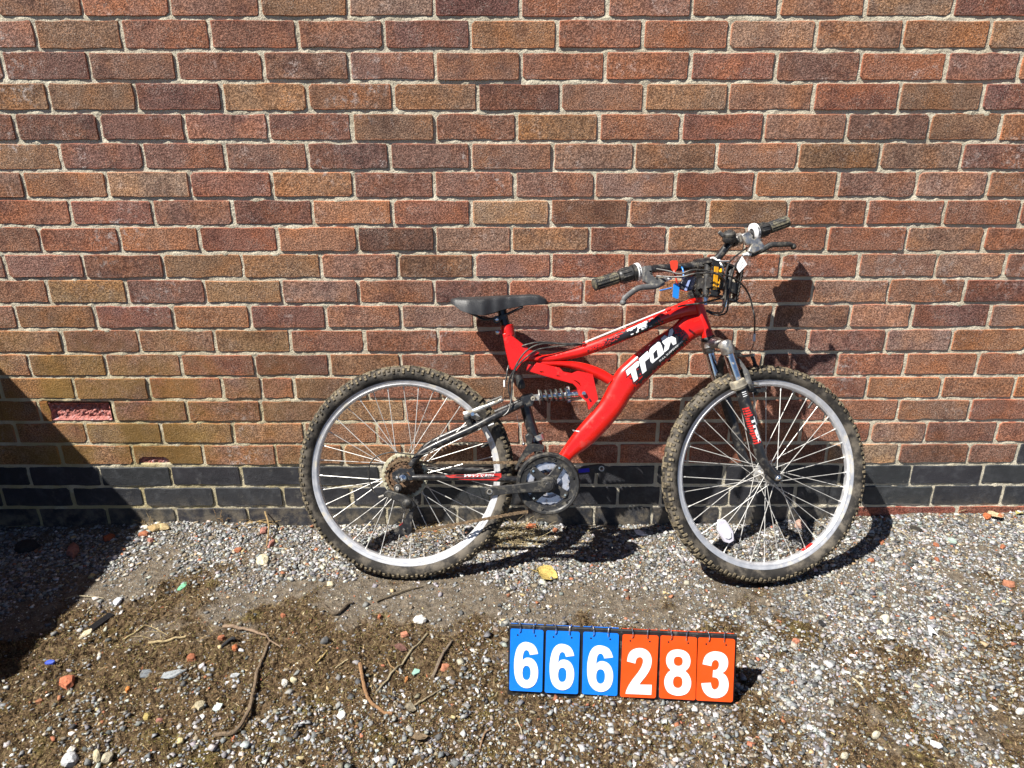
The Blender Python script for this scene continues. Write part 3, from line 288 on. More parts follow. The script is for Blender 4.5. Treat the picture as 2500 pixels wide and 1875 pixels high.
def mat_brick(name, dark=False):
    m, nt, b = newmat(name)
    pos = N(nt, 'ShaderNodeNewGeometry').outputs['Position']
    oi = N(nt, 'ShaderNodeObjectInfo'); tex = N(nt, 'ShaderNodeTexCoord')
    mp = N(nt, 'ShaderNodeMapping'); nt.links.new(pos, mp.inputs[0])
    comb = N(nt, 'ShaderNodeCombineXYZ')
    nt.links.new(math_(nt, 'MULTIPLY', oi.outputs['Random'], 37.0), comb.inputs[1])
    nt.links.new(comb.outputs[0], mp.inputs[1]); pv = mp.outputs[0]
    base = oi.outputs['Color']; amt = oi.outputs['Alpha']
    big = noise(nt, pv, 9, 3); mid = noise(nt, pv, 34, 4, .6); fine = noise(nt, pv, 230, 3, .7); grain = noise(nt, pv, 520, 2, .6)
    if dark:
        c = mixc(nt, base, (.085, .09, .10), mapr(nt, mid, .45, .75, 0, .55))
        c = mixc(nt, c, (.012, .013, .018), mapr(nt, big, .45, .7, 0, .5))
        c = mixc(nt, c, (.24, .23, .20), mapr(nt, fine, .66, .76, 0, .6))
        c = mixc(nt, c, (.20, .19, .165), mapr(nt, noise(nt, pv, 16, 6, .7), .60, .75, 0, .65))
        sz = N(nt, 'ShaderNodeSeparateXYZ'); nt.links.new(pos, sz.inputs[0])
        spl = math_(nt, 'MULTIPLY', mapr(nt, sz.outputs[2], .13, .0), mapr(nt, noise(nt, pos, 22, 6, .7), .40, .62))
        c = mixc(nt, c, (.20, .17, .125), math_(nt, 'MULTIPLY', spl, .8))
    else:
        c = mixc(nt, base, mixc(nt, base, (1.22, 1.02, .80), 1.0, 'MULTIPLY'), mapr(nt, big, .42, .66))
        c = mixc(nt, c, mixc(nt, base, (.66, .60, .62), 1.0, 'MULTIPLY'), mapr(nt, noise(nt, pv, 13, 4), .52, .68, 0, .8))
        c = mixc(nt, c, mixc(nt, c, (.42, .39, .38), 1.0, 'MULTIPLY'), mapr(nt, fine, .55, .40, 0, .95))
        c = mixc(nt, c, mixc(nt, c, (1.55, 1.55, 1.5), 1.0, 'MULTIPLY'), mapr(nt, fine, .53, .64, 0, .95))
        c = mixc(nt, c, (.60, .53, .46), math_(nt, 'MULTIPLY', mapr(nt, grain, .58, .68, 0, .85), mapr(nt, mid, .40, .62)))
        # lime bloom, in patches
        bl = math_(nt, 'MULTIPLY', mapr(nt, noise(nt, pv, 21, 5, .7), .56, .74), mapr(nt, fine, .42, .62))
        c = mixc(nt, c, (.66, .62, .60), math_(nt, 'MULTIPLY', bl, amt))
        # rubbed, redder arrises
        sx = N(nt, 'ShaderNodeSeparateXYZ'); nt.links.new(tex.outputs['Generated'], sx.inputs[0])
        ex = math_(nt, 'MULTIPLY', math_(nt, 'SUBTRACT', .5, math_(nt, 'ABSOLUTE', math_(nt, 'SUBTRACT', sx.outputs[0], .5))), 3.2)
        ez = math_(nt, 'SUBTRACT', .5, math_(nt, 'ABSOLUTE', math_(nt, 'SUBTRACT', sx.outputs[2], .5)))
        ed = math_(nt, 'ADD', math_(nt, 'MINIMUM', ex, ez), math_(nt, 'MULTIPLY', math_(nt, 'SUBTRACT', mid, .5), .22))
        c = mixc(nt, c, mixc(nt, base, (1.45, 1.05, .86), 1.0, 'MULTIPLY'), mapr(nt, ed, .08, .0, 0, .7))
        # ochre algae stain low down on the left part of the wall
        sp = N(nt, 'ShaderNodeSeparateXYZ'); nt.links.new(pos, sp.inputs[0])
        lo = math_(nt, 'MULTIPLY', mapr(nt, sp.outputs[0], -.25, -1.35), math_(nt, 'MULTIPLY', mapr(nt, sp.outputs[2], .85, .45), mapr(nt, noise(nt, pos, 5, 5, .6), .36, .62)))
        c = mixc(nt, c, (.27, .16, .028), math_(nt, 'MULTIPLY', lo, .62))
        # salts and soot in broad uneven patches, and faint runs down the wall
        c = mixc(nt, c, mixc(nt, c, (.70, .68, .68), 1.0, 'MULTIPLY'), mapr(nt, noise(nt, pos, 2.3, 4, .6), .50, .66, 0, .8))
        mr = N(nt, 'ShaderNodeMapping'); mr.inputs['Scale'].default_value = (16, 16, 1.3); nt.links.new(pos, mr.inputs[0])
        run = mapr(nt, noise(nt, mr.outputs[0], 1.0, 4, .6), .56, .70)
        c = mixc(nt, c, mixc(nt, c, (.62, .60, .60), 1.0, 'MULTIPLY'), math_(nt, 'MULTIPLY', run, .55))
        slt = math_(nt, 'MULTIPLY', mapr(nt, noise(nt, pos, 3.1, 5, .6), .54, .68), mapr(nt, noise(nt, pos, 48, 5, .7), .50, .64))
        c = mixc(nt, c, (.62, .58, .56), math_(nt, 'MULTIPLY', slt, .55))
    nt.links.new(c, b.inputs['Base Color']); b.inputs['Roughness'].default_value = .62 if dark else .9
    b.inputs['Specular IOR Level'].default_value = .45 if dark else .25
    hgt = math_(nt, 'ADD', math_(nt, 'MULTIPLY', fine, .7), math_(nt, 'MULTIPLY', grain, .4))
    hgt = math_(nt, 'ADD', hgt, math_(nt, 'MULTIPLY', mid, .9))
    bump(nt, b, hgt, .0022 if dark else .0048)
    return m
def mat_mortar():
    m, nt, b = newmat('mortar')
    pos = N(nt, 'ShaderNodeNewGeometry').outputs['Position']
    n1 = noise(nt, pos, 12, 5, .6); n2 = noise(nt, pos, 260, 3, .7)
    c = ramp(nt, n1, [(.3, (.46, .41, .30)), (.5, (.58, .53, .41)), (.7, (.66, .61, .49))])
    c = mixc(nt, c, (.24, .21, .16), mapr(nt, n2, .44, .33, 0, .7))
    sp = N(nt, 'ShaderNodeSeparateXYZ'); nt.links.new(pos, sp.inputs[0])
    lo = math_(nt, 'MULTIPLY', mapr(nt, sp.outputs[0], .1, -1.2), mapr(nt, sp.outputs[2], .85, .3))
    c = mixc(nt, c, (.36, .29, .11), math_(nt, 'MULTIPLY', lo, mapr(nt, noise(nt, pos, 7, 4), .35, .6, .1, .7)))
    nt.links.new(c, b.inputs['Base Color']); b.inputs['Roughness'].default_value = .95
    bump(nt, b, math_(nt, 'ADD', n2, math_(nt, 'MULTIPLY', noise(nt, pos, 90, 4), 1.2)), .0035)
    return m
def mat_ground():
    m, nt, b = newmat('ground')
    pos = N(nt, 'ShaderNodeNewGeometry').outputs['Position']
    at = N(nt, 'ShaderNodeAttribute', attribute_name='moss').outputs['Fac']
    ag = N(nt, 'ShaderNodeAttribute', attribute_name='grit').outputs['Fac']
    n1 = noise(nt, pos, 7, 5, .6); n2 = noise(nt, pos, 45, 5, .65); n3 = noise(nt, pos, 300, 3, .7)
    dirt = ramp(nt, n2, [(.25, (.070, .056, .041)), (.5, (.165, .136, .102)), (.75, (.30, .255, .20))])
    ms = ramp(nt, n2, [(.30, (.022, .013, .007)), (.44, (.075, .046, .022)), (.58, (.150, .102, .058)), (.78, (.24, .18, .10))])
    ms = mixc(nt, ms, mixc(nt, ms, (1.1, 1.35, .55), 1.0, 'MULTIPLY'), mapr(nt, n1, .55, .70, 0, .8))
    # fine grit: small cells, each its own stone colour
    v = N(nt, 'ShaderNodeTexVoronoi'); v.inputs['Scale'].default_value = 210; nt.links.new(pos, v.inputs['Vector'])
    sc = N(nt, 'ShaderNodeSeparateColor'); nt.links.new(v.outputs['Color'], sc.inputs[0])
    stone = ramp(nt, sc.outputs[0], [(0, (.05, .05, .052)), (.35, (.12, .122, .125)), (.6, (.22, .22, .215)), (.8, (.30, .26, .20)), (.93, (.48, .45, .40)), (1, (.32, .14, .08))])
    keep = math_(nt, 'MULTIPLY', mapr(nt, sc.outputs[1], .48, .50), mapr(nt, v.outputs['Distance'], .5, .35))
    g = math_(nt, 'MULTIPLY', keep, math_(nt, 'MULTIPLY', math_(nt, 'SUBTRACT', 1.0, math_(nt, 'MULTIPLY', at, .85)), math_(nt, 'ADD', .35, math_(nt, 'MULTIPLY', ag, .65))))
    c = mixc(nt, dirt, ms, at)
    c = mixc(nt, c, stone, g)
    c = mixc(nt, c, mixc(nt, c, (.5, .48, .46), 1.0, 'MULTIPLY'), mapr(nt, n3, .5, .36, 0, .85))
    nt.links.new(c, b.inputs['Base Color']); b.inputs['Roughness'].default_value = .95; b.inputs['Specular IOR Level'].default_value = .2
    h = math_(nt, 'ADD', math_(nt, 'MULTIPLY', n3, .5), math_(nt, 'MULTIPLY', n2, 1.5))
    h = math_(nt, 'ADD', h, math_(nt, 'MULTIPLY', g, .8))
    v2 = N(nt, 'ShaderNodeTexVoronoi'); v2.inputs['Scale'].default_value = 75; nt.links.new(pos, v2.inputs['Vector'])
    h = math_(nt, 'ADD', h, math_(nt, 'MULTIPLY', math_(nt, 'MULTIPLY', v2.outputs['Distance'], -2.4), at))
    bump(nt, b, h, .009)
    return m
def mat_attr(name, rough=.8, var=.35, scale=300, bmp=.0015, spec=.35):
    m, nt, b = newmat(name)
    pos = N(nt, 'ShaderNodeNewGeometry').outputs['Position']
    a = N(nt, 'ShaderNodeAttribute', attribute_name='tint').outputs['Color']
    n = noise(nt, pos, scale, 3, .65)
    c = mixc(nt, a, mixc(nt, a, (1 - var,) * 3, 1.0, 'MULTIPLY'), mapr(nt, n, .55, .38))
    nt.links.new(c, b.inputs['Base Color']); b.inputs['Roughness'].default_value = rough; b.inputs['Specular IOR Level'].default_value = spec
    bump(nt, b, n, bmp)
    return m
def mat_objcol(name, rough=.85, var=.4, scale=120, bmp=.002):
    """stone, wood, leaf: the object's own colour with mottling and relief"""
    m, nt, b = newmat(name)
    pos = N(nt, 'ShaderNodeNewGeometry').outputs['Position']; oi = N(nt, 'ShaderNodeObjectInfo').outputs['Color']
    n = noise(nt, pos, scale, 5, .65); n2 = noise(nt, pos, scale * 4, 3, .6)
    c = mixc(nt, oi, mixc(nt, oi, (1 - var,) * 3, 1.0, 'MULTIPLY'), mapr(nt, n, .58, .36))
    c = mixc(nt, c, mixc(nt, c, (1.35, 1.33, 1.28), 1.0, 'MULTIPLY'), mapr(nt, n2, .55, .7))
    nt.links.new(c, b.inputs['Base Color']); b.inputs['Roughness'].default_value = rough; b.inputs['Specular IOR Level'].default_value = .3
    bump(nt, b, math_(nt, 'ADD', n, n2), bmp)
    return m
M = {}
M['brick'] = mat_brick('brick'); M['blue_brick'] = mat_brick('blue_brick', True); M['mortar'] = mat_mortar(); M['ground'] = mat_ground()
M['spall'] = simple('spalled_brick_core', (.37, .135, .115), .95, var=.5, scale=90, dirt=(.50, .38, .40), dirt_amt=.22, dirt_scale=55, bmp=.006, bscale=160)
M['red'] = simple('red_paint', (.62, .010, .006), .28, coat=.45, var=.12, scale=18, dirt=(.50, .03, .02), dirt_amt=.15, dirt_scale=30)
M['black'] = simple('black_paint', (.018, .018, .02), .35, coat=.2, var=.3, dirt=(.10, .09, .075), dirt_amt=.25, dirt_scale=60)
M['plastic'] = simple('black_plastic', (.022, .022, .023), .5, var=.3, dirt=(.085, .078, .065), dirt_amt=.3, dirt_scale=70)
M['grey_plastic'] = simple('grey_plastic', (.10, .10, .102), .5, var=.25, dirt=(.22, .21, .18), dirt_amt=.3, dirt_scale=80)
M['grip'] = simple('grip_rubber', (.03, .03, .031), .7, var=.3, dirt=(.16, .14, .09), dirt_amt=.4, dirt_scale=45)
M['saddle'] = simple('saddle_vinyl', (.028, .029, .032), .42, var=.25, scale=25, dirt=(.045, .045, .047), dirt_amt=.2, dirt_scale=30, bmp=.0006, bscale=900)
M['rubber'] = simple('tyre_rubber', (.024, .022, .020), .75, var=.4, scale=30, dirt=(.115, .10, .08), dirt_amt=.45, dirt_scale=16, bmp=.001, bscale=500, spec=.3)
M['lug'] = simple('tyre_lug_rubber', (.055, .047, .034), .85, var=.5, scale=60, dirt=(.20, .165, .11), dirt_amt=.6, dirt_scale=30, bmp=.001, bscale=500, spec=.25)
M['rim'] = simple('rim_alloy', (.70, .71, .74), .50, metal=.7, var=.06, scale=40, dirt=(.52, .48, .40), dirt_amt=.2, dirt_scale=22)
M['chrome'] = simple('chrome', (.78, .78, .78), .12, metal=1.0, var=.08, dirt=(.25, .2, .14), dirt_amt=.16, dirt_scale=60)
M['alloy'] = simple('cast_alloy', (.52, .51, .49), .38, metal=.9, var=.2, dirt=(.24, .215, .17), dirt_amt=.4, dirt_scale=40, bmp=.0006, bscale=300)
M['spoke'] = simple('spoke_steel', (.66, .65, .62), .36, metal=.4, var=.15, scale=90)
M['rust'] = simple('rusty_steel', (.095, .058, .036), .7, metal=.5, var=.6, scale=160, dirt=(.17, .10, .055), dirt_amt=.5, dirt_scale=90, bmp=.001)
M['chain'] = simple('rusty_chain', (.19, .135, .085), .6, metal=.6, var=.45, scale=200, dirt=(.24, .16, .09), dirt_amt=.4, dirt_scale=120)
M['ring'] = simple('chainring_steel', (.70, .72, .80), .34, metal=.75, var=.2, scale=60, dirt=(.10, .085, .07), dirt_amt=.25, dirt_scale=50)
M['guard'] = simple('spoke_guard_plastic', (.46, .44, .33), .4, var=.15, scale=50, dirt=(.28, .24, .14), dirt_amt=.35, dirt_scale=40)
M['seal'] = simple('dusty_rubber', (.17, .155, .125), .8, var=.3, scale=60, dirt=(.33, .29, .21), dirt_amt=.5, dirt_scale=40)
M['white_print'] = simple('white_print', (.78, .80, .82), .35, var=.04, coat=.3)
M['black_print'] = simple('black_print', (.016, .015, .018), .3, var=.2, coat=.4)
M['red_print'] = simple('red_print', (.56, .03, .025), .4, var=.15)
M['cable'] = simple('cable_housing', (.025, .025, .026), .4, var=.3, dirt=(.10, .09, .075), dirt_amt=.3, dirt_scale=60)
M['amber'] = simple('amber_reflector', (.86, .40, .01), .25, var=.1, coat=.6)
M['white_plastic'] = simple('white_plastic', (.74, .75, .76), .4, var=.06)
M['pulley'] = simple('red_pulley', (.34, .018, .02), .45, var=.2, dirt=(.09, .06, .05), dirt_amt=.3, dirt_scale=90)
M['tag_red'] = simple('red_tag_plastic', (.70, .055, .025), .4, var=.06)
M['tag_blue'] = simple('blue_tag_plastic', (.015, .20, .62), .4, var=.08)
M['orange_wire'] = simple('stained_wire', (.42, .22, .12), .5, metal=.5, var=.2)
M['mirror'] = simple('smoked_reflector', (.012, .012, .022), .12, var=.2, coat=.8, dirt=(.06, .055, .05), dirt_amt=.25, dirt_scale=80)
M['strip'] = simple('painted_sky_reflection', (.30, .38, .66), .35, var=.05)  # sky reflection on the smoked plate, painted as a pale blue strip
M['lens'] = simple('clear_reflector', (.62, .60, .68), .22, var=.06, coat=.5, bmp=.0008, bscale=900)
M['blue_mark'] = simple('blue_scribble', (.02, .012, .62), .5, var=.2)
M['card_blue'] = simple('blue_card', (.004, .17, .72), .38, var=.04, scale=20)
M['card_orange'] = simple('orange_card', (.72, .072, .006), .38, var=.04, scale=20)
M['card_white'] = simple('white_digit', (.80, .81, .82), .4, var=.02)
M['board'] = simple('black_board', (.014, .014, .015), .45, var=.25, dirt=(.06, .055, .05), dirt_amt=.2, dirt_scale=50)
M['stones'] = mat_attr('loose_chippings'); M['moss'] = mat_attr('moss_and_straw', .9, .3, 200, .0005, .15)
M['debris'] = mat_objcol('debris_stone'); M['wood'] = mat_objcol('dry_wood', .8, .45, 180, .0015); M['scrap'] = mat_objcol('scrap_plastic', .45, .15, 60, .0004)
# ------------------------------------------------------------------ mesh building
class MB:
    def __init__(s): s.v = []; s.f = []; s.m = []; s.mi = 0
    def add(s, vs, fs, mi=None):
        o = len(s.v); s.v.extend([tuple(p) for p in vs]); s.f.extend([tuple(i + o for i in f) for f in fs]); s.m.extend([s.mi if mi is None else mi] * len(fs)); return o
    def box(s, c, ax, dims):
        c = Vector(c); a = [Vector(x).normalized() * d / 2 for x, d in zip(ax, dims)]
        vs = [c + sx * a[0] + sy * a[1] + sz * a[2] for sz in (-1, 1) for sy in (-1, 1) for sx in (-1, 1)]
        s.add(vs, [(0, 2, 3, 1), (4, 5, 7, 6), (0, 1, 5, 4), (2, 6, 7, 3), (0, 4, 6, 2), (1, 3, 7, 5)])
    def tube(s, pts, r, n=10, caps=True, flat=None, up=None):
        """r: one radius or one per point; flat: (k, axis) squashes the section across axis"""
        P = [Vector(p) for p in pts]; R = r if hasattr(r, '__len__') else [r] * len(P)
        vs = []; prev = None
        for i, p in enumerate(P):
            t = (P[min(i + 1, len(P) - 1)] - P[max(i - 1, 0)]).normalized()
            if prev is None:
                u = Vector(up) if up else (Vector((0, 1, 0)) if abs(t.y) < .9 else Vector((1, 0, 0)))
            else: u = prev
            u = (u - t * u.dot(t)).normalized(); prev = u; q = t.cross(u)
            for k in range(n):
                a = 2 * math.pi * k / n
                d = u * math.cos(a) * (flat or 1) + q * math.sin(a)
                vs.append(p + d * R[i])
        fs = [(i * n + k, i * n + (k + 1) % n, (i + 1) * n + (k + 1) % n, (i + 1) * n + k) for i in range(len(P) - 1) for k in range(n)]
        if caps: fs += [tuple(range(n - 1, -1, -1)), tuple((len(P) - 1) * n + k for k in range(n))]
        s.add(vs, fs)
    def loft(s, tops, bots, lat, p=2.0, n=20, caps=True):
        vs = []
        for (T, B, l) in zip(tops, bots, lat):
            T = Vector(T); B = Vector(B); c = (T + B) / 2; h = (T - B) / 2
            for k in range(n):
                a = 2 * math.pi * k / n; ca, sa = math.cos(a), math.sin(a)
                vs.append(c + h * math.copysign(abs(sa) ** (2 / p), sa) + Vector((0, 1, 0)) * (l * math.copysign(abs(ca) ** (2 / p), ca)))
        m = len(tops)
        fs = [(i * n + k, i * n + (k + 1) % n, (i + 1) * n + (k + 1) % n, (i + 1) * n + k) for i in range(m - 1) for k in range(n)]
        if caps: fs += [tuple(range(n - 1, -1, -1)), tuple((m - 1) * n + k for k in range(n))]
        s.add(vs, fs)
    def lathe(s, c, axis, prof, n=32, closed=False, a0=0.0, a1=2 * math.pi):
        """prof: (radius, offset along axis)"""
        c = Vector(c); z = Vector(axis).normalized(); x = (Vector((1, 0, 0)) if abs(z.x) < .9 else Vector((0, 0, 1)))
        x = (x - z * x.dot(z)).normalized(); y = z.cross(x); full = abs(a1 - a0 - 2 * math.pi) < 1e-6
        nn = n if full else n + 1; m = len(prof); vs = []
        for k in range(nn):
            a = a0 + (a1 - a0) * k / n; d = x * math.cos(a) + y * math.sin(a)
            vs += [c + d * r + z * h for r, h in prof]
        fs = []
        for k in range(n):
            k2 = (k + 1) % nn
            for j in range(m if closed else m - 1):
                j2 = (j + 1) % m; fs.append((k * m + j, k2 * m + j, k2 * m + j2, k * m + j2))
        s.add(vs, fs)
    def disc(s, c, axis, r, h, n=20, bev=.15):
        b = min(r, h) * bev
        s.lathe(c, axis, [(0, -h / 2), (r - b, -h / 2), (r, -h / 2 + b), (r, h / 2 - b), (r - b, h / 2), (0, h / 2)], n)
    def ball(s, c, r, n=12, sc=(1, 1, 1)):
        vs = []; m = n // 2
        for i in range(m + 1):
            t = math.pi * i / m
            for k in range(n):
                a = 2 * math.pi * k / n
                vs.append((c[0] + sc[0] * r * math.sin(t) * math.cos(a), c[1] + sc[1] * r * math.sin(t) * math.sin(a), c[2] + sc[2] * r * math.cos(t)))
        s.add(vs, [(i * n + k, i * n + (k + 1) % n, (i + 1) * n + (k + 1) % n, (i + 1) * n + k) for i in range(m) for k in range(n)])
    def prism(s, pts, vec, holes=()):
        """a plate: outline (and holes) of 3D points, thickened by vec"""
        loops = [[Vector(p) for p in pts]] + [[Vector(p) for p in h] for h in holes]
        flat = [p for l in loops for p in l]; v = Vector(vec); n = len(flat)
        tris = geometry.tessellate_polygon(loops)
        fs = []; nn = Vector((0, 0, 0))
        fs += [tuple(t) for t in tris] + [tuple(i + n for i in reversed(t)) for t in tris]
        o = 0
        for l in loops:
            L = len(l); fs += [(o + i, o + (i + 1) % L, o + (i + 1) % L + n, o + i + n) for i in range(L)]; o += L
        s.add(flat + [p + v for p in flat], fs)
    def build(s, name, mats, parent=None, smooth=40, fix=True, loc=None):
        me = bpy.data.meshes.new(name); me.from_pydata(s.v, [], s.f)
        mats = mats if isinstance(mats, (list, tuple)) else [mats]
        for m in mats: me.materials.append(M[m] if isinstance(m, str) else m)
        if len(mats) > 1: me.polygons.foreach_set('material_index', s.m)
        if fix:
            bm = bmesh.new(); bm.from_mesh(me); bmesh.ops.remove_doubles(bm, verts=bm.verts, dist=1e-6); bmesh.ops.recalc_face_normals(bm, faces=bm.faces); bm.to_mesh(me); bm.free()
        if smooth:
            me.polygons.foreach_set('use_smooth', [True] * len(me.polygons)); me.set_sharp_from_angle(angle=math.radians(smooth))
        return link(name, me, parent, loc)
def link(name, me, parent=None, loc=None):
    o = bpy.data.objects.new(name, me); COL.objects.link(o); o.parent = parent
    if loc: o.location = loc
    return o
def empty(name, parent=None, mat=None):
    o = bpy.data.objects.new(name, None); o.empty_display_size = .05; COL.objects.link(o); o.parent = parent
    if mat is not None: o.matrix_local = mat
    return o
def tag(o, label=None, cat=None, group=None, kind=None):
    for k, v in (('label', label), ('category', cat), ('group', group), ('kind', kind)):
        if v: o[k] = v
    return o
def cr(pts, k=6):
    """smooth curve through points"""
    P = [Vector(p) for p in pts]; out = []
    for i in range(len(P) - 1):
        a, b, c, d = P[max(i - 1, 0)], P[i], P[i + 1], P[min(i + 2, len(P) - 1)]
        for j in range(k):
            t = j / k
            out.append(.5 * ((2 * b) + (c - a) * t + (2 * a - 5 * b + 4 * c - d) * t * t + (3 * b - 3 * c + d - a) * t ** 3))
    return out + [P[-1]]
def text_mesh(txt, bold=0.0):
    """outline of a printed word as flat triangles, height of a capital = 1"""
    cu = bpy.data.curves.new('t', 'FONT'); cu.body = txt; cu.size = 1.0; cu.offset = bold; cu.resolution_u = 3; cu.fill_mode = 'FRONT'
    o = bpy.data.objects.new('t', cu); COL.objects.link(o)
    bpy.context.view_layer.update()
    me = bpy.data.meshes.new_from_object(o.evaluated_get(bpy.context.evaluated_depsgraph_get()))
    vs = [v.co.copy() for v in me.vertices]; fs = [tuple(p.vertices) for p in me.polygons]
    bpy.data.objects.remove(o); bpy.data.curves.remove(cu); bpy.data.meshes.remove(me)
    x0 = min(v.x for v in vs); x1 = max(v.x for v in vs); y0 = min(v.y for v in vs); y1 = max(v.y for v in vs)
    return [((v.x - x0) / (x1 - x0), (v.y - y0) / (y1 - y0)) for v in vs], fs
# ================================================================== brick wall
TONE = {'D': (.185, .092, .080), 'd': (.16, .085, .078), 'M': (.285, .160, .122), 'B': (.315, .185, .112), 'R': (.315, .142, .095),
        'O': (.41, .205, .105), 'P': (.42, .275, .21), 'T': (.41, .29, .19), 'Y': (.35, .215, .11), 'K': (.030, .032, .038), 'r': (.36, .105, .07)}
PITCH_Z = .0786
wall = empty('brick_wall'); wall.location = (0, 0, 0)
tag(wall, 'weathered red brown brick wall with dark blue brick base courses behind the bicycle', 'wall')
def brick_mesh(Wd, Hd, rnd, chip=None, rough=0.0012):
    """a fired brick: slightly uneven outline, worn arris, rough square body"""
    a, b = Wd / 2, Hd / 2; pts = []
    def j(s=rough): return rnd.uniform(-s, s)
    cr_ = [rnd.choice((.001, .0015, .002, .002, .002, .003, .003, .004, .008)) for _ in range(4)]
    nx = 5
    pts.append((-a + cr_[0], -b)); pts += [(-a + Wd * k / nx, -b + j()) for k in range(1, nx)]
    if chip:
        x0, x1, h = chip
        pts = [p for p in pts if not (x0 - .01 < p[0] < x1 + .01)]
        pts += [(x0, -b), (x0 + .005, -b + h * .7), (x0 + .02, -b + h), (x1 - .02, -b + h * .95), (x1 - .008, -b + h * .6), (x1, -b)]
        pts.sort(key=lambda p: p[0])
    pts += [(a - cr_[1], -b), (a, -b + cr_[1]), (a + j(), j()), (a, b - cr_[2]), (a - cr_[2], b)]
    pts += [(a - Wd * k / nx, b + j()) for k in range(1, nx)]
    pts += [(-a + cr_[3], b), (-a, b - cr_[3]), (-a + j(), j()), (-a, -b + cr_[0])]
    n = len(pts); tx, tz = rnd.uniform(-.006, .006), rnd.uniform(-.012, .012); pr = rnd.uniform(-.0012, .0012)
    vs = []
    for (x, z) in pts:
        L = math.hypot(x, z); k = .0014
        vs.append((x - math.copysign(min(k, abs(x)), x), pr + tx * x + tz * z + rnd.uniform(-.0004, .0004), z - math.copysign(min(k, abs(z)), z)))
    for (x, z) in pts: vs.append((x, pr + tx * x + tz * z + .0016, z))
    for (x, z) in pts: vs.append((x, .022, z))
    fs = [tuple(range(n))]
    for k in range(n):
        q = (k + 1) % n
        fs += [(k, k + n, q + n, q), (k + n, k + 2 * n, q + 2 * n, q + n)]
    me = bpy.data.meshes.new('brick'); me.from_pydata(vs, [], fs)
    bm = bmesh.new(); bm.from_mesh(me); bmesh.ops.recalc_face_normals(bm, faces=bm.faces); bm.to_mesh(me); bm.free()
    return me
rnd = random.Random(11)
MEAN = (.262, .148, .110)
def jit(c, k=.10):
    if c[2] < c[0] * .8: c = tuple(.62 * v + .38 * m for v, m in zip(c, MEAN))
    f = 1 + rnd.uniform(-k, k); return tuple(max(.01, v * f * (1 + rnd.uniform(-.05, .05))) for v in c)
BLOOM = {0: .55, 1: .15, 2: .65, 3: .3, 4: .55, 5: .75, 6: .6, 7: .7, 8: .35, 9: .4, 10: .3}
JOINT = .0118
outer = MB()
def spalled(cx, cz, Wd, Hd):
    """a brick that has lost its face: a rough red core set back, a strip of old face left at one end"""
    g = MB(); nx, nz = 40, 12; vs = []
    X0 = -Wd / 2 + .028
    for i in range(nx + 1):
        for k in range(nz + 1):
            x = X0 + (Wd / 2 - X0 - .003) * i / nx; z = -Hd / 2 + .003 + (Hd - .006) * k / nz
            e = min(i, nx - i, k, nz - k); dp = .001 if e == 0 else (.007 if e == 1 else .012)
            dp += (0 if e == 0 else (fbm(x + cx, z, 90, 5, 3) - .5) * .012)
            vs.append((x, float(dp), z))
    g.add(vs, [(i * (nz + 1) + k, (i + 1) * (nz + 1) + k, (i + 1) * (nz + 1) + k + 1, i * (nz + 1) + k + 1) for i in range(nx) for k in range(nz)], 1)
    s_ = .026; x0 = -Wd / 2
    g.add([(x0, 0, -Hd / 2), (x0 + s_, 0, -Hd / 2), (x0 + s_ + .004, .0005, 0), (x0 + s_ - .002, 0, Hd / 2), (x0, 0, Hd / 2), (x0, .02, -Hd / 2), (x0 + s_, .02, -Hd / 2), (x0 + s_ + .004, .02, 0), (x0 + s_ - .002, .02, Hd / 2), (x0, .02, Hd / 2)],
          [(0, 1, 2, 3, 4), (1, 6, 7, 2), (2, 7, 8, 3), (0, 4, 9, 5), (3, 8, 9, 4), (0, 5, 6, 1)], 0)
    o = g.build('brick', ['brick', 'spall'], wall, smooth=0, loc=(cx, 0, cz)); o.color = (.26, .13, .06, .3)
    o['label'] = 'spalled brick with a rough crumbling pinkish red core'
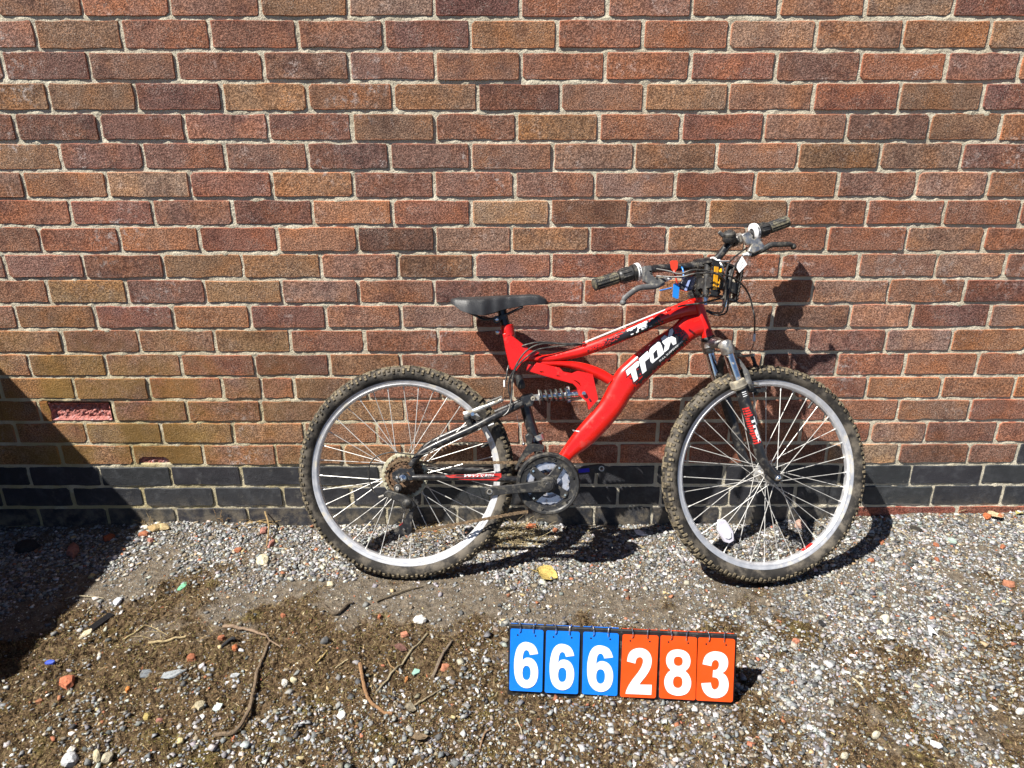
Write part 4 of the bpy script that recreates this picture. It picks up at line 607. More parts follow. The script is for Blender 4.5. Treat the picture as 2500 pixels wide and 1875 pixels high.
for row in range(-3, 21):
    z0 = (20 - row) * PITCH_Z; Hd = .0672
    if row in ROWS: xs, cs = ROWS[row]; xs = list(xs)
    else: xs = [-1.45 + .118 * (row % 2) + .2358 * k for k in range(13)]; cs = ''.join(rnd.choice('MRBRDOMR') for _ in range(12))
    lo, hi = xs[0], xs[-1]
    left = []; x = lo
    while x > -2.2: left.append((max(x - .2358, -2.26), x)); x -= .2358
    right = []; x = hi
    while x < 2.6: right.append((x, min(x + .2358, 2.62))); x += .2358
    segs = [(a, b, c, row >= 0) for a, b, c in zip(xs[:-1], xs[1:], cs)]
    if row < 0: segs = [(a, b, c, False) for a, b, c, _ in segs]
    segs += [(a, b, 'K' if row >= 18 else rnd.choice('MRBRDOMR'), False) for a, b in left + right]
    for a, b, c, inview in segs:
        if b - a < .03: continue
        Wd = b - a - JOINT * rnd.uniform(.8, 1.15); H = Hd * rnd.uniform(.97, 1.02)
        cx = (a + b) / 2 + rnd.uniform(-.0008, .0008); cz = z0 + .034 + rnd.uniform(-.001, .001)
        if row == 15 and abs(a - ROWS[15][0][1]) < 1e-4: spalled(cx, cz, Wd, H); continue
        chip = None; dk = c in 'K'
        if row == 17 and abs(a - ROWS[17][0][2]) < 1e-4: chip = (-.105, .005, .026)
        elif row == 9 and abs(b - ROWS[9][0][10]) < 1e-4: pass
        me = brick_mesh(Wd, H, rnd, chip, .0016 if rnd.random() < .7 else .0028)
        me.materials.append(M['blue_brick'] if dk else M['brick'])
        if inview:
            o = link('brick', me, wall, (cx, 0, cz))
            if chip:
                o['label'] = 'brick with its lower edge broken away'
                g = MB(); nx = 22; nz = 6; vs = []
                for i in range(nx + 1):
                    for k in range(nz + 1):
                        x = -.107 + .114 * i / nx; z = -H / 2 + .030 * k / nz
                        vs.append((x, .007 + .006 * k / nz * 0 + float(fbm(x, z, 110, 9, 3) - .5) * .010, z))
                g.add(vs, [(i * (nz + 1) + k, (i + 1) * (nz + 1) + k, (i + 1) * (nz + 1) + k + 1, i * (nz + 1) + k + 1) for i in range(nx) for k in range(nz)])
                g.build('broken_core', 'spall', o, smooth=0)
            t = jit(TONE[c], .16 if not dk else .12)
            bl = BLOOM.get(row, .2) * rnd.choice((0, .3, .6, 1, 1)) + rnd.uniform(0, .15)
            o.color = (*t, bl)
        else:
            outer.add([(v.co.x + cx, v.co.y, v.co.z + cz) for v in me.vertices], [tuple(p.vertices) for p in me.polygons], 1 if dk else 0)
            bpy.data.meshes.remove(me)
ob = outer.build('brick_courses', ['brick', 'blue_brick'], wall, smooth=0, fix=False); ob['kind'] = 'stuff'; ob.color = (.2, .085, .055, .3)
# mortar bed: recessed, lumpy, smeared over here and there along the joints
def grid_mesh(xs, ys, fn):
    X, Y = np.meshgrid(xs, ys, indexing='ij'); Z = fn(X, Y); nx, ny = len(xs), len(ys)
    idx = np.arange(nx * ny).reshape(nx, ny)
    q = np.stack([idx[:-1, :-1], idx[1:, :-1], idx[1:, 1:], idx[:-1, 1:]], -1).reshape(-1, 4)
    return X.ravel(), Y.ravel(), Z.ravel(), q
def np_mesh(name, co, q):
    me = bpy.data.meshes.new(name); n = len(co); k = q.shape[1]
    me.vertices.add(n); me.vertices.foreach_set('co', np.asarray(co, np.float32).ravel())
    me.loops.add(q.size); me.loops.foreach_set('vertex_index', q.astype(np.int32).ravel())
    me.polygons.add(len(q)); me.polygons.foreach_set('loop_start', np.arange(0, q.size, k, dtype=np.int32))
    me.update(calc_edges=True); me.validate(); return me
def axis(lo, hi, step, far, grow=1.3):
    a = list(np.arange(lo, hi, step)); s = step
    while a[-1] < far[1]: s *= grow; a.append(a[-1] + s)
    s = step; pre = []; x = lo
    while x > far[0]: s *= grow; x -= s; pre.append(x)
    return np.array(pre[::-1] + a)
mx = np.concatenate([[-2.26], np.arange(-1.8, 1.86, .006), [2.62]]); mz = np.concatenate([[-.15], np.arange(-.02, 1.72, .006), [1.9]])
def mortar_y(x, z):
    y = .0036 + (fbm(x, z, 60, 100, 3) - .5) * .0042
    fr = (z / PITCH_Z + .003 / PITCH_Z) % 1.0; jd = np.minimum(np.abs(fr - .93), 1 - np.abs(fr - .93)) * PITCH_Z
    bed = np.exp(-(jd / .007) ** 2)
    y = y - bed * .0034 * smooth(.54, .74, fbm(x, z, 26, 130, 4))
    a, b = ROWS[15][0][1:3]; y = np.where((x > a + .010) & (x < b - .009) & (z > 5 * PITCH_Z + .006) & (z < 5 * PITCH_Z + .064), .03, y)
    a = ROWS[17][0][2]; y = np.where((x > a + .01) & (x < a + .13) & (z > 3 * PITCH_Z + .004) & (z < 3 * PITCH_Z + .034), .03, y)
    return y
X, Z, Y, q = grid_mesh(mx, mz, mortar_y)
me = np_mesh('mortar', np.stack([X, Y, Z], -1), q); me.materials.append(M['mortar']); me.polygons.foreach_set('use_smooth', [True] * len(me.polygons))
link('mortar', me, wall)
core = MB(); core.box((.18, .14, .80), ((1, 0, 0), (0, 1, 0), (0, 0, 1)), (4.88, .22, 2.2)); core.build('wall_core', 'mortar', wall, smooth=0)
# low wall at right angles, out of the picture to the left: it throws the big shadow
rw = empty('return_wall'); rw.location = (-2.13, -1.5, 0)
tag(rw, 'low brick return wall just out of view at the left, casting the big shadow', 'wall')
AX = ((1, 0, 0), (0, 1, 0), (0, 0, 1))
g = MB(); g.box((0, -.012, .49), AX, (.22, 2.97, 1.26)); o = g.build('wall_body', 'brick', rw, smooth=0); o.color = (.2, .085, .055, .2)
g = MB(); g.box((0, -.012, 1.15), AX, (.27, 2.99, .06)); g.build('coping', 'mortar', rw, smooth=0)
# ================================================================== ground
gx = axis(-1.95, 1.95, .0075, (-60, 60)); gy = axis(-1.2, .03, .0075, (-60, 40))
X, Y, Z, q = grid_mesh(gx, gy, gz)
me = np_mesh('ground', np.stack([X, Y, Z], -1), q); me.materials.append(M['ground']); me.polygons.foreach_set('use_smooth', [True] * len(me.polygons))
for nm, fn in (('moss', moss), ('grit', grav)):
    at = me.attributes.new(nm, 'FLOAT', 'POINT'); at.data.foreach_set('value', np.asarray(fn(X, Y), np.float32))
ground = link('ground', me); tag(ground, kind='structure')
def in_view(x, y): return np.abs(x) < 1.80 + .66 * y + .12
def scatter(n, dens, seed):
    r = np.random.default_rng(seed); xs = []; ys = []
    got = 0
    while got < n:
        x = r.uniform(-1.9, 1.9, n * 2); y = r.uniform(-1.12, -.004, n * 2)
        k = in_view(x, y) & (r.uniform(0, 1, n * 2) < dens(x, y)); xs.append(x[k]); ys.append(y[k]); got += k.sum()
    return np.concatenate(xs)[:n], np.concatenate(ys)[:n]
def rotm(r, n, tilt):
    a = r.uniform(0, 2 * np.pi, n); ca, sa = np.cos(a), np.sin(a); t = r.normal(0, tilt, n); ct, st = np.cos(t), np.sin(t)
    Rz = np.zeros((n, 3, 3)); Rz[:, 0, 0] = ca; Rz[:, 0, 1] = -sa; Rz[:, 1, 0] = sa; Rz[:, 1, 1] = ca; Rz[:, 2, 2] = 1
    Rx = np.zeros((n, 3, 3)); Rx[:, 0, 0] = 1; Rx[:, 1, 1] = ct; Rx[:, 1, 2] = -st; Rx[:, 2, 1] = st; Rx[:, 2, 2] = ct
    return Rz @ Rx
def stones(name, n, dens, med, sig, seed, pal, wts, sink=.25, lo=.0015, hi=.011):
    r = np.random.default_rng(seed); x, y = scatter(n, dens, seed)
    bm = bmesh.new(); bmesh.ops.create_cube(bm, size=1.35); bmesh.ops.triangulate(bm, faces=bm.faces)
    bv = np.array([v.co for v in bm.verts]); bf = np.array([[v.index for v in f.verts] for f in bm.faces]); bm.free()
    nv = len(bv)
    s = np.clip(np.exp(r.normal(np.log(med), sig, n)), lo, hi)
    V = bv[None] * (1 + r.uniform(-.42, .30, (n, nv, 1))) + r.uniform(-.22, .22, (n, nv, 3))
    sc = np.stack([np.ones(n), r.uniform(.5, .95, n), r.uniform(.28, .62, n)], -1)
    V = V * sc[:, None] * s[:, None, None]
    V = np.einsum('nij,nvj->nvi', rotm(r, n, .35), V)
    zb = gz(x, y) + s * sc[:, 2] * (1 - 2 * sink)
    V = V + np.stack([x, y, zb], -1)[:, None]
    F = (bf[None] + (np.arange(n) * nv)[:, None, None]).reshape(-1, 3)
    me = np_mesh(name, V.reshape(-1, 3), F); me.materials.append(M['stones'])
    pal = np.array(pal); c = pal[r.choice(len(pal), n, p=np.array(wts) / sum(wts))] * r.uniform(.72, 1.3, (n, 1)) * (1 + r.uniform(-.06, .06, (n, 3)))
    c = np.clip(np.repeat(np.concatenate([c, np.ones((n, 1))], 1), nv, 0), 0, 1)
    a = me.attributes.new('tint', 'FLOAT_COLOR', 'POINT'); a.data.foreach_set('color', c.astype(np.float32).ravel())
    o = link(name, me); tag(o, kind='stuff'); return o
PAL = [(.18, .185, .19), (.27, .274, .278), (.40, .402, .402), (.085, .087, .09), (.46, .42, .345), (.72, .70, .66), (.44, .34, .19), (.36, .145, .08), (.23, .19, .14)]
stones('loose_chippings', 42000, lambda x, y: grav(x, y), .0043, .42, 5, PAL, [18, 24, 19, 10, 8, 5, 3, 2, 10])
stones('fine_grit', 30000, lambda x, y: .35 + .65 * grav(x, y) - .25 * moss(x, y), .0021, .3, 6, PAL, [16, 18, 12, 10, 10, 6, 5, 2.5, 20], .3, .001, .0035)
def blades(name, n, dens, seed, pal, wts, ln, wd, up, matn='moss'):
    r = np.random.default_rng(seed); x, y = scatter(n, dens, seed)
    a = r.uniform(0, 2 * np.pi, n); L = r.uniform(*ln, n); e = np.abs(r.normal(up, .35, n)); W = r.uniform(*wd, n)
    d = np.stack([np.cos(a) * np.cos(e), np.sin(a) * np.cos(e), np.sin(e)], -1); sd_ = np.stack([-np.sin(a), np.cos(a), np.zeros(n)], -1)
    p = np.stack([x, y, gz(x, y) + .0005], -1)
    bend = np.stack([np.cos(a), np.sin(a), -.6 * np.ones(n)], -1)
    V = np.stack([p - sd_ * W[:, None], p + sd_ * W[:, None], p + d * L[:, None] * .6 + sd_ * W[:, None] * .8, p + d * L[:, None] * .6 - sd_ * W[:, None] * .8, p + d * L[:, None] + bend * L[:, None] * .25], 1)
    k = (np.arange(n) * 5)[:, None]
    F = np.concatenate([k + np.array([[0, 1, 2]]), k + np.array([[0, 2, 3]]), k + np.array([[3, 2, 4]])], 0)
    me = np_mesh(name, V.reshape(-1, 3), F); me.materials.append(M[matn])
    pal = np.array(pal); c = pal[r.choice(len(pal), n, p=np.array(wts) / sum(wts))] * r.uniform(.6, 1.4, (n, 1))
    c = np.clip(np.repeat(np.concatenate([c, np.ones((n, 1))], 1), 5, 0), 0, 1)
    at = me.attributes.new('tint', 'FLOAT_COLOR', 'POINT'); at.data.foreach_set('color', c.astype(np.float32).ravel())
    o = link(name, me); tag(o, kind='stuff'); return o
blades('moss_carpet', 120000, lambda x, y: moss(x, y) ** 1.2, 9, [(.105, .068, .036), (.20, .138, .075), (.045, .028, .014), (.19, .17, .055), (.32, .24, .12)], [30, 25, 22, 10, 9], (.0025, .007), (.0004, .0009), .6)
blades('straw_litter', 2200, lambda x, y: .25 + .75 * moss(x, y), 10, [(.42, .34, .19), (.30, .22, .11), (.20, .13, .07), (.52, .46, .32)], [30, 30, 20, 14], (.005, .022), (.0003, .0007), .05)
blades('wood_crumbs', 2600, lambda x, y: .3 + .7 * moss(x, y), 12, [(.30, .21, .12), (.20, .12, .06), (.45, .38, .24), (.33, .12, .06)], [30, 30, 20, 8], (.003, .010), (.0008, .0022), .05)
# ================================================================== bicycle
bO, bA, bY, bB = [Vector(v) for v in BIKE]
bm4 = Matrix.Translation(bO) @ Matrix((bA, bY, bB)).transposed().to_4x4()
bike = empty('bicycle', None, bm4)
tag(bike, 'red full suspension mountain bicycle with black saddle leaning against the brick wall', 'bicycle')
V3 = Vector; YY = V3((0, 1, 0))
kp = lambda n, i=None: [V3(p) for p in K[n]] if i is None else V3(K[n][i])
def mir(p): return V3((p.x, -p.y, p.z))
# ---- main frame
frame = empty('frame', bike)
DT = dict(top=[V3((p.x, 0, p.z)) for p in kp('dt_top')], bot=[V3((p.x, 0, p.z)) for p in kp('dt_bot')], lat=[.017, .020, .023, .025, .026, .026, .026, .025, .023, .022, .020], p=2.7)
TT = dict(top=[V3((p.x, 0, p.z)) for p in kp('tt_top')], bot=[V3((p.x, 0, p.z)) for p in kp('tt_bot')], lat=[.016, .018, .018, .017, .016, .014, .013, .013], p=2.3)
BR = dict(top=kp('br_top'), bot=kp('br_bot'), lat=[.010, .013, .0135, .014, .014], p=2.0)
for s in (TT, BR):
    # keep the tubes at a true tube height where two outlines pinch
    for i, (t, b) in enumerate(zip(s['top'], s['bot'])):
        c = (t + b) / 2; h = (t - b) / 2
        if h.length < .011: h = h.normalized() * .011; s['top'][i] = c + h; s['bot'][i] = c - h
def dense(s, k=5):
    return dict(top=cr(s['top'], k), bot=cr(s['bot'], k), lat=[v.x for v in cr([(l, 0, 0) for l in s['lat']], k)], p=s['p'])
DT, TT, BR = dense(DT, 12), dense(TT, 14), dense(BR, 8)
for nm, s in (('down_tube', DT), ('top_tube', TT), ('brace_tube', BR)):
    g = MB(); g.loft(s['top'], s['bot'], s['lat'], s['p'], 28); g.build(nm, 'red', frame, 50)
def side_y(s, x, z, lift=.0007):
    """y on the near face of a tube at (x, z)"""
    best = None; p = V3((x, 0, z))
    for t, b, l in zip(s['top'], s['bot'], s['lat']):
        c = (t + b) / 2; h = (t - b) / 2; d = p - c; t_ = d.dot(h) / h.length_squared; r = (d - h * t_).length
        if best is None or r < best[0]: best = (r, t_, l)
    u = min(.97, abs(best[1])); return -(best[2] * (1 - u ** s['p']) ** (1 / s['p']) + lift)
st0, st1 = kp('seat_tube'); st0.y = st1.y = 0; sdir = (st0 - st1).normalized()
g = MB(); g.tube([st0, st1], .0165, 20); g.build('seat_tube', 'red', frame)
for sgn in (1, -1):
    g = MB(); P = kp('seat_gus'); P = P if sgn > 0 else [mir(p) for p in P]
    g.prism(P, (0, .003 * sgn, 0)); o = g.build('seat_gusset', 'red', frame, 30)
    md = o.modifiers.new('b', 'BEVEL'); md.width = .001; md.segments = 2; md.limit_method = 'ANGLE'
    g = MB(); f = (lambda p: p) if sgn > 0 else mir
    g.prism([f(p) for p in kp('gus')], (0, .003 * sgn, 0), [[f(p) for p in kp('gus_h%d' % i)] for i in (1, 2, 3)])
    o = g.build('shock_gusset', 'red', frame, 30); md = o.modifiers.new('b', 'BEVEL'); md.width = .0008; md.segments = 2; md.limit_method = 'ANGLE'
# folded web that closes the seat gussets along their front and rear edges
g = MB(); P = kp('seat_gus'); 
for a, b in ((2, 3), (3, 4), (9, 10), (10, 0), (8, 9)): g.prism([P[a], P[b], mir(P[b]), mir(P[a])], ((P[b] - P[a]).cross(YY)).normalized() * .0015)
P = kp('gus'); 
for a, b in ((14, 15), (15, 16)): g.prism([P[a], P[b], mir(P[b]), mir(P[a])], ((P[b] - P[a]).cross(YY)).normalized() * .0015)
g.build('gusset_web', 'red', frame, 30)
h0, h1 = kp('head'); h0.y = h1.y = 0; hd = (h0 - h1).normalized()
g = MB(); g.lathe(h1, hd, [(.0155, 0), (.0185, .001), (.0185, .014), (.0172, .018), (.0172, (h0 - h1).length - .016), (.0185, (h0 - h1).length - .012), (.0185, (h0 - h1).length), (.0155, (h0 - h1).length)], 28); g.build('head_tube', 'red', frame)
g = MB(); g.lathe(h1, hd, [(.010, -.012), (.0175, -.012), (.0215, -.009), (.0215, -.004), (.0195, .0005), (.012, .0005)], 28)
g.build('headset_cup', 'plastic', frame)
L0 = (h0 - h1).length
g = MB(); g.lathe(h1, hd, [(.012, L0), (.0195, L0), (.0205, L0 + .004), (.0205, L0 + .010), (.017, L0 + .013), (.0185, L0 + .0135), (.0185, L0 + .019), (.013, L0 + .021)], 28); g.build('headset_cup', 'plastic', frame)
g = MB(); c = (st0 - sdir * .006); g.lathe(c, sdir, [(.0165, -.022), (.0192, -.022), (.0196, -.002), (.0196, .008), (.0165, .010)], 24); 
nt0 = kp('nut', 0); nt1 = kp('nut', 1); g.box((nt0 + nt1) / 2 + V3((.002, .012, 0)), (nt1 - nt0, YY, (nt1 - nt0).cross(YY)), (.014, .020, .013))
g.build('seat_clamp', 'red', frame)
g = MB(); g.disc(nt0, YY, .0068, .030, 16, .4); g.ball((nt0.x, nt0.y - .015, nt0.z), .0068, 14, (1, .7, 1)); g.build('clamp_bolt', 'chrome', frame)
for i, r in ((0, .0055), (1, .0028)):
    p = kp('shock_bolt', i); g = MB(); g.lathe((p.x, -.0205, p.z), (0, -1, 0), [(0, .0035), (.0025, .0035), (.0028, .0055), (r, .0052), (r * 1.15, .003), (r * 1.15, -.002)] if i == 0 else [(0, .001), (r, .001), (r, -.002)], 14); g.build('bolt', 'chrome' if i == 0 else 'plastic', frame)
p = kp('dt_rivet', 0); g = MB(); g.disc((p.x, 0, p.z), hd.cross(YY), .003, .010, 10); g.build('cable_guide', 'plastic', frame)
for i, (a, b) in enumerate(((0, 1), (2, 3))):
    g = MB(); p, q_ = kp('tt_stop', a), kp('tt_stop', b); g.tube([p, q_], .0058, 12); g.box((p + q_) / 2 + V3((0, .002, -.005)), (q_ - p, YY, (q_ - p).cross(YY)), (.010, .010, .010)); g.build('cable_stop', 'red', frame)
# ---- printed lettering and the pixel pattern on the tubes
def decal(name, tris_xz, spec, mat, lift, cuts=0):
    vs, fs = tris_xz; me = bpy.data.meshes.new(name); me.from_pydata([(x, 0, z) for x, z in vs], [], fs)
    if cuts:
        bm = bmesh.new(); bm.from_mesh(me); bmesh.ops.subdivide_edges(bm, edges=bm.edges, cuts=cuts, use_grid_fill=True); bmesh.ops.triangulate(bm, faces=bm.faces); bm.to_mesh(me); bm.free()
    for v in me.vertices: v.co.y = side_y(spec, v.co.x, v.co.z, lift)
    me.materials.append(M[mat]); me.polygons.foreach_set('use_smooth', [True] * len(me.polygons))
    bm = bmesh.new(); bm.from_mesh(me)
    for f in bm.faces:
        f.normal_update()
        if f.normal.y > 0: f.normal_flip()
    bm.to_mesh(me); bm.free()
    return link(name, me, frame)
def poly_xz(pts, holes=()):
    L = [[V3((p.x, p.z, 0)) for p in pts]] + [[V3((p.x, p.z, 0)) for p in h] for h in holes]
    fl = [p for l in L for p in l]; return [(p.x, p.y) for p in fl], [tuple(t) for t in geometry.tessellate_polygon(L)]
def merge(parts):
    vs, fs = [], []
    for v, f in parts: o = len(vs); vs += v; fs += [tuple(i + o for i in t) for t in f]
    return vs, fs
lets = [poly_xz(kp('dec_' + c), [kp('dec_ahole')] if c == 'a' else ()) for c in 'Trax']
decal('lettering', merge(lets), DT, 'white_print', .0016, 3)
# dark outlines behind the letters
def grow(pts, k):
    c = sum(pts, V3()) / len(pts); out = []; n = len(pts)
    area = sum(pts[i].x * pts[(i + 1) % n].z - pts[(i + 1) % n].x * pts[i].z for i in range(n))
    for i in range(n):
        a, b, d = pts[i - 1], pts[i], pts[(i + 1) % n]; e1 = (b - a); e2 = (d - b); e1.y = e2.y = 0; e1.normalize(); e2.normalize()
        n1 = V3((e1.z, 0, -e1.x)); n2 = V3((e2.z, 0, -e2.x)); m = (n1 + n2)
        m = m.normalized() if m.length > .2 else n1
        out.append(b + m * (k if area > 0 else -k))
    return out
decal('lettering_outline', merge([poly_xz(grow(kp('dec_' + c), .0028)) for c in 'Trax']), DT, 'black_print', .0011, 3)
def strip_param(spec, s, t):
    n = len(spec['top']) - 1; f = s * n; i = min(int(f), n - 1); u = f - i
    T = spec['top'][i].lerp(spec['top'][i + 1], u); B_ = spec['bot'][i].lerp(spec['bot'][i + 1], u); return (T + B_) / 2 + (T - B_) / 2 * t
def pixels(spec, s0, s1, ns, t0, t1, ntt, prob, rnd):
    out = []
    for i in range(ns):
        for k in range(ntt):
            sc = (i + .5) / ns; tc = (k + .5) / ntt
            if rnd.random() < prob(sc, tc):
                a, b = s0 + (s1 - s0) * i / ns, s0 + (s1 - s0) * (i + 1.02) / ns; c, d = t0 + (t1 - t0) * k / ntt, t0 + (t1 - t0) * (k + 1.02) / ntt
                q4 = [strip_param(spec, *st) for st in ((a, c), (b, c), (b, d), (a, d))]
                out.append(([(p.x, p.z) for p in q4], [(0, 1, 2), (0, 2, 3)]))
    return merge(out)
def s_of(spec, x, z):
    p = V3((x, 0, z)); n = len(spec['top']); best = min(range(n), key=lambda i: abs((p - (spec['top'][i] + spec['bot'][i]) / 2).dot(((spec['top'][min(i + 1, n - 1)] + spec['bot'][min(i + 1, n - 1)]) - (spec['top'][max(i - 1, 0)] + spec['bot'][max(i - 1, 0)])).normalized())))
    return best / (n - 1)
rp = random.Random(5)
sa, sb = s_of(DT, K['dec_band'][4][0], K['dec_band'][4][2]), s_of(DT, K['dec_band'][8][0], K['dec_band'][8][2])
def pb(s, t):
    core = 1.75 - abs(t - .44) * 2.9
    endf = min(1, s / .10) * min(1, (1 - s) / .34)
    return max(0, min(1, core)) * endf if core < .75 or endf < 1 else 1
decal('pixel_pattern', pixels(DT, sa, sb + .05, 52, -.80, .72, 15, pb, rp), DT, 'black_print', .0005)
ta, tb = s_of(TT, K['dec_tband'][4][0], K['dec_tband'][4][2]), s_of(TT, K['dec_tband'][0][0], K['dec_tband'][0][2])
def pt(s, t):
    core = 1.6 - abs(t - .45) * 2.4; endf = min(1, s / .12) * (1 if s < .62 else max(.12, 1 - (s - .62) / .22))
    return max(0, min(1, core)) * endf if core < .7 or endf < 1 else 1
decal('pixel_pattern', pixels(TT, ta, tb, 60, -.85, .75, 9, pt, rp), TT, 'black_print', .0005)
decal('pixel_pattern', pixels(TT, ta + (tb - ta) * .55, tb, 26, -.4, .7, 7, lambda s, t: .22, rp), TT, 'red_print', .0008)
def words(txt, o, ux, uy, spec, mat, bold, lift, name='lettering', cuts=0):
    vs, fs = text_mesh(txt, bold); o, ux, uy = V3(o), V3(ux), V3(uy)
    pts = [o + (ux - o) * a + (uy - o) * b for a, b in vs]
    return decal(name, ([(p.x, p.z) for p in pts], fs), spec, mat, lift, cuts)
vs, fs = text_mesh('TFS1', .06); t0_ = s_of(TT, K['dec_tfs'][0][0], K['dec_tfs'][0][2]); t1_ = s_of(TT, K['dec_tfs'][1][0], K['dec_tfs'][1][2])
pp = [strip_param(TT, t0_ + (t1_ - t0_) * (a * .97 + .07 * b), -.42 + 1.16 * b) for a, b in vs]
decal('lettering', ([(p.x, p.z) for p in pp], fs), TT, 'white_print', .0012)
p0, p1, p2 = kp('dec_small'); words('Trax', p0 + (p2 - p0) * .25, p1 + (p2 - p0) * .25, p0, DT, 'white_print', .04, .0010)
for k in range(3): words('________', p0 + (p2 - p0) * (.55 + .2 * k), p0 + (p1 - p0) * .7 + (p2 - p0) * (.55 + .2 * k), p0 + (p2 - p0) * (.50 + .2 * k), DT, 'white_print', .0, .0010, 'print_line') if False else None
a0 = V3(K['dec_a'][6]); a1 = V3(K['dec_x'][9]); ax_ = (a1 - a0); nn_ = V3((ax_.z, 0, -ax_.x)).normalized()
words('FULL SUSPENSION', a0 + nn_ * .012 + ax_ * .25, a1 + nn_ * .012 + ax_ * .35, a0 + nn_ * .007 + ax_ * .25, DT, 'white_print', .02, .0014)
# ---- swingarm
sw = empty('swingarm', bike)
S = kp('stay'); Sm = [mir(p) for p in S]
for P in (S, Sm):
    g = MB(); g.tube(cr(P, 6), .0105, 14, flat=.8); g.build('seat_stay', 'black', sw)
Cs = kp('cstay')
for P in (Cs, [mir(p) for p in Cs]):
    g = MB(); g.tube(cr(P, 6), [.0075] + [.0092] * 17 + [.0100], 14); g.build('chain_stay', 'black', sw)
stp = kp('strut'); 
for p in stp: p.y = 0
g = MB(); g.tube(cr(stp, 4), .0165, 18, flat=1.15); g.tube([S[-1] + V3((-.004, .0, -.004)), Sm[-1] + V3((-.004, 0, -.004))], .011, 14); g.build('strut', 'black', sw)
for sgn in (1, -1):
    f = (lambda p: p) if sgn > 0 else mir
    g = MB(); g.prism([f(p) for p in kp('drop')], (0, .006 * sgn, 0), [[f(p) for p in kp('droph')]]); g.build('dropout', 'black', sw, 30)
    g = MB(); g.prism([f(p) for p in kp('sbr')], (0, .005 * sgn, 0)); g.build('shock_bracket', 'black', sw, 30)
bbp = kp('bb', 0); bbc = V3((bbp.x, 0, bbp.z))
g = MB(); g.lathe(bbc, YY, [(.012, -.036), (.021, -.036), (.021, .036), (.012, .036)], 24); g.build('bottom_bracket', 'black', sw)
bu = kp('bumper'); g = MB(); g.tube(cr([bu[0], bu[0].lerp(bu[1], .5), bu[1]], 4), [.010, .011, .012, .0125, .013, .013, .0125, .011, .008], 14); g.build('rubber_bumper', 'plastic', sw)
# sticker on the chain stay
def stay_y(x, z, lift):
    best = None
    for a, b in zip(Cs[:-1], Cs[1:]):
        for u in np.linspace(0, 1, 12):
            c = a.lerp(b, u); d = math.hypot(c.x - x, c.z - z)
            if best is None or d < best[0]: best = (d, c)
    d = min(best[0], .0090); return best[1].y - math.sqrt(.0095 ** 2 - d * d) - lift
def stay_decal(name, tri, mat, lift):
    vs, fs = tri; me = bpy.data.meshes.new(name); me.from_pydata([(x, 0, z) for x, z in vs], [], fs)
    if len(vs) < 60:
        bm = bmesh.new(); bm.from_mesh(me); bmesh.ops.subdivide_edges(bm, edges=bm.edges, cuts=5, use_grid_fill=True); bmesh.ops.triangulate(bm, faces=bm.faces); bm.to_mesh(me); bm.free()
    for v in me.vertices: v.co.y = stay_y(v.co.x, v.co.z, lift)
    me.materials.append(M[mat]); return link(name, me, sw)
stay_decal('sticker', poly_xz(kp('dec_cs')), 'red_print', .0006)
vs, fs = text_mesh('SHIMANO EQUIPPED', .03); o_, u_, w_ = kp('dec_cstext')
stay_decal('lettering', ([((o_ + (u_ - o_) * a + (w_ - o_) * b).x, (o_ + (u_ - o_) * a + (w_ - o_) * b).z) for a, b in vs], fs), 'white_print', .0011)
# ---- shock absorber
sh = empty('shock_absorber', bike)
e0, e1, c0, c1, b1 = [V3((p.x, 0, p.z)) for p in kp('shock')]; sx = (e1 - e0).normalized()
g = MB(); Lc = (c1 - c0).length; tn = 5.6; pts = []
u1 = YY; u2 = sx.cross(YY)
for i in range(150):
    t = i / 149; a = 2 * math.pi * tn * t; pts.append(c0 + sx * (Lc * t) + (u1 * math.cos(a) + u2 * math.sin(a)) * .0178)
g.tube(pts, .0034, 8); g.build('coil_spring', 'plastic', sh)
g = MB(); g.disc(c0 - sx * .001, sx, .0225, .004, 24); g.box(c0 - sx * .010, (sx, YY, sx.cross(YY)), (.018, .010, .018)); g.disc(e0, YY, .0085, .030, 18); g.build('shock_foot', 'alloy', sh)
g = MB(); g.tube([c0, c1 + sx * .004], .0095, 18); g.tube([c0 + sx * Lc * .55, c1 + sx * .004], .0125, 18); g.build('shock_body', 'chrome', sh)
g = MB(); n_ = 28; prof = []
g.lathe(c1 + sx * .002, sx, [(.010, -.004), (.0225, -.004), (.0225, .004), (.010, .004)], 28)
for k in range(14):
    a = 2 * math.pi * k / 14; d = YY * math.cos(a) + u2 * math.sin(a); g.box(c1 + sx * .002 + d * .0225, (sx, d, sx.cross(d)), (.008, .003, .004))
g.build('preload_collar', 'chrome', sh)
g = MB(); g.tube([c1, b1], .0105, 18); g.tube([b1 - sx * .012, b1 + sx * .002], .0118, 18); g.tube([b1, e1], .008, 14); g.disc(e1, YY, .0095, .028, 18); g.build('shock_head', 'chrome', sh)
g = MB(); g.lathe((e0.x, -.0235, e0.z), (0, -1, 0), [(0, .004), (.0028, .004), (.0031, .0065), (.0062, .006), (.0070, .003), (.0070, -.002)], 14); g.build('shock_bolt', 'alloy', sh)
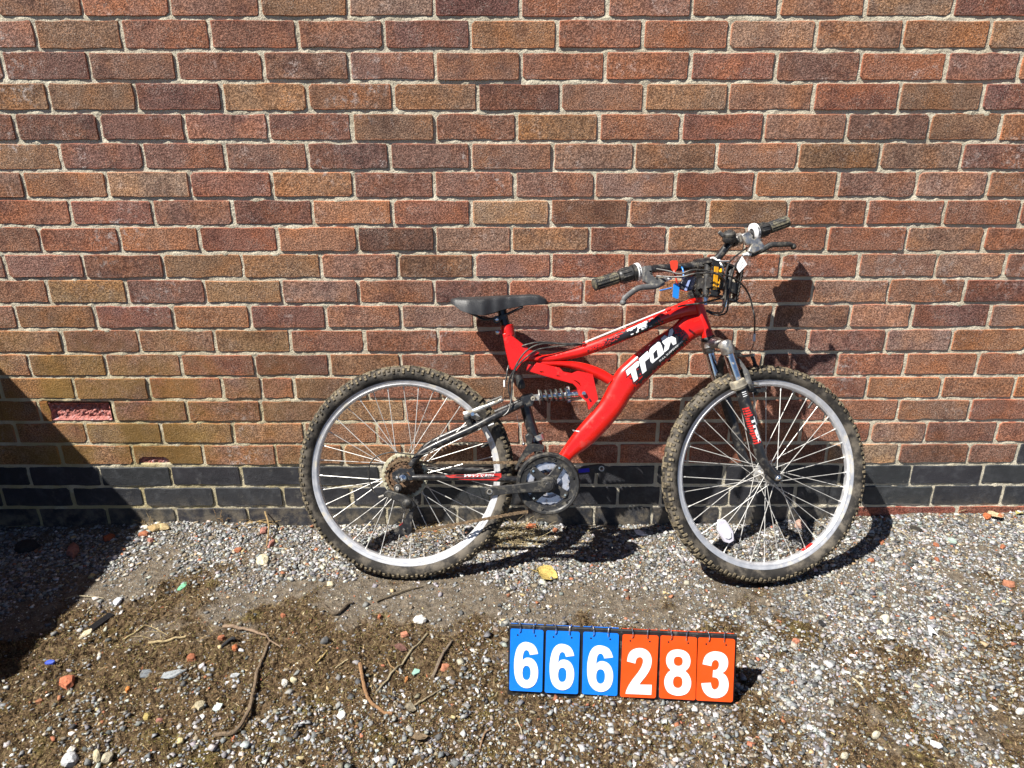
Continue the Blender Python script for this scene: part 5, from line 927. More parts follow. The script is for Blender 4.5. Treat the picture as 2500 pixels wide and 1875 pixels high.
# ---- saddle
sad = empty('saddle', bike)
tp = [V3((p.x, 0, p.z)) for p in kp('saddle_top')]; bt = [V3((p.x, 0, p.z)) for p in kp('saddle_bot')]
x0, x1 = tp[0].x, tp[-1].x
def interp(P, x):
    P = sorted(P, key=lambda p: p.x)
    for a, b in zip(P[:-1], P[1:]):
        if a.x <= x <= b.x: return a.z + (b.z - a.z) * (x - a.x) / max(1e-6, b.x - a.x)
    return P[0].z if x < P[0].x else P[-1].z
def sw_(u):   # half width along the saddle, tail to nose
    T = [(0, .050), (.06, .066), (.18, .076), (.32, .070), (.45, .050), (.58, .033), (.72, .025), (.88, .021), (.96, .016), (1, .006)]
    for (a, p), (b, q_) in zip(T[:-1], T[1:]):
        if a <= u <= b: t = (u - a) / (b - a); t = t * t * (3 - 2 * t); return p + (q_ - p) * t
    return .006
g = MB(); n = 44; m = 26; vs = []
for i in range(n + 1):
    u = i / n; x = x0 + (x1 - x0) * u; zt = interp(tp, x); zb = interp(bt, x); hw = sw_(u)
    # cover: the side skirt hangs to zb at the edge, the crown is a little above the seen edge line
    for k in range(m + 1):
        t = -1 + 2 * k / m; a = abs(t)
        if a < .66: yy = t / .66 * .86; zz = zt - (zt - zb) * .16 * (abs(yy) / .86) ** 2.4; 
        else:
            s = (a - .66) / .34; ang = s * math.pi / 2
            yy = math.copysign(.86 + .14 * math.sin(ang), t); zz = (zt - (zt - zb) * .16) - (zt - zb) * .84 * (1 - math.cos(ang)) ** .8
        vs.append((x, yy * hw, zz))
W_ = m + 1
fs = [(i * W_ + k, (i + 1) * W_ + k, (i + 1) * W_ + k + 1, i * W_ + k + 1) for i in range(n) for k in range(m)]
g.add(vs, fs); g.add([vs[k] for k in range(W_)], [tuple(range(W_))]); g.add([vs[n * W_ + k] for k in range(W_)], [tuple(range(W_))])
g.build('saddle_cover', 'saddle', sad, 60)
g = MB(); vs2 = []
for i in range(1, n):
    u = i / n; x = x0 + (x1 - x0) * u; zb = interp(bt, x) + .004; hw = sw_(u) * .95
    vs2 += [(x, -hw, zb), (x, 0, zb + .006), (x, hw, zb)]
g.add(vs2, [(i * 3 + k, (i + 1) * 3 + k, (i + 1) * 3 + k + 1, i * 3 + k + 1) for i in range(n - 2) for k in range(2)]); g.build('saddle_base', 'plastic', sad, 40)
for sgn in (1, -1):
    R = kp('rail'); R = R if sgn > 0 else [mir(p) for p in R]
    g = MB(); g.tube(cr(R, 5), .0035, 10); g.build('saddle_rail', 'black', sad)
p0, p1 = kp('post'); p0.y = p1.y = 0
g = MB(); g.tube([p0, st0 - sdir * .05], .0135, 18); g.build('seat_post', 'black', bike)
sc_ = kp('sclamp', 0)
g = MB(); g.disc((sc_.x, 0, sc_.z), YY, .0115, .052, 20); g.box((sc_.x + .012, 0, sc_.z + .006), ((1, 0, .3), YY, (-.3, 0, 1)), (.034, .046, .012)); g.build('saddle_clamp', 'black', bike)
g = MB(); g.lathe((sc_.x, -.027, sc_.z), (0, -1, 0), [(0, .003), (.003, .0035), (.0036, .006), (.0058, .005), (.0062, -.002)], 12); g.build('saddle_bolt', 'chrome', bike)
# ---- wheels
TYRE_PROF = []
for ph in (152, 128, 104, 82, 66, 44, 24, 8, -8, -24, -44, -66, -82, -104, -128, -152):
    a = math.radians(ph); TYRE_PROF.append((.3010 + .0220 * math.cos(a), .0240 * math.sin(a)))
def tyre(par):
    g = MB(); seg = 272; n = len(TYRE_PROF); prof = [(.2800, .0100)] + TYRE_PROF + [(.2800, -.0100)]; n = len(prof); vs = []
    for k in range(seg):
        a = 2 * math.pi * k / seg; c, s = math.cos(a), math.sin(a); vs += [(r * c, w, r * s) for r, w in prof]
    g.v = vs
    def vid(k, j): return (k % seg) * n + j
    r2 = random.Random(3)
    for k in range(seg):
        for j in range(n - 1):
            q4 = [vid(k, j), vid(k, j + 1), vid(k + 1, j + 1), vid(k + 1, j)]
            h = 0
            kk = k // 2
            if j in (5, 11) and k % 2 == 0: h = .0038
            if j in (4, 12) and k % 4 == 0: h = .0032
            if j in (7, 9) and (kk + (j == 9)) % 2 == 0 and True: h = .0034
            if j == 8 and k % 8 in (2, 3): h = .0034
            if j in (6, 10) and (k + 2 * (j == 10)) % 8 in (4, 5): h = .0032
            if not h: g.f.append(tuple(q4)); g.m.append(0); continue
            P = [V3(vs[i]) for i in q4]; c = sum(P, V3()) / 4
            rad = V3((c.x, 0, c.z)).normalized(); rc = rad * .301; nrm = (c - rc).normalized()
            top = [p.lerp(c, .10) + nrm * h * r2.uniform(.9, 1.05) for p in P]; b = len(g.v); g.v += [tuple(p) for p in top]
            g.f.append((b, b + 1, b + 2, b + 3)); g.m.append(1)
            for e in range(4): g.f.append((q4[e], q4[(e + 1) % 4], b + (e + 1) % 4, b + e)); g.m.append(1)
    o = g.build('tyre', ['rubber', 'lug'], par, smooth=28, fix=True); return o
def rim(par):
    g = MB(); g.lathe((0, 0, 0), YY, [(.2640, 0), (.2648, .0070), (.2690, .0112), (.2720, .0122), (.2725, .0118), (.2775, .0124), (.2790, .0132), (.2855, .0136), (.2862, .0120), (.2800, .0098),
        (.2800, -.0098), (.2862, -.0120), (.2855, -.0136), (.2790, -.0132), (.2775, -.0124), (.2725, -.0118), (.2720, -.0122), (.2690, -.0112), (.2648, -.0070)], 120, closed=True)
    return g.build('rim', 'rim', par, 25)
sp_me = None
def spokes(par, fl, wl, wr, off=0.0):
    global sp_me
    if sp_me is None:
        g = MB(); g.tube([(0, 0, 0), (1, 0, 0)], .00115, 6); g.tube([(.955, 0, 0), (.995, 0, 0)], .0022, 6)
        o = g.build('spoke', 'spoke', par); sp_me = o.data; bpy.data.objects.remove(o)
    r2 = random.Random(8)
    for i in range(36):
        side = 1 if i % 2 else -1; ra_ = 2 * math.pi * i / 36 + off; cross = math.radians(62) * (1 if (i // 2) % 2 else -1)
        ha = ra_ + cross + r2.uniform(-.02, .02); w = (wl if side > 0 else -wr) + (.0015 if (i // 2) % 2 else -.0015)
        a = V3((fl * math.cos(ha), w, fl * math.sin(ha))); b = V3((.2655 * math.cos(ra_), side * .002, .2655 * math.sin(ra_)))
        d = b - a; q = d.to_track_quat('X', 'Z'); o = link('spoke', sp_me, par)
        o.matrix_local = Matrix.Translation(a) @ q.to_matrix().to_4x4() @ Matrix.Diagonal((d.length, 1, 1, 1))
rw_ = empty('rear_wheel', bike, Matrix.Translation((0, 0, .328)))
tyre(rw_); rim(rw_); spokes(rw_, .022, .034, .020, .03)
g = MB(); g.lathe((0, 0, 0), YY, [(.006, -.045), (.014, -.045), (.016, -.020), (.026, -.020), (.026, -.017), (.011, -.012), (.010, 0), (.011, .030), (.026, .033), (.026, .036), (.012, .040), (.006, .045)], 28); g.build('hub', 'alloy', rw_)
fc, fa, fb, fn = kp('fw')
fm = Matrix.Translation(fc) @ Matrix((fa, -fn, fb)).transposed().to_4x4()
fw_ = empty('front_wheel', bike, fm)
tyre(fw_); rim(fw_); spokes(fw_, .020, .030, .030, .0)
g = MB(); g.lathe((0, 0, 0), YY, [(.005, -.048), (.010, -.048), (.013, -.036), (.023, -.032), (.023, -.029), (.011, -.024), (.010, 0), (.011, .024), (.023, .029), (.023, .032), (.013, .036), (.010, .048), (.005, .048)], 28); g.build('hub', 'alloy', fw_)
fwi = fm.inverted()
def fl(n): return [fwi @ p for p in kp(n)]
# spoke reflector, valve, sticker
P = fl('refl_c'); cen = sum(P, V3()) / len(P)
g = MB(); g.prism(P, (0, .009, 0)); o = g.build('reflector', 'lens', fw_, 30); md = o.modifiers.new('b', 'BEVEL'); md.width = .0025; md.segments = 2; md.limit_method = 'ANGLE'
g = MB(); g.prism([cen + (p - cen) * .55 for p in P], (0, -.003, 0)); g.build('reflector_facet', 'white_plastic', fw_, 30)
v0, v1 = fl('valve'); rd = V3((v0.x, 0, v0.z)).normalized(); g = MB(); g.tube([rd * .265, rd * .240], [.0042, .0036], 10); g.build('valve_cap', 'plastic', fw_)
g = MB(); a0 = math.atan2(-.235, .145)
vs = []
for i in range(9):
    a = a0 - .075 + .15 * i / 8
    for r_, w_ in ((.2646, .0072), (.2642, .0), (.2646, -.0072)): vs.append(((r_ - .0006) * math.cos(a), w_, (r_ - .0006) * math.sin(a)))
g.add(vs, [(i * 3 + k, (i + 1) * 3 + k, (i + 1) * 3 + k + 1, i * 3 + k + 1) for i in range(8) for k in range(2)]); g.build('rim_sticker', 'red_print', fw_)
rv = V3((math.cos(.35), 0, math.sin(.35))); g = MB(); g.tube([rv * .265, rv * .240], [.0042, .0036], 10); g.build('valve_cap', 'plastic', rw_)
# ---- cassette, spoke guard
cas = empty('cassette', bike, Matrix.Translation((0, 0, .328)))
def cog(g, r, y, teeth, th, rin, scal=.0035):
    n = teeth * 4; o = []
    for k in range(n):
        a = 2 * math.pi * k / n; rr = r + (scal * .5 if k % 4 in (1, 2) else -scal * .5); o.append(V3((rr * math.cos(a), y, rr * math.sin(a))))
    h = [V3((rin * math.cos(2 * math.pi * k / 24), y, rin * math.sin(2 * math.pi * k / 24))) for k in range(24)]
    g.prism(o, (0, th, 0), [h])
for i, (t, r) in enumerate(((28, .0575), (24, .049), (21, .043), (18, .037), (16, .033), (14, .029))):
    g = MB(); cog(g, r, -.034 - .0048 * i, t, .002, .013); g.build('sprocket', 'rust', cas, 20)
g = MB(); g.lathe((0, -.029, 0), YY, [(.026, 0), (.0685, -.0012), (.0695, 0), (.0685, .0012), (.026, .0012)], 60)
o = g.build('spoke_guard', 'guard', cas)
for k in range(28):
    pass
g = MB()
for k in range(28):
    a = 2 * math.pi * k / 28; g.disc((.0625 * math.cos(a), -.0315, .0625 * math.sin(a)), YY, .0036, .003, 8)
o = g.build('guard_studs', 'guard', cas); o['kind'] = 'stuff'
ax0 = V3((0, 0, .328)); hb = kp('hbolt', 0)
g = MB(); g.lathe((0, -.066, .328), (0, -1, 0), [(.004, -.002), (.011, -.002), (.011, .001), (.0095, .0012), (.0095, .008), (.0052, .009), (.0052, .015), (.003, .017), (0, .017)], 6 * 4); g.build('axle_nut', 'chrome', bike)
g = MB(); g.disc((0, .070, .328), YY, .010, .014, 6); g.build('axle_nut', 'chrome', bike)
g = MB(); g.disc((hb.x, -.0665, hb.z), YY, .0042, .005, 10); g.build('hanger_bolt', 'chrome', bike)
# ---- crankset
ck = empty('crankset', bike, Matrix.Translation(bbc))
rc_ = kp('rcrank'); pe = rc_[1] - bbc; pe.y = 0; cl = .170; cdv = pe.normalized()
def arm(y, d, sgn):
    g = MB(); s = d.cross(YY); q = []
    prof = [(0, .0185), (.03, .0165), (.06, .0138), (.10, .0128), (.14, .0128), (.158, .0135), (.170, .0130), (.179, .0095), (.1835, .004)]
    up = [d * l + s * w_ for l, w_ in prof]; dn = [d * l - s * w_ for l, w_ in prof]
    back = [d * (-.0185 * math.cos(t)) + s * (.0185 * math.sin(t)) for t in (1.1, .55, 0, -.55, -1.1)]
    g.prism([p + V3((0, y, 0)) for p in up + dn[::-1] + back[::-1]], (0, .013 * sgn, 0), [[d * .170 + V3((0, y, 0)) + (d * math.cos(t) + s * math.sin(t)) * .0068 for t in np.linspace(0, 2 * math.pi, 14, endpoint=False)]])
    o = g.build('crank_arm', 'plastic', ck, 30); md = o.modifiers.new('b', 'BEVEL'); md.width = .003; md.segments = 3; md.limit_method = 'ANGLE'
    g = MB(); g.lathe(d * .170 + V3((0, y + .0062 * sgn, 0)), YY, [(.0058, -.008), (.0085, -.008), (.0085, .008), (.0058, .008)], 20, closed=True); g.build('pedal_thread', 'alloy', ck)
arm(-.084, cdv, 1); arm(.084, -cdv, -1)
g = MB(); g.lathe((0, -.0845, 0), (0, -1, 0), [(0, .0035), (.009, .0035), (.0105, .002), (.0135, .002), (.0145, 0)], 24); g.build('crank_cap', 'plastic', ck)
g = MB(); g.tube([(0, -.08, 0), (0, .08, 0)], .010, 16); g.build('crank_axle', 'alloy', ck)
g = MB(); dm = -cdv; g.box(dm * .115 + V3((0, .0700, 0)), (dm, dm.cross(YY), YY), (.034, .012, .0012)); g.build('blue_scribble_mark', 'blue_mark', ck, 0)  # digitally drawn blue scribble over the left crank, added as a flat patch
g = MB(); g.lathe((0, -.056, 0), (0, -1, 0), [(.0800, .006), (.0830, .0085), (.0890, .0090), (.0925, .005), (.0935, -.001), (.0930, -.004), (.0830, -.003), (.0800, .000), (.0660, .0005), (.0650, .0035), (.0660, .0055), (.0780, .0050)], 72, closed=True); g.build('chain_guard', 'plastic', ck, 35)
for k in range(6):
    a = math.radians(20 + 60 * k); d = V3((math.cos(a), 0, math.sin(a))); t = d.cross(YY)
    g = MB(); g.box(d * .076 + t * .006 + V3((0, -.0615, 0)), (t * .9 + d * .25, d, YY), (.020, .003, .003)); g.lathe(d * .0755 - t * .005 + V3((0, -.0620, 0)), YY, [(.0018, -.003), (.0038, -.003), (.0038, .003), (.0018, .003)], 10, closed=True); g.build('guard_clip', 'plastic', ck)
for r, y, t, ri in ((.0835, -.046, 42, .052), (.0675, -.0395, 34, .042), (.047, -.032, 24, .028)):
    g = MB(); cog(g, r, y, t, .0022, ri); g.build('chainring', 'ring', ck, 20)
g = MB(); cog(g, .0615, -.0555, 20, .0016, .043, .0026); o = g.build('chainring', 'ring', ck, 20)
for k in range(4):
    a = math.radians((57, 138, 225, 328)[k]); d = V3((math.cos(a), 0, math.sin(a))); s = d.cross(YY)
    g = MB(); P = [d * .010 + s * .020, d * .024 + s * .0145, d * .045 + s * .012, d * .060 + s * .0125, d * .066 + s * .006, d * .066 - s * .006, d * .060 - s * .0125, d * .045 - s * .012, d * .024 - s * .0145, d * .010 - s * .020]
    g.prism([p + V3((0, -.0645, 0)) for p in P], (0, .007, 0)); o = g.build('spider_arm', 'plastic', ck, 30); md = o.modifiers.new('b', 'BEVEL'); md.width = .0018; md.segments = 2; md.limit_method = 'ANGLE'
    g = MB(); g.disc(d * .0585 + V3((0, -.066, 0)), YY, .0036, .004, 10); g.build('ring_bolt', 'chrome', ck)
g = MB(); g.lathe((0, -.0615, 0), YY, [(.012, -.016), (.024, -.010), (.026, .004), (.012, .006)], 28); g.build('spider_hub', 'plastic', ck)
# ---- chain: alternating inner and outer links along the run
def chain_run(pts, name):
    c = cr(pts, 30); L = [0]
    for a, b in zip(c[:-1], c[1:]): L.append(L[-1] + (b - a).length)
    g = MB(); n = int(L[-1] / .0127); P = []
    for i in range(n + 1):
        d = i * .0127; k = max(j for j in range(len(L)) if L[j] <= d + 1e-9); k = min(k, len(c) - 2); P.append(c[k].lerp(c[k + 1], (d - L[k]) / max(1e-9, L[k + 1] - L[k])))
    for i in range(n):
        a, b = P[i], P[i + 1]; d = (b - a).normalized(); u = d.cross(YY); wy = .0026 if i % 2 else .0036
        for sy in (-1, 1):
            o = []
            for (t, h) in ((-.0035, 0), (-.0022, .0036), (.0015, .0041), (.0063, .0026), (.0112, .0041), (.0149, .0036), (.0162, 0), (.0149, -.0036), (.0112, -.0041), (.0063, -.0026), (.0015, -.0041), (-.0022, -.0036)): o.append(a + d * t + u * h + YY * (sy * wy))
            g.prism(o, (0, .001 * sy, 0))
        g.tube([a - YY * .0050, a + YY * .0050], .0022, 8)
    return g.build(name, 'chain', chn, 30)
chn = empty('chain', bike)
for nm in ('chain_up', 'chain_lo'):
    o = chain_run(kp(nm), 'chain_links'); o['kind'] = 'stuff'
# wrap round the big sprocket so that the two runs join
g = None
sp0 = []
for k in range(14):
    a = math.radians(80 + 190 * k / 13); sp0.append(V3((.050 * math.cos(a), -.042, .328 + .050 * math.sin(a))))
o = chain_run([V3((.04, -.044, .328 + .0505))] + sp0, 'chain_links'); o['kind'] = 'stuff'
# ---- derailleurs
rd_ = empty('rear_derailleur', bike)
P = kp('rd_body'); g = MB(); g.prism(P, (0, .016, 0)); o = g.build('derailleur_body', 'plastic', rd_, 30); md = o.modifiers.new('b', 'BEVEL'); md.width = .004; md.segments = 3; md.limit_method = 'ANGLE'
c = kp('rd_bulge', 0); g = MB(); g.ball((c.x, c.y + .012, c.z), .0150, 18, (1, .85, 1)); g.build('derailleur_knuckle', 'plastic', rd_)
c = kp('rd_k', 0); g = MB(); g.disc((c.x, c.y + .004, c.z), YY, .012, .014, 18); g.build('derailleur_knuckle', 'plastic', rd_); g = MB(); g.disc((c.x, c.y - .004, c.z), YY, .0058, .004, 14); g.build('derailleur_bolt', 'alloy', rd_)
for dy in (0, .014):
    P = [p + V3((0, dy, 0)) for p in kp('rd_cage')]; g = MB(); g.prism(P, (0, .0018, 0)); g.build('derailleur_cage', 'plastic' if dy else 'black', rd_, 30)
for i, (mt, r) in enumerate((('pulley', .0165), ('plastic', .0150))):
    c = kp('rd_pul', i); o_ = MB(); n = 11 * 4; ol = []
    for k in range(n): a = 2 * math.pi * k / n; rr = r + (.0014 if k % 4 in (1, 2) else -.0014); ol.append(c + V3((rr * math.cos(a), 0, rr * math.sin(a))))
    o_.prism([p + V3((0, -.0075, 0)) for p in ol], (0, .006, 0)); o_.build('jockey_wheel', mt, rd_, 20)
    g = MB(); g.disc((c.x, c.y - .014, c.z), YY, .0042, .006, 12); g.build('pulley_bolt', 'chrome', rd_)
a, b = kp('rd_barrel'); g = MB(); g.tube([a, b], [.0042, .0042], 12); g.build('barrel_adjuster', 'alloy', rd_)
g = MB(); g.tube(cr(kp('rd_cable'), 6), .0021, 8); g.build('cable_housing', 'cable', rd_)
fd = empty('front_derailleur', bike)
P = kp('fd'); g = MB(); g.prism(P, (0, .002, 0)); g.prism([p + V3((0, .013, 0)) for p in P], (0, .002, 0)); g.prism([P[0], P[1], P[2], P[2] + V3((0, .015, 0)), P[1] + V3((0, .015, 0)), P[0] + V3((0, .015, 0))], (0, 0, .002)); g.build('cage', 'plastic', fd, 30)
P = kp('fd_body'); g = MB(); g.prism(P, (0, .022, 0)); o = g.build('linkage', 'plastic', fd, 30); md = o.modifiers.new('b', 'BEVEL'); md.width = .003; md.segments = 2; md.limit_method = 'ANGLE'
a, b = kp('fd_clamp'); a.y = b.y = 0; c = (a + b) / 2; d = (stp[2] - stp[1]).normalized(); g = MB(); g.lathe(c, d, [(.017, -.008), (.0205, -.008), (.0205, .008), (.017, .008)], 24, closed=True); g.box(c + V3((-.016, -.014, -.004)), ((1, 0, 0), YY, (0, 0, 1)), (.016, .016, .016)); g.build('clamp_band', 'alloy', fd)
a, b = kp('fd_wire'); g = MB(); g.tube([a, b], .0008, 6); g.build('cable_wire', 'spoke', fd); g = MB(); g.ball(b, .0052, 10); g.build('cable_bolt', 'chrome', fd)
# ---- brakes
rb_ = empty('rear_brake', bike)
for sgn in (1, -1):
    f = (lambda p: p) if sgn > 0 else mir
    a, b = [f(p) for p in kp('rb_boss')]; g = MB(); g.tube([a, b], [.0085, .010], 14); g.ball(b, .0115, 12); g.build('brake_pivot', 'plastic', rb_)
    A = [f(p) for p in kp('rb_arm')]; g = MB(); g.tube(cr(A, 5), [.010] * 5 + [.0075] * 5 + [.0055] * 6, 10, flat=.6); g.build('brake_arm', 'alloy' if sgn > 0 else 'plastic', rb_)
    a, b = [f(p) for p in kp('rb_pad')]; g = MB(); g.box(a.lerp(b, .4) + V3((0, .011 * sgn, 0)), (b - a, YY, (b - a).cross(YY)), (.058, .010, .012)); g.build('brake_pad', 'plastic', rb_, 30)
    g = MB(); q0 = A[1]; g.disc((q0.x + .004, q0.y - .010 * sgn, q0.z - .003), YY, .006, .010, 12); g.build('pad_bolt', 'chrome', rb_)
e = kp('rb_arm')[-1]; g = MB(); g.tube([e, mir(e)], .0012, 6); g.build('cable_wire', 'spoke', rb_); g = MB(); g.ball(e, .0068, 10, (1.2, .8, 1)); g.build('cable_anchor', 'alloy', rb_)
l = kp('rb_lcable'); g = MB(); g.tube([l[0], l[1]], .0011, 6); g.build('cable_wire', 'orange_wire', rb_); g = MB(); g.tube([l[1], l[2]], .0028, 10); g.build('ferrule', 'white_plastic', rb_); g = MB(); g.tube(cr([l[2]] + kp('rb_noodle'), 4), .0024, 8); g.build('cable_housing', 'cable', rb_)
for i in range(3):
    g = MB(); g.tube(cr(kp('hous%d' % i), 8), .0025, 8); g.build('cable_housing', 'cable', bike)
a, b = kp('stay_cab'); g = MB(); g.tube([a, b], .0008, 6); g.build('cable_wire', 'spoke', bike)
q4 = kp('stay_stop'); 
for a, b in ((q4[0], q4[1]), (q4[2], q4[3])): g = MB(); g.tube([a, b], .0032, 10); g.build('ferrule', 'white_plastic', bike)
for nm in ('tt_wire', 'tt_wire2'):
    a, b = kp(nm); g = MB(); g.tube([a, b], .0011, 6); g.build('cable_wire', 'white_plastic', bike)
# ---- fork
fk = empty('fork', bike)
cf, cn = kp('crown'); top = V3((h1.x, 0, h1.z)) - hd * .018
for nm, sd_ in (('stan_n', .06), ('stan_f', -.055)):
    a, b, c = kp(nm); g = MB(); g.tube([b + (a - b) * .3, b, c], .0145, 20); g.build('stanchion', 'chrome', fk)
fd_ = (kp('stan_n', 0) - kp('stan_n', 2)).normalized()
g = MB()
for q0 in (cf, cn): g.tube([q0 + fd_ * .012, q0 + fd_ * .008, q0 - fd_ * .022, q0 - fd_ * .026], [.0165, .0185, .0185, .0165], 20)
mid = top
g.tube(cr([cn - fd_ * .004, cn.lerp(mid, .5) + fd_ * .003, mid, cf.lerp(mid, .5) + fd_ * .003, cf - fd_ * .004], 5), [.0150] * 5 + [.0165] * 11 + [.0150] * 5, 16)
g.tube([top + hd * .006, top - hd * .012], [.0165, .0200], 20); g.build('fork_crown', 'alloy', fk, 50)
for q0 in (cf, cn): g = MB(); g.lathe(q0 + fd_ * .012, fd_, [(0, .0015), (.005, .0015), (.0055, .003), (.012, .003), (.0125, 0)], 18); g.build('fork_cap', 'alloy', fk)
lp = kp('leg'); off = fn * (-.117)
for sgn in (0, 1):
    P = [p + off * sgn for p in lp]; c = cr(P, 5); n = len(c); rr = [.0175 - .0062 * (i / (n - 1)) ** 2 for i in range(n)]
    g = MB(); g.tube(c, rr, 18); g.build('fork_leg', 'black', fk)
    D_ = [p + off * sgn for p in kp('dropn')]; g = MB(); g.prism(D_, fn * (.007 if sgn else -.007)); g.build('fork_dropout', 'black', fk, 30)
    a, b = [p + off * sgn for p in kp('seal')]; dd = (a - b).normalized(); m_ = (a + b) / 2
    g = MB(); g.lathe(m_, dd, [(.0145, .013), (.0215, .010), (.0235, .004), (.0225, -.004), (.0245, -.008), (.0225, -.014), (.0180, -.016)], 24); g.build('fork_seal', 'seal', fk)
g = MB(); g.tube(cr(kp('arch'), 5), .0085, 12, flat=1.3); g.build('fork_arch', 'plastic', fk)
axf = fc
g = MB(); g.lathe(fc + fn * .064, fn, [(.004, -.002), (.010, -.002), (.010, .001), (.0088, .0012), (.0088, .008), (.005, .009), (.005, .014), (0, .015)], 24); g.build('axle_nut', 'chrome', fk)
# fork lettering, on the near leg
def leg_surf(p, lift):
    best = None; c = cr(lp, 5); n = len(c)
    for i in range(n - 1):
        for u in (0, .25, .5, .75):
            q0 = c[i].lerp(c[i + 1], u); d = (p - q0); d = d - fn * d.dot(fn); t = (c[i + 1] - c[i]).normalized(); d = d
            if best is None or d.length < best[0]: best = (d.length, q0, d, .0175 - .0062 * ((i + u) / (n - 1)) ** 2)
    d_, q0, dv, r = best; k = min(d_, r * .96); return q0 + dv.normalized() * k + fn * (math.sqrt(r * r - k * k) + lift)
def leg_decal(name, pts, fs, mat, lift, cuts=0):
    me = bpy.data.meshes.new(name); me.from_pydata([tuple(p) for p in pts], [], fs)
    if cuts:
        bm = bmesh.new(); bm.from_mesh(me); bmesh.ops.subdivide_edges(bm, edges=bm.edges, cuts=cuts, use_grid_fill=True); bmesh.ops.triangulate(bm, faces=bm.faces); bm.to_mesh(me); bm.free()
    for v in me.vertices: v.co = leg_surf(v.co.copy(), lift)
    me.materials.append(M[mat]); return link(name, me, fk)
Ld = kp('legdec'); o0 = (Ld[0] + Ld[1]) / 2; o1 = (Ld[3] + Ld[4]) / 2; dl = (o1 - o0); dw = dl.normalized().cross(fn)
if dw.x < 0: dw = -dw
r5 = random.Random(4)
for k in range(15):
    t0, t1 = k / 15, (k + .62) / 15; wl_, wr_ = -.013 + r5.uniform(0, .004), (.001 if 3 < k < 14 else .010) + r5.uniform(-.003, .002)
    leg_decal('print_bar', [o0 + dl * t0 + dw * wl_, o0 + dl * t1 + dw * (wl_ + .002), o0 + dl * t1 + dw * wr_, o0 + dl * t0 + dw * wr_], [(0, 1, 2, 3)], 'red_print', .0006, 2)
vs, fs = text_mesh('Trax', .05)
leg_decal('lettering', [o0 + dl * (.28 + .68 * a) + dw * (.0005 + .0135 * b) for a, b in vs], fs, 'white_print', .0012)
for k in range(3):
    q0 = kp('leg', 1) - dl.normalized() * (.004 - .006 * k); leg_decal('print_bar', [q0 - dw * .008, q0 + dw * .004, q0 + dw * .004 + dl.normalized() * .0022, q0 - dw * .008 + dl.normalized() * .0022], [(0, 1, 2, 3)], 'white_print', .0006, 1)
fbk = empty('front_brake', bike)
A = kp('fb_arm'); g = MB(); g.tube(cr(A, 5), [.0105] * 5 + [.008] * 5 + [.0055] * 6, 10, flat=.6); g.build('brake_arm', 'grey_plastic', fbk)
A = kp('fb_armL'); g = MB(); g.tube(cr(A, 5), [.0105] * 5 + [.008] * 5 + [.0055] * 6, 10, flat=.6); g.build('brake_arm', 'plastic', fbk)
a, b = kp('fb_boss'); g = MB(); g.tube([a - fn * .0, b], .011, 12); g.ball(a, .0135, 12); g.build('brake_pivot', 'plastic', fbk)
a, b = kp('fb_pad'); g = MB(); g.tube([a, b], .0058, 12); g.build('pad_bolt', 'alloy', fbk); g = MB(); g.box((a + b) / 2 - fn * .010 + V3((.012, 0, -.018)), (fa, fn, fb), (.055, .010, .013)); g.build('brake_pad', 'plastic', fbk, 30)
a, b = kp('fb_pad2'); g = MB(); g.ball(a, .010, 12); g.build('brake_pivot', 'plastic', fbk); g = MB(); g.tube([a, b], .0055, 12); g.build('pad_bolt', 'alloy', fbk)
g = MB(); g.tube(cr(kp('fb_wire'), 6), .0042, 10); g.build('cable_boot', 'seal', fbk); e = kp('fb_wire')[-1]; g = MB(); g.ball(e, .007, 10, (1.4, .8, .8)); g.build('cable_anchor', 'alloy', fbk)
n3 = kp('fb_nood'); g = MB(); g.tube(cr(n3, 5), .0019, 8); g.build('cable_wire', 'orange_wire', fbk)
a, b = kp('fb_ferr'); g = MB(); g.tube([a, b], .0042, 12); g.build('ferrule', 'white_plastic', fbk)
# ---- cockpit: bar, stem, grips, shifters, levers, bell
ck0, cs, crr, cu = kp('cock')
hbar = empty('handlebar', bike)
g = MB(); bar = kp('bar'); g.tube(cr(bar, 5), .0111, 16); mid = kp('bar', 6); t_ = (bar[7] - bar[5]).normalized(); g.tube([mid - t_ * .035, mid - t_ * .03, mid + t_ * .03, mid + t_ * .035], [.0111, .0128, .0128, .0111], 18); g.build('bar', 'black', hbar)
q0 = V3((h0.x, 0, h0.z)) + hd * .012; q1 = V3((h0.x, 0, h0.z)) + hd * .060
g = MB(); g.tube([q0, q1 + hd * .012], .0112, 16); g.tube(cr([q1, q1.lerp(mid, .5) + cu * .006, mid], 5), [.0165] * 6 + [.0150] * 5, 16); g.tube([mid - t_ * .021, mid + t_ * .021], .0178, 18); g.build('stem', 'black', hbar)
b0 = kp('clampbolt', 0); g = MB(); g.disc(b0, (cs + cu * .8), .0075, .010, 14); g.build('clamp_bolt', 'plastic', hbar)
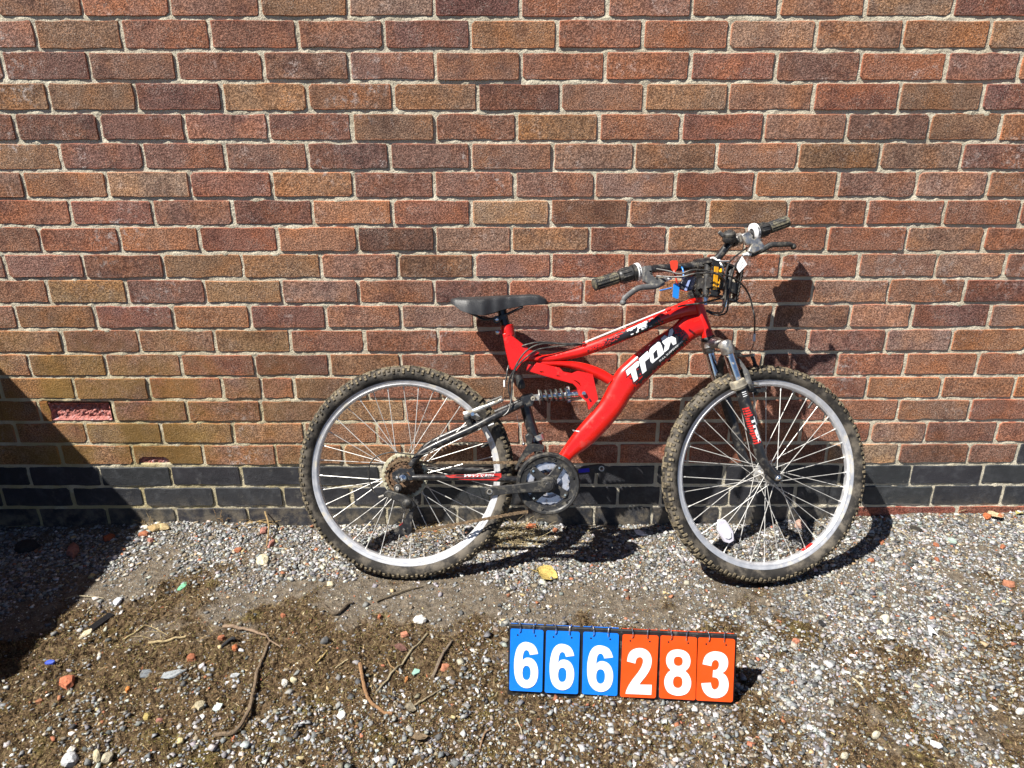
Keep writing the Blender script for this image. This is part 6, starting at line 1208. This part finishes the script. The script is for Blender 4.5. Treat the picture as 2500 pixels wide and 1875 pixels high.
def grip_set(n, flip):
    P = kp(n); a, b, c, d, e, f, h = P; ax = (a - b).normalized()
    g = MB(); nr = 30; pts = [a + (b - a) * (i / nr) for i in range(nr + 1)]; rr = [.0150 + (.0012 if i % 2 else 0) for i in range(nr + 1)]; rr[0] = .0135; rr[1] = .0172; rr[2] = .0172
    g.tube(pts, rr, 20)
    for k in range(14):
        an = 2 * math.pi * k / 14; u = ax.cross(YY).normalized(); v = ax.cross(u); dd = u * math.cos(an) + v * math.sin(an); g.tube([a.lerp(b, .1) + dd * .0152, a.lerp(b, .97) + dd * .0152], .0017, 5)
    g.build('grip', 'grip', hbar, 35)
    g = MB(); pts = [c, c.lerp(d, .06), c.lerp(d, .2), c.lerp(d, .5), c.lerp(d, .8), c.lerp(d, .95), d]; g.tube(pts, [.0150, .0175, .0190, .0195, .0200, .0205, .0190], 24)
    for k in range(10):
        an = 2 * math.pi * k / 10; u = ax.cross(YY).normalized(); v = ax.cross(u); dd = u * math.cos(an) + v * math.sin(an); g.tube([c.lerp(d, .2) + dd * .0185, c.lerp(d, .8) + dd * .0192], .0028, 6)
    g.build('twist_shifter', 'plastic', hbar, 40)
    g = MB(); e2 = e.lerp(f, .35); g.tube([d, e2], .0232, 28); g.build('shifter_collar', 'plastic', hbar)
    g = MB(); f2 = f + (h - f) * .15; fx = (f2 - e2).normalized(); g.lathe(e2, fx, [(.016, 0), (.0245, 0), (.0252, .002), (.0252, (f2 - e2).length), (.022, (f2 - e2).length + .003), (.012, (f2 - e2).length + .004)], 32); g.build('shifter_band', 'white_plastic', hbar)
    # maker's word round the band
    vs, fs = text_mesh('SRAM', .03); cc = (e2 + f2) / 2; W2 = (f2 - e2).length
    # angle facing the viewer: along +cs (toward the front of the bar)
    c0_ = (cs - fx * cs.dot(fx)).normalized(); s0_ = fx.cross(c0_)
    me = bpy.data.meshes.new('lettering'); pts = []
    for x_, y_ in vs:
        an = -.55 + 1.0 * x_ if not flip else .45 - 1.0 * x_
        dd = c0_ * math.cos(an) + s0_ * math.sin(an); pts.append(tuple(cc + fx * ((y_ - .5) * W2 * .55 * (1 if not flip else -1)) + dd * .0256))
    me.from_pydata(pts, [], fs); me.materials.append(M['black_print']); link('lettering', me, hbar)
grip_set('gripR', False); grip_set('gripL', True)
for s in 'RL':
    P = kp('perch' + s); g = MB(); g.prism(P, cs * .013); o = g.build('lever_perch', 'grey_plastic' if s == 'R' else 'alloy', hbar, 30); md = o.modifiers.new('b', 'BEVEL'); md.width = .003; md.segments = 2; md.limit_method = 'ANGLE'
    c = (P[0] + P[1]) / 2; cb = min(cr(bar, 5), key=lambda q: ((q - c) - cs * (q - c).dot(cs)).length); i_ = cr(bar, 5).index(cb); t2 = (cr(bar, 5)[i_ + 1] - cr(bar, 5)[i_ - 1]).normalized()
    g = MB(); g.lathe(cb, t2, [(.0112, -.011), (.0160, -.010), (.0168, 0), (.0160, .010), (.0112, .011)], 22); g.box(cb + cs * .016, (cs, t2, cs.cross(t2)), (.022, .018, .018)); g.build('lever_clamp', 'grey_plastic' if s == 'R' else 'alloy', hbar)
    B_ = kp('blade' + s); c_ = cr(B_, 5); n = len(c_); g = MB(); g.tube(c_, [.0088 - .0022 * i / n for i in range(n - 2)] + [.0075, .0070], 12, flat=.62, up=tuple(cs)); g.ball(c_[-1], .0085, 12); g.build('brake_lever', 'grey_plastic' if s == 'R' else 'plastic', hbar, 50)
    a, b = kp('boot' + s); g = MB(); g.tube([a, a.lerp(b, .4), a.lerp(b, .41), b], [.0068, .0062, .0050, .0042], 12); g.build('cable_boot', 'white_plastic', hbar)
    for q0 in (P[0].lerp(P[3], .6), P[3].lerp(P[4], .1)): g = MB(); g.disc(q0 + cs * .013, cs, .0032, .003, 10); g.build('lever_screw', 'plastic', hbar)
bell = empty('bell', bike); b0, b1 = kp('bell'); bd = V3((-.12, -.42, .90)).normalized(); 
g = MB(); g.lathe(b0 + bd * .002, bd, [(.0, 0), (.017, 0), (.0185, .003), (.0185, .014), (.0180, .016), (.0185, .017), (.0175, .024), (.0125, .0285), (.009, .0295), (.0085, .031), (.006, .0325), (0, .0328)], 30); g.build('bell_dome', 'plastic', bell, 35)
cb = min(cr(bar, 5), key=lambda q: (q - kp('bellclamp', 0)).length); i_ = cr(bar, 5).index(cb); t2 = (cr(bar, 5)[i_ + 1] - cr(bar, 5)[i_ - 1]).normalized(); g = MB(); g.lathe(cb, t2, [(.0112, -.009), (.0150, -.009), (.0150, .009), (.0112, .009)], 20, closed=True); g.tube([cb, b0 + bd * .004], .009, 12); g.build('bell_clamp', 'plastic', bell)
l0 = kp('belllev', 0); g = MB(); g.tube([b0 + bd * .010, l0.lerp(b0, .3), l0], [.005, .006, .0055], 10, flat=.6); g.build('bell_lever', 'grey_plastic', bell)
for nm in ('cab1', 'cab2', 'cab3', 'cab4'):
    g = MB(); g.tube(cr(kp(nm) + (kp('fb_ferr')[:1] if nm == 'cab1' else []), 8), .0025, 8); g.build('cable_housing', 'cable', bike)
P = kp('mirror'); rf = empty('front_reflector', bike); g = MB(); g.prism(P, cs * -.010); o = g.build('reflector_plate', 'mirror', rf, 30); md = o.modifiers.new('b', 'BEVEL'); md.width = .003; md.segments = 2; md.limit_method = 'ANGLE'
g = MB(); g.prism(kp('mirsky'), cs * .0008); g.build('sky_reflection_strip', 'strip', rf, 0); c = sum(P, V3()) / len(P); g = MB(); g.tube([c - cs * .006, V3((h0.x, 0, h0.z)) + hd * .03], .005, 10); g.build('reflector_bracket', 'plastic', rf)
# ---- things hung on the handlebar
bpy.context.view_layer.update()
def W(p): return bm4 @ V3(p)
def hang(name, label, cat, at, group=None):
    e = empty(name); e.location = W(at); return tag(e, label, cat, group)
def loc_mb(e): return e.location.copy()
def hb_mesh(g, e, name, mat, smooth=30):
    g.v = [tuple(W(p) - e.location) for p in g.v]; return g.build(name, mat, e, smooth)
P = kp('redtag'); e = hang('security_tag', 'red plastic security tag tied to the handlebar, flag upwards', 'tag', P[4])
g = MB(); g.prism(P, cs * .0022); hb_mesh(g, e, 'tag_flag', 'tag_red'); g = MB(); g.tube(cr(kp('redstem'), 4), [.0032] * 4 + [.0024] * 5, 8); hb_mesh(g, e, 'tag_stem', 'tag_red')
P = kp('bluetag'); e = hang('security_tag', 'blue plastic security tag looped round the handlebar, flag hanging down', 'tag', P[0])
g = MB(); g.prism(P, cs * .0022); hb_mesh(g, e, 'tag_flag', 'tag_blue'); g = MB(); g.tube(cr(kp('bluestrap'), 5), .0022, 8); hb_mesh(g, e, 'tag_strap', 'tag_blue'); g = MB(); g.tube(cr(kp('bluetail'), 3), .0017, 8); hb_mesh(g, e, 'tag_tail', 'tag_blue')
P = kp('label'); e = hang('paper_label', 'white folded paper label with small print hanging from the left brake lever', 'label', P[1])
g = MB(); g.prism([P[0], P[1], P[2], P[3], P[4]], cs * .0008); hb_mesh(g, e, 'label_sheet', 'white_plastic', 0)
g = MB(); u = (P[3] - P[1]).normalized(); v = (P[4] - P[3]).normalized()
for k in range(4):
    q0 = P[2].lerp(P[3], .2) + (P[4] - P[3]) * (.15 + .2 * k) - (P[3] - P[1]).normalized() * .004 ; q1 = q0 - (P[3] - P[2]).cross(cs).normalized() * 0 + (P[0].lerp(P[4], .5) - P[3]) * .0
    pv = (P[0] - P[1]).normalized(); g.box(P[2].lerp(P[4], .28 + .15 * k) + cs * .0012 - u * .0005, ((P[4] - P[0]).cross(cs).cross(cs), (P[4] - P[0]).cross(cs), cs), (.012, .0012, .0004))
hb_mesh(g, e, 'label_print', 'grey_plastic', 0)
zt = kp('ziptie'); e = hang('zip_tie', 'white zip tie strapping the pedals to the handlebar', 'zip tie', zt[1]); g = MB(); g.tube(cr(zt, 4), .0024, 8, flat=.6); g.tube(cr(kp('ziptail'), 4), .0022, 8, flat=.6); g.ball(zt[2], .0050, 10); hb_mesh(g, e, 'zip_strap', 'white_plastic')
def pedal(c, X, Y, Zv, label):
    """one platform pedal: serrated cage, body, spindle, two amber reflectors"""
    e = hang('pedal', label, 'pedal', c, 'pedals strapped to the handlebar')
    def pt(a, b, d): return V3(c) + X * a + Y * b + Zv * d
    for s in (-1, 1):
        g = MB(); o = []
        n = 9
        for k in range(n):
            x_ = -.048 + .096 * k / n; o += [(x_, .014), (x_ + .005, .0095), (x_ + .0095, .014)]
        top = [pt(a, s * .031, b) for a, b in o]; bot = [pt(a, s * .031, -b) for a, b in reversed(o)]
        g.prism(top + bot, Y * (.004 * s)); hb_mesh(g, e, 'cage_plate', 'plastic', 20)
        g = MB(); g.box(pt(0, s * .0355, 0), (X, Y, Zv), (.062, .003, .013)); hb_mesh(g, e, 'amber_reflector', 'amber', 0)
        g = MB(); g.box(pt(s * .046, 0, 0), (X, Y, Zv), (.006, .062, .022)); hb_mesh(g, e, 'cage_end', 'plastic', 0)
    g = MB(); g.tube([pt(-.046, 0, 0), pt(.046, 0, 0)], .0095, 14); g.box(pt(.01, 0, 0), (X, Y, Zv), (.03, .06, .014)); hb_mesh(g, e, 'pedal_body', 'plastic', 30)
    g = MB(); g.tube([pt(.046, 0, 0), pt(.054, 0, 0), pt(.0541, 0, 0), pt(.070, 0, 0)], [.0085, .0085, .0066, .0066], 12); hb_mesh(g, e, 'spindle', 'chrome')
c4 = kp('pedalcorn'); Xp = ((c4[3] + c4[2]) / 2 - (c4[0] + c4[1]) / 2).normalized(); Yp = (cs + crr * -.25).normalized(); Yp = (Yp - Xp * Yp.dot(Xp)).normalized(); Zp = Xp.cross(Yp)
pedal(sum(c4, V3()) / 4 - Yp * .037, Xp, Yp, Zp, 'black platform pedal with amber reflector facing out, strapped beside the stem')
X2 = (Xp + Zp * .15).normalized(); c2 = kp('pedal2', 0); Z2 = Yp; Y2 = Z2.cross(X2)
pedal(c2 - cs * .01, X2, Y2, Z2, 'black platform pedal behind the brake cables, farther from the stem')
# ================================================================== number board
b0 = V3((BOARD[0][0], BOARD[0][1], 0)); b1 = V3((BOARD[1][0], BOARD[1][1], 0)); Wb = (b1 - b0).length; ub = (b1 - b0).normalized(); nb = V3((ub.y, -ub.x, 0))  # nb points to the viewer
if nb.y > 0: nb = -nb
TOPH, BACK = .166, .046
vb = (V3((0, 0, TOPH)) - nb * BACK).normalized(); Lb = math.hypot(TOPH, BACK); fb_n = ub.cross(vb); 
if fb_n.dot(nb) < 0: fb_n = -fb_n
bz = float(min(gz(b0.x, b0.y), gz(b1.x, b1.y))) - .002
board = empty('number_board'); board.location = (b0.x, b0.y, bz)
tag(board, 'black folding number board with blue and orange flip cards showing 666283', 'number board')
def bpnt(u, v, d=0): return ub * (u * Wb) + vb * (v * Lb) + fb_n * d
g = MB(); g.prism([bpnt(0, 0), bpnt(1, 0), bpnt(1, 1), bpnt(0, 1)], fb_n * -.004); o = g.build('front_panel', 'board', board, 0); md = o.modifiers.new('b', 'BEVEL'); md.width = .0012; md.segments = 2
tp_ = bpnt(0, 1); bk = V3((0, 0, 0)) - nb * (BACK + .072)
g = MB(); q0 = [tp_ - nb * .005, ub * Wb + tp_ - nb * .005, ub * Wb + bk, bk]; g.prism(q0, V3((0, 0, -.001)) - nb * .004); g.build('back_panel', 'board', board, 0)
g = MB(); g.tube([bpnt(0, 1.003, -.004), bpnt(1, 1.003, -.004)], .0042, 12); g.build('hinge', 'board', board)
def chaikin(P, sharp=52):
    out = []; n = len(P)
    for i in range(n):
        a, b, c = P[i - 1], P[i], P[(i + 1) % n]; e1 = (b[0] - a[0], b[1] - a[1]); e2 = (c[0] - b[0], c[1] - b[1])
        an = abs(math.degrees(math.atan2(e1[0] * e2[1] - e1[1] * e2[0], e1[0] * e2[0] + e1[1] * e2[1])))
        if an > sharp: out.append(b)
        else: out += [(b[0] * .75 + a[0] * .25, b[1] * .75 + a[1] * .25), (b[0] * .75 + c[0] * .25, b[1] * .75 + c[1] * .25)]
    return out
def ell(cx, cy, rx, ry, n=24): return [(cx + rx * math.copysign(abs(math.cos(t)) ** .85, math.cos(t)), cy + ry * math.copysign(abs(math.sin(t)) ** .85, math.sin(t))) for t in [2 * math.pi * k / n for k in range(n)]]
eight = [(.5, 0), (.72, .02), (.88, .09), (.95, .2), (.94, .32), (.86, .41), (.76, .455), (.88, .51), (.98, .62), (1, .74), (.94, .87), (.8, .96)]
DIG = {'6': ([(.55, 0), (.76, .035), (.9, .12), (.97, .245), (.64, .275), (.60, .20), (.5, .165), (.40, .20), (.355, .30), (.345, .41), (.43, .35), (.58, .33), (.78, .36), (.93, .46), (1, .62), (.97, .8), (.85, .93), (.66, .99), (.5, 1), (.3, .97), (.12, .87), (.03, .72), (0, .5), (.03, .3), (.1, .15), (.22, .05), (.38, 0)], [ell(.52, .665, .165, .155)]),
 '2': ([(0, 1), (.02, .93), (.10, .82), (.25, .68), (.45, .53), (.58, .40), (.63, .29), (.60, .22), (.5, .19), (.38, .22), (.335, .29), (.33, .34), (0, .30), (.03, .17), (.12, .08), (.28, .02), (.5, 0), (.72, .03), (.88, .11), (.96, .23), (.95, .37), (.87, .5), (.72, .63), (.58, .73), (.52, .785), (1, .785), (1, 1)], []),
 '8': (eight + [(.5, 1)] + [(1 - x, y) for x, y in eight[:0:-1]], [ell(.5, .255, .165, .10), ell(.5, .70, .175, .125)]),
 '3': ([(.02, .29), (.06, .16), (.16, .07), (.32, .015), (.52, 0), (.74, .025), (.89, .1), (.95, .21), (.93, .33), (.85, .415), (.75, .455), (.88, .5), (.97, .6), (1, .72), (.96, .85), (.84, .94), (.66, .99), (.48, 1), (.28, .975), (.12, .9), (.03, .8), (0, .7), (.34, .675), (.37, .76), (.44, .815), (.53, .815), (.62, .77), (.65, .69), (.62, .6), (.53, .555), (.40, .555), (.41, .405), (.52, .4), (.6, .35), (.62, .27), (.58, .205), (.49, .18), (.40, .2), (.35, .26), (.34, .32)], [])}
cards = [('6', 135, 392, 'b', .0, .0), ('6', 412, 672, 'b', -.002, .002), ('6', 700, 973, 'b', .003, -.002), ('2', 998, 1272, 'o', -.004, .006), ('8', 1292, 1568, 'o', .002, -.004), ('3', 1575, 1852, 'o', .0, .0)]
rcard = random.Random(2)
for ci, (ch, xa, xb, colr, dv, tilt) in enumerate(cards):
    u0, u1 = (xa - 120) / 1748, (xb - 120) / 1748; v0, v1 = .088 + dv, .972 + dv
    def cp(a, b, d): return bpnt(u0 + (u1 - u0) * a + tilt * (b - .5) * .6, v0 + (v1 - v0) * b + tilt * (a - .5), d + .0035 * (1 - b) + .0015 * math.sin(math.pi * a) * (1 - b))
    r_ = .055; rv = r_ * (u1 - u0) * Wb / ((v1 - v0) * Lb); outl = []
    for (cx, cy, a0) in ((r_, rv, 180), (1 - r_, rv, 270), (1 - r_, 1 - rv, 0), (r_, 1 - rv, 90)):
        for k in range(5): t = math.radians(a0 + 22.5 * k); outl.append((cx + r_ * math.cos(t), cy + rv * math.sin(t)))
    cb_ = 'card_blue' if colr == 'b' else 'card_orange'
    g = MB(); g.prism([cp(a, b, .0035) for a, b in outl], fb_n * -.0018); card = g.build('card', [cb_], board, 0)
    g = MB(); out, holes = DIG[ch]; out = chaikin(chaikin(out)); gx0, gx1, gy0, gy1 = .125, .875, .80, .055
    if ch == '2': gx0, gx1 = .15, .87
    m2 = lambda p: cp(gx0 + (gx1 - gx0) * p[0], gy0 + (gy1 - gy0) * p[1], .0037)
    g.prism([m2(p) for p in out], fb_n * .0003, [[m2(p) for p in h] for h in holes]); g.build('digit', 'card_white', card, 0)
    # thin pale edge line of the card
    inn = [(.5 + (a - .5) * .965, .5 + (b - .5) * .982) for a, b in outl]; in2 = [(.5 + (a - .5) * .945, .5 + (b - .5) * .971) for a, b in outl]
    g = MB(); g.prism([bpnt(u0 + (u1 - u0) * a, v1 + .012 + .035 * b + rcard.uniform(0, .004), -.008) for a, b in ((0, 0), (1, 0), (1, 1), (0, 1))], fb_n * -.003 ); g.build('flipped_cards', cb_, board, 0)
    for a in (.25, .73):
        c = bpnt(u0 + (u1 - u0) * a, .985, -.001); g = MB(); P = []
        for k in range(21):
            t = 2 * math.pi * k / 20; P.append(c + fb_n * (.0085 * math.cos(t)) + (vb * .0135 * math.sin(t)) + ub * (.0035 * math.cos(t) * (1 if a < .5 else -1)))
        g.tube(P, .0010, 8, caps=False); g.build('ring', 'chrome', board)
        for _ in range(1):
            hp_ = cp(a - .03 if a < .5 else a + .03, .905, .0036); g = MB(); g.lathe(hp_, fb_n, [(0, 0), (.0022, 0), (.0022, .0003), (0, .0003)], 10); g.build('punch_hole', 'black_print', card, 0)
# ================================================================== loose pieces on the ground
def ground_pt(x, y): return V3((x, y, float(gz(x, y))))
GROUP = {1: 'brick fragments on the ground', 2: 'slate chips on the ground', 3: 'white stones on the ground', 4: 'tan stones on the ground', 5: 'green shards on the ground', 6: 'plastic scraps on the ground', 7: 'pebbles on the ground', 8: 'dead leaves on the ground', 9: 'twigs on the ground', 10: 'straws on the ground'}
rs_ = random.Random(21)
def chunk(L, S, th, n, sharp):
    g = MB(); ang = sorted(2 * math.pi * (k + rs_.uniform(-.33, .33)) / n for k in range(n))
    ol = [(math.cos(a) * L / 2 * rs_.uniform(.8, 1.12), math.sin(a) * S / 2 * rs_.uniform(.78, 1.12)) for a in ang]
    ins = .97 if sharp else .80
    rings = [(0.9, -th * .45), (1.0, -th * .1), (ins, th * .42)]
    vs = []
    for k, z in rings: vs += [(x * k + rs_.uniform(-.03, .03) * S, y * k + rs_.uniform(-.03, .03) * S, z + rs_.uniform(-.12, .12) * th) for x, y in ol]
    m = len(ol); fs = [tuple(range(m - 1, -1, -1))]
    for r in range(2): fs += [(r * m + k, r * m + (k + 1) % m, (r + 1) * m + (k + 1) % m, (r + 1) * m + k) for k in range(m)]
    vs.append((rs_.uniform(-.1, .1) * L, rs_.uniform(-.1, .1) * S, th * (.5 + (0 if sharp else rs_.uniform(.0, .2))))); c = len(vs) - 1
    fs += [(2 * m + k, 2 * m + (k + 1) % m, c) for k in range(m)]
    g.add(vs, fs); return g
def lump(L, S, th):
    bm = bmesh.new(); bmesh.ops.create_icosphere(bm, subdivisions=2, radius=1.0); g = MB()
    sd_ = rs_.uniform(0, 50)
    vs = []
    for v in bm.verts:
        k = 1 + (float(fbm(v.co.x * 2 + sd_, v.co.y * 2 + v.co.z * 1.7, 1.0, 7, 3)) - .5) * .75; vs.append((v.co.x * k * L / 2, v.co.y * k * S / 2, v.co.z * k * th * .6))
    g.add(vs, [tuple(q.index for q in f.verts) for f in bm.faces]); bm.free(); return g
def leaf(L, S):
    g = MB(); nx, ny = 10, 4; vs = []; cu_ = rs_.uniform(.5, 1.2)
    for i in range(nx + 1):
        u = i / nx; w_ = S / 2 * (math.sin(math.pi * min(1, u * 1.02)) ** .8) * (1 + rs_.uniform(-.12, .12)) + .0006
        for k in range(ny + 1):
            t = -1 + 2 * k / ny; vs.append(((u - .5) * L, t * w_, .003 + abs(t) * S * .22 * cu_ + math.sin(u * 5) * .004 + rs_.uniform(-.0007, .0007) + .16 * L * (u - .5) ** 2))
    g.add(vs, [(i * 5 + k, (i + 1) * 5 + k, (i + 1) * 5 + k + 1, i * 5 + k + 1) for i in range(nx) for k in range(ny)])
    g.tube([((-.5 - .28) * L, 0, .004), (-.5 * L, 0, .004), (.3 * L, 0, .0035)], .0008, 5); return g
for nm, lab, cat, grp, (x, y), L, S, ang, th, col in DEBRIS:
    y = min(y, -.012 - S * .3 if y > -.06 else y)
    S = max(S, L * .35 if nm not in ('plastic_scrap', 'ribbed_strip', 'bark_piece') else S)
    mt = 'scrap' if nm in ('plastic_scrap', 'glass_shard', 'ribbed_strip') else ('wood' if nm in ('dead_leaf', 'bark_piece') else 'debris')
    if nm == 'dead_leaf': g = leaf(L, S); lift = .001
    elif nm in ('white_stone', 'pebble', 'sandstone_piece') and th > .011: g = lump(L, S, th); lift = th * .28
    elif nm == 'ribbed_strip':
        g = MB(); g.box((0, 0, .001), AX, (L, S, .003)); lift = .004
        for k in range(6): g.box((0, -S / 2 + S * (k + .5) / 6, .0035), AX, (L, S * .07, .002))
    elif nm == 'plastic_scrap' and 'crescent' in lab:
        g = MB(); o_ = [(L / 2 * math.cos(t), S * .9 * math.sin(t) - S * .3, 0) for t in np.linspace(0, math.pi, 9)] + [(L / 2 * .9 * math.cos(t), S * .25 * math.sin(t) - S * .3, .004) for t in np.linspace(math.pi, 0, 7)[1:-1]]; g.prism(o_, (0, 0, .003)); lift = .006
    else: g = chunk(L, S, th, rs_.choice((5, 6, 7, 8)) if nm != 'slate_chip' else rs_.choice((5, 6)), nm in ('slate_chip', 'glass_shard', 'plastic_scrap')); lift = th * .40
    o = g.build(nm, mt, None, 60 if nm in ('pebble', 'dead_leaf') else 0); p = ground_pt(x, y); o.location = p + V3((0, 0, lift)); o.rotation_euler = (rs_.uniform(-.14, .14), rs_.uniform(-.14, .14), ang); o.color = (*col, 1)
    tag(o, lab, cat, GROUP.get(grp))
for nm, lab, cat, grp, pts, w0, w1, col in TWIGS:
    c = cr([(x, min(y, -.006), 0) for x, y in pts], 5); n = len(c); g = MB(); base = ground_pt(c[0].x, c[0].y); r_ = []; P = []
    rr = max(.0010, w0 / 2); r2 = max(.0009, w1 / 2)
    for i, p in enumerate(c):
        t = i / (n - 1); k = rr + (r2 - rr) * t; r_.append(k * rs_.uniform(.88, 1.12)); P.append(ground_pt(p.x, p.y) + V3((rs_.uniform(-.0006, .0006), rs_.uniform(-.0006, .0006), k * .8 + .002 + (.006 * math.sin(math.pi * t) if 'long bent' in lab else .002 * math.sin(math.pi * t)))))
    if 'upright bent' in lab: P = [p + V3((0, 0, .045 * (1 - i / (n - 1)))) for i, p in enumerate(P)]
    g.tube([p - base for p in P], r_, 7); o = g.build(nm, 'wood', None, 50); o.location = base; o.color = (*col, 1); tag(o, lab, cat, GROUP.get(grp))
def tuft(name, label, x, y, n, spread, h, cols, lean=(0, 0), seed=1, flat=.5):
    r = random.Random(seed); g = MB(); cl = []
    for _ in range(n):
        a = r.uniform(0, 2 * math.pi); d = spread * r.random() ** .7; px_, py_ = d * math.cos(a), d * math.sin(a) * .55; 
        py_ = min(py_, -y - .004)
        a2 = r.uniform(0, 2 * math.pi); L = h * r.uniform(.4, 1.1); e = r.uniform(.1, 1.3) * flat + .15
        p = V3((px_, py_, float(gz(x + px_, y + py_)) - float(gz(x, y)))); dr = V3((math.cos(a2) * math.cos(e) + lean[0], math.sin(a2) * math.cos(e) * .7 + lean[1], math.sin(e))); c_ = r.uniform(.3, 1.0)
        P = [p + dr * L * t + V3((0, 0, -L * c_ * t * t * .55)) + V3((r.uniform(-1, 1), r.uniform(-.6, .6), 0)) * L * .10 * t for t in (0, .3, .6, .85, 1)]
        P = [V3((q.x, min(q.y, -y - .003), max(q.z, -.004 + .001))) for q in P]
        g.tube(P, [.0009, .0008, .0007, .0005, .0003], 4, caps=False)
    o = g.build(name, 'wood', None, 0, fix=False); o.location = (x, y, float(gz(x, y))); o.color = (*cols, 1); tag(o, label, 'grass', 'dry grass tufts along the wall')
tuft('dry_grass', 'widest clump of tangled dry grass on the ground below the chainrings', .02, -.085, 330, .105, .085, (.46, .37, .21), seed=3)
tuft('dry_grass', 'dry grass clump seen through the rear wheel below the cassette', -.27, -.045, 120, .10, .060, (.44, .32, .15), seed=4)
tuft('dry_grass', 'small dry grass sprig at the wall where the big shadow ends', -1.235, -.015, 14, .02, .085, (.40, .30, .16), seed=5, flat=.9)
tuft('dry_grass', 'thin upright dry stem against the blue bricks left of the rear tyre', -.985, -.012, 8, .014, .105, (.42, .27, .13), seed=6, flat=1.2)
tuft('dry_grass', 'dry grass wisps at the wall just left of the rear tyre', -.87, -.018, 22, .07, .085, (.42, .29, .13), seed=7, flat=.55)
tuft('dry_grass', 'loose dry stalks on the mossy ground beside the ribbed strip', -.96, -.56, 16, .09, .10, (.45, .35, .18), seed=8, flat=.15)
tuft('dry_grass', 'few dry stalks at the wall base at the far right', 1.55, -.025, 9, .07, .10, (.44, .37, .22), seed=9, flat=.2)
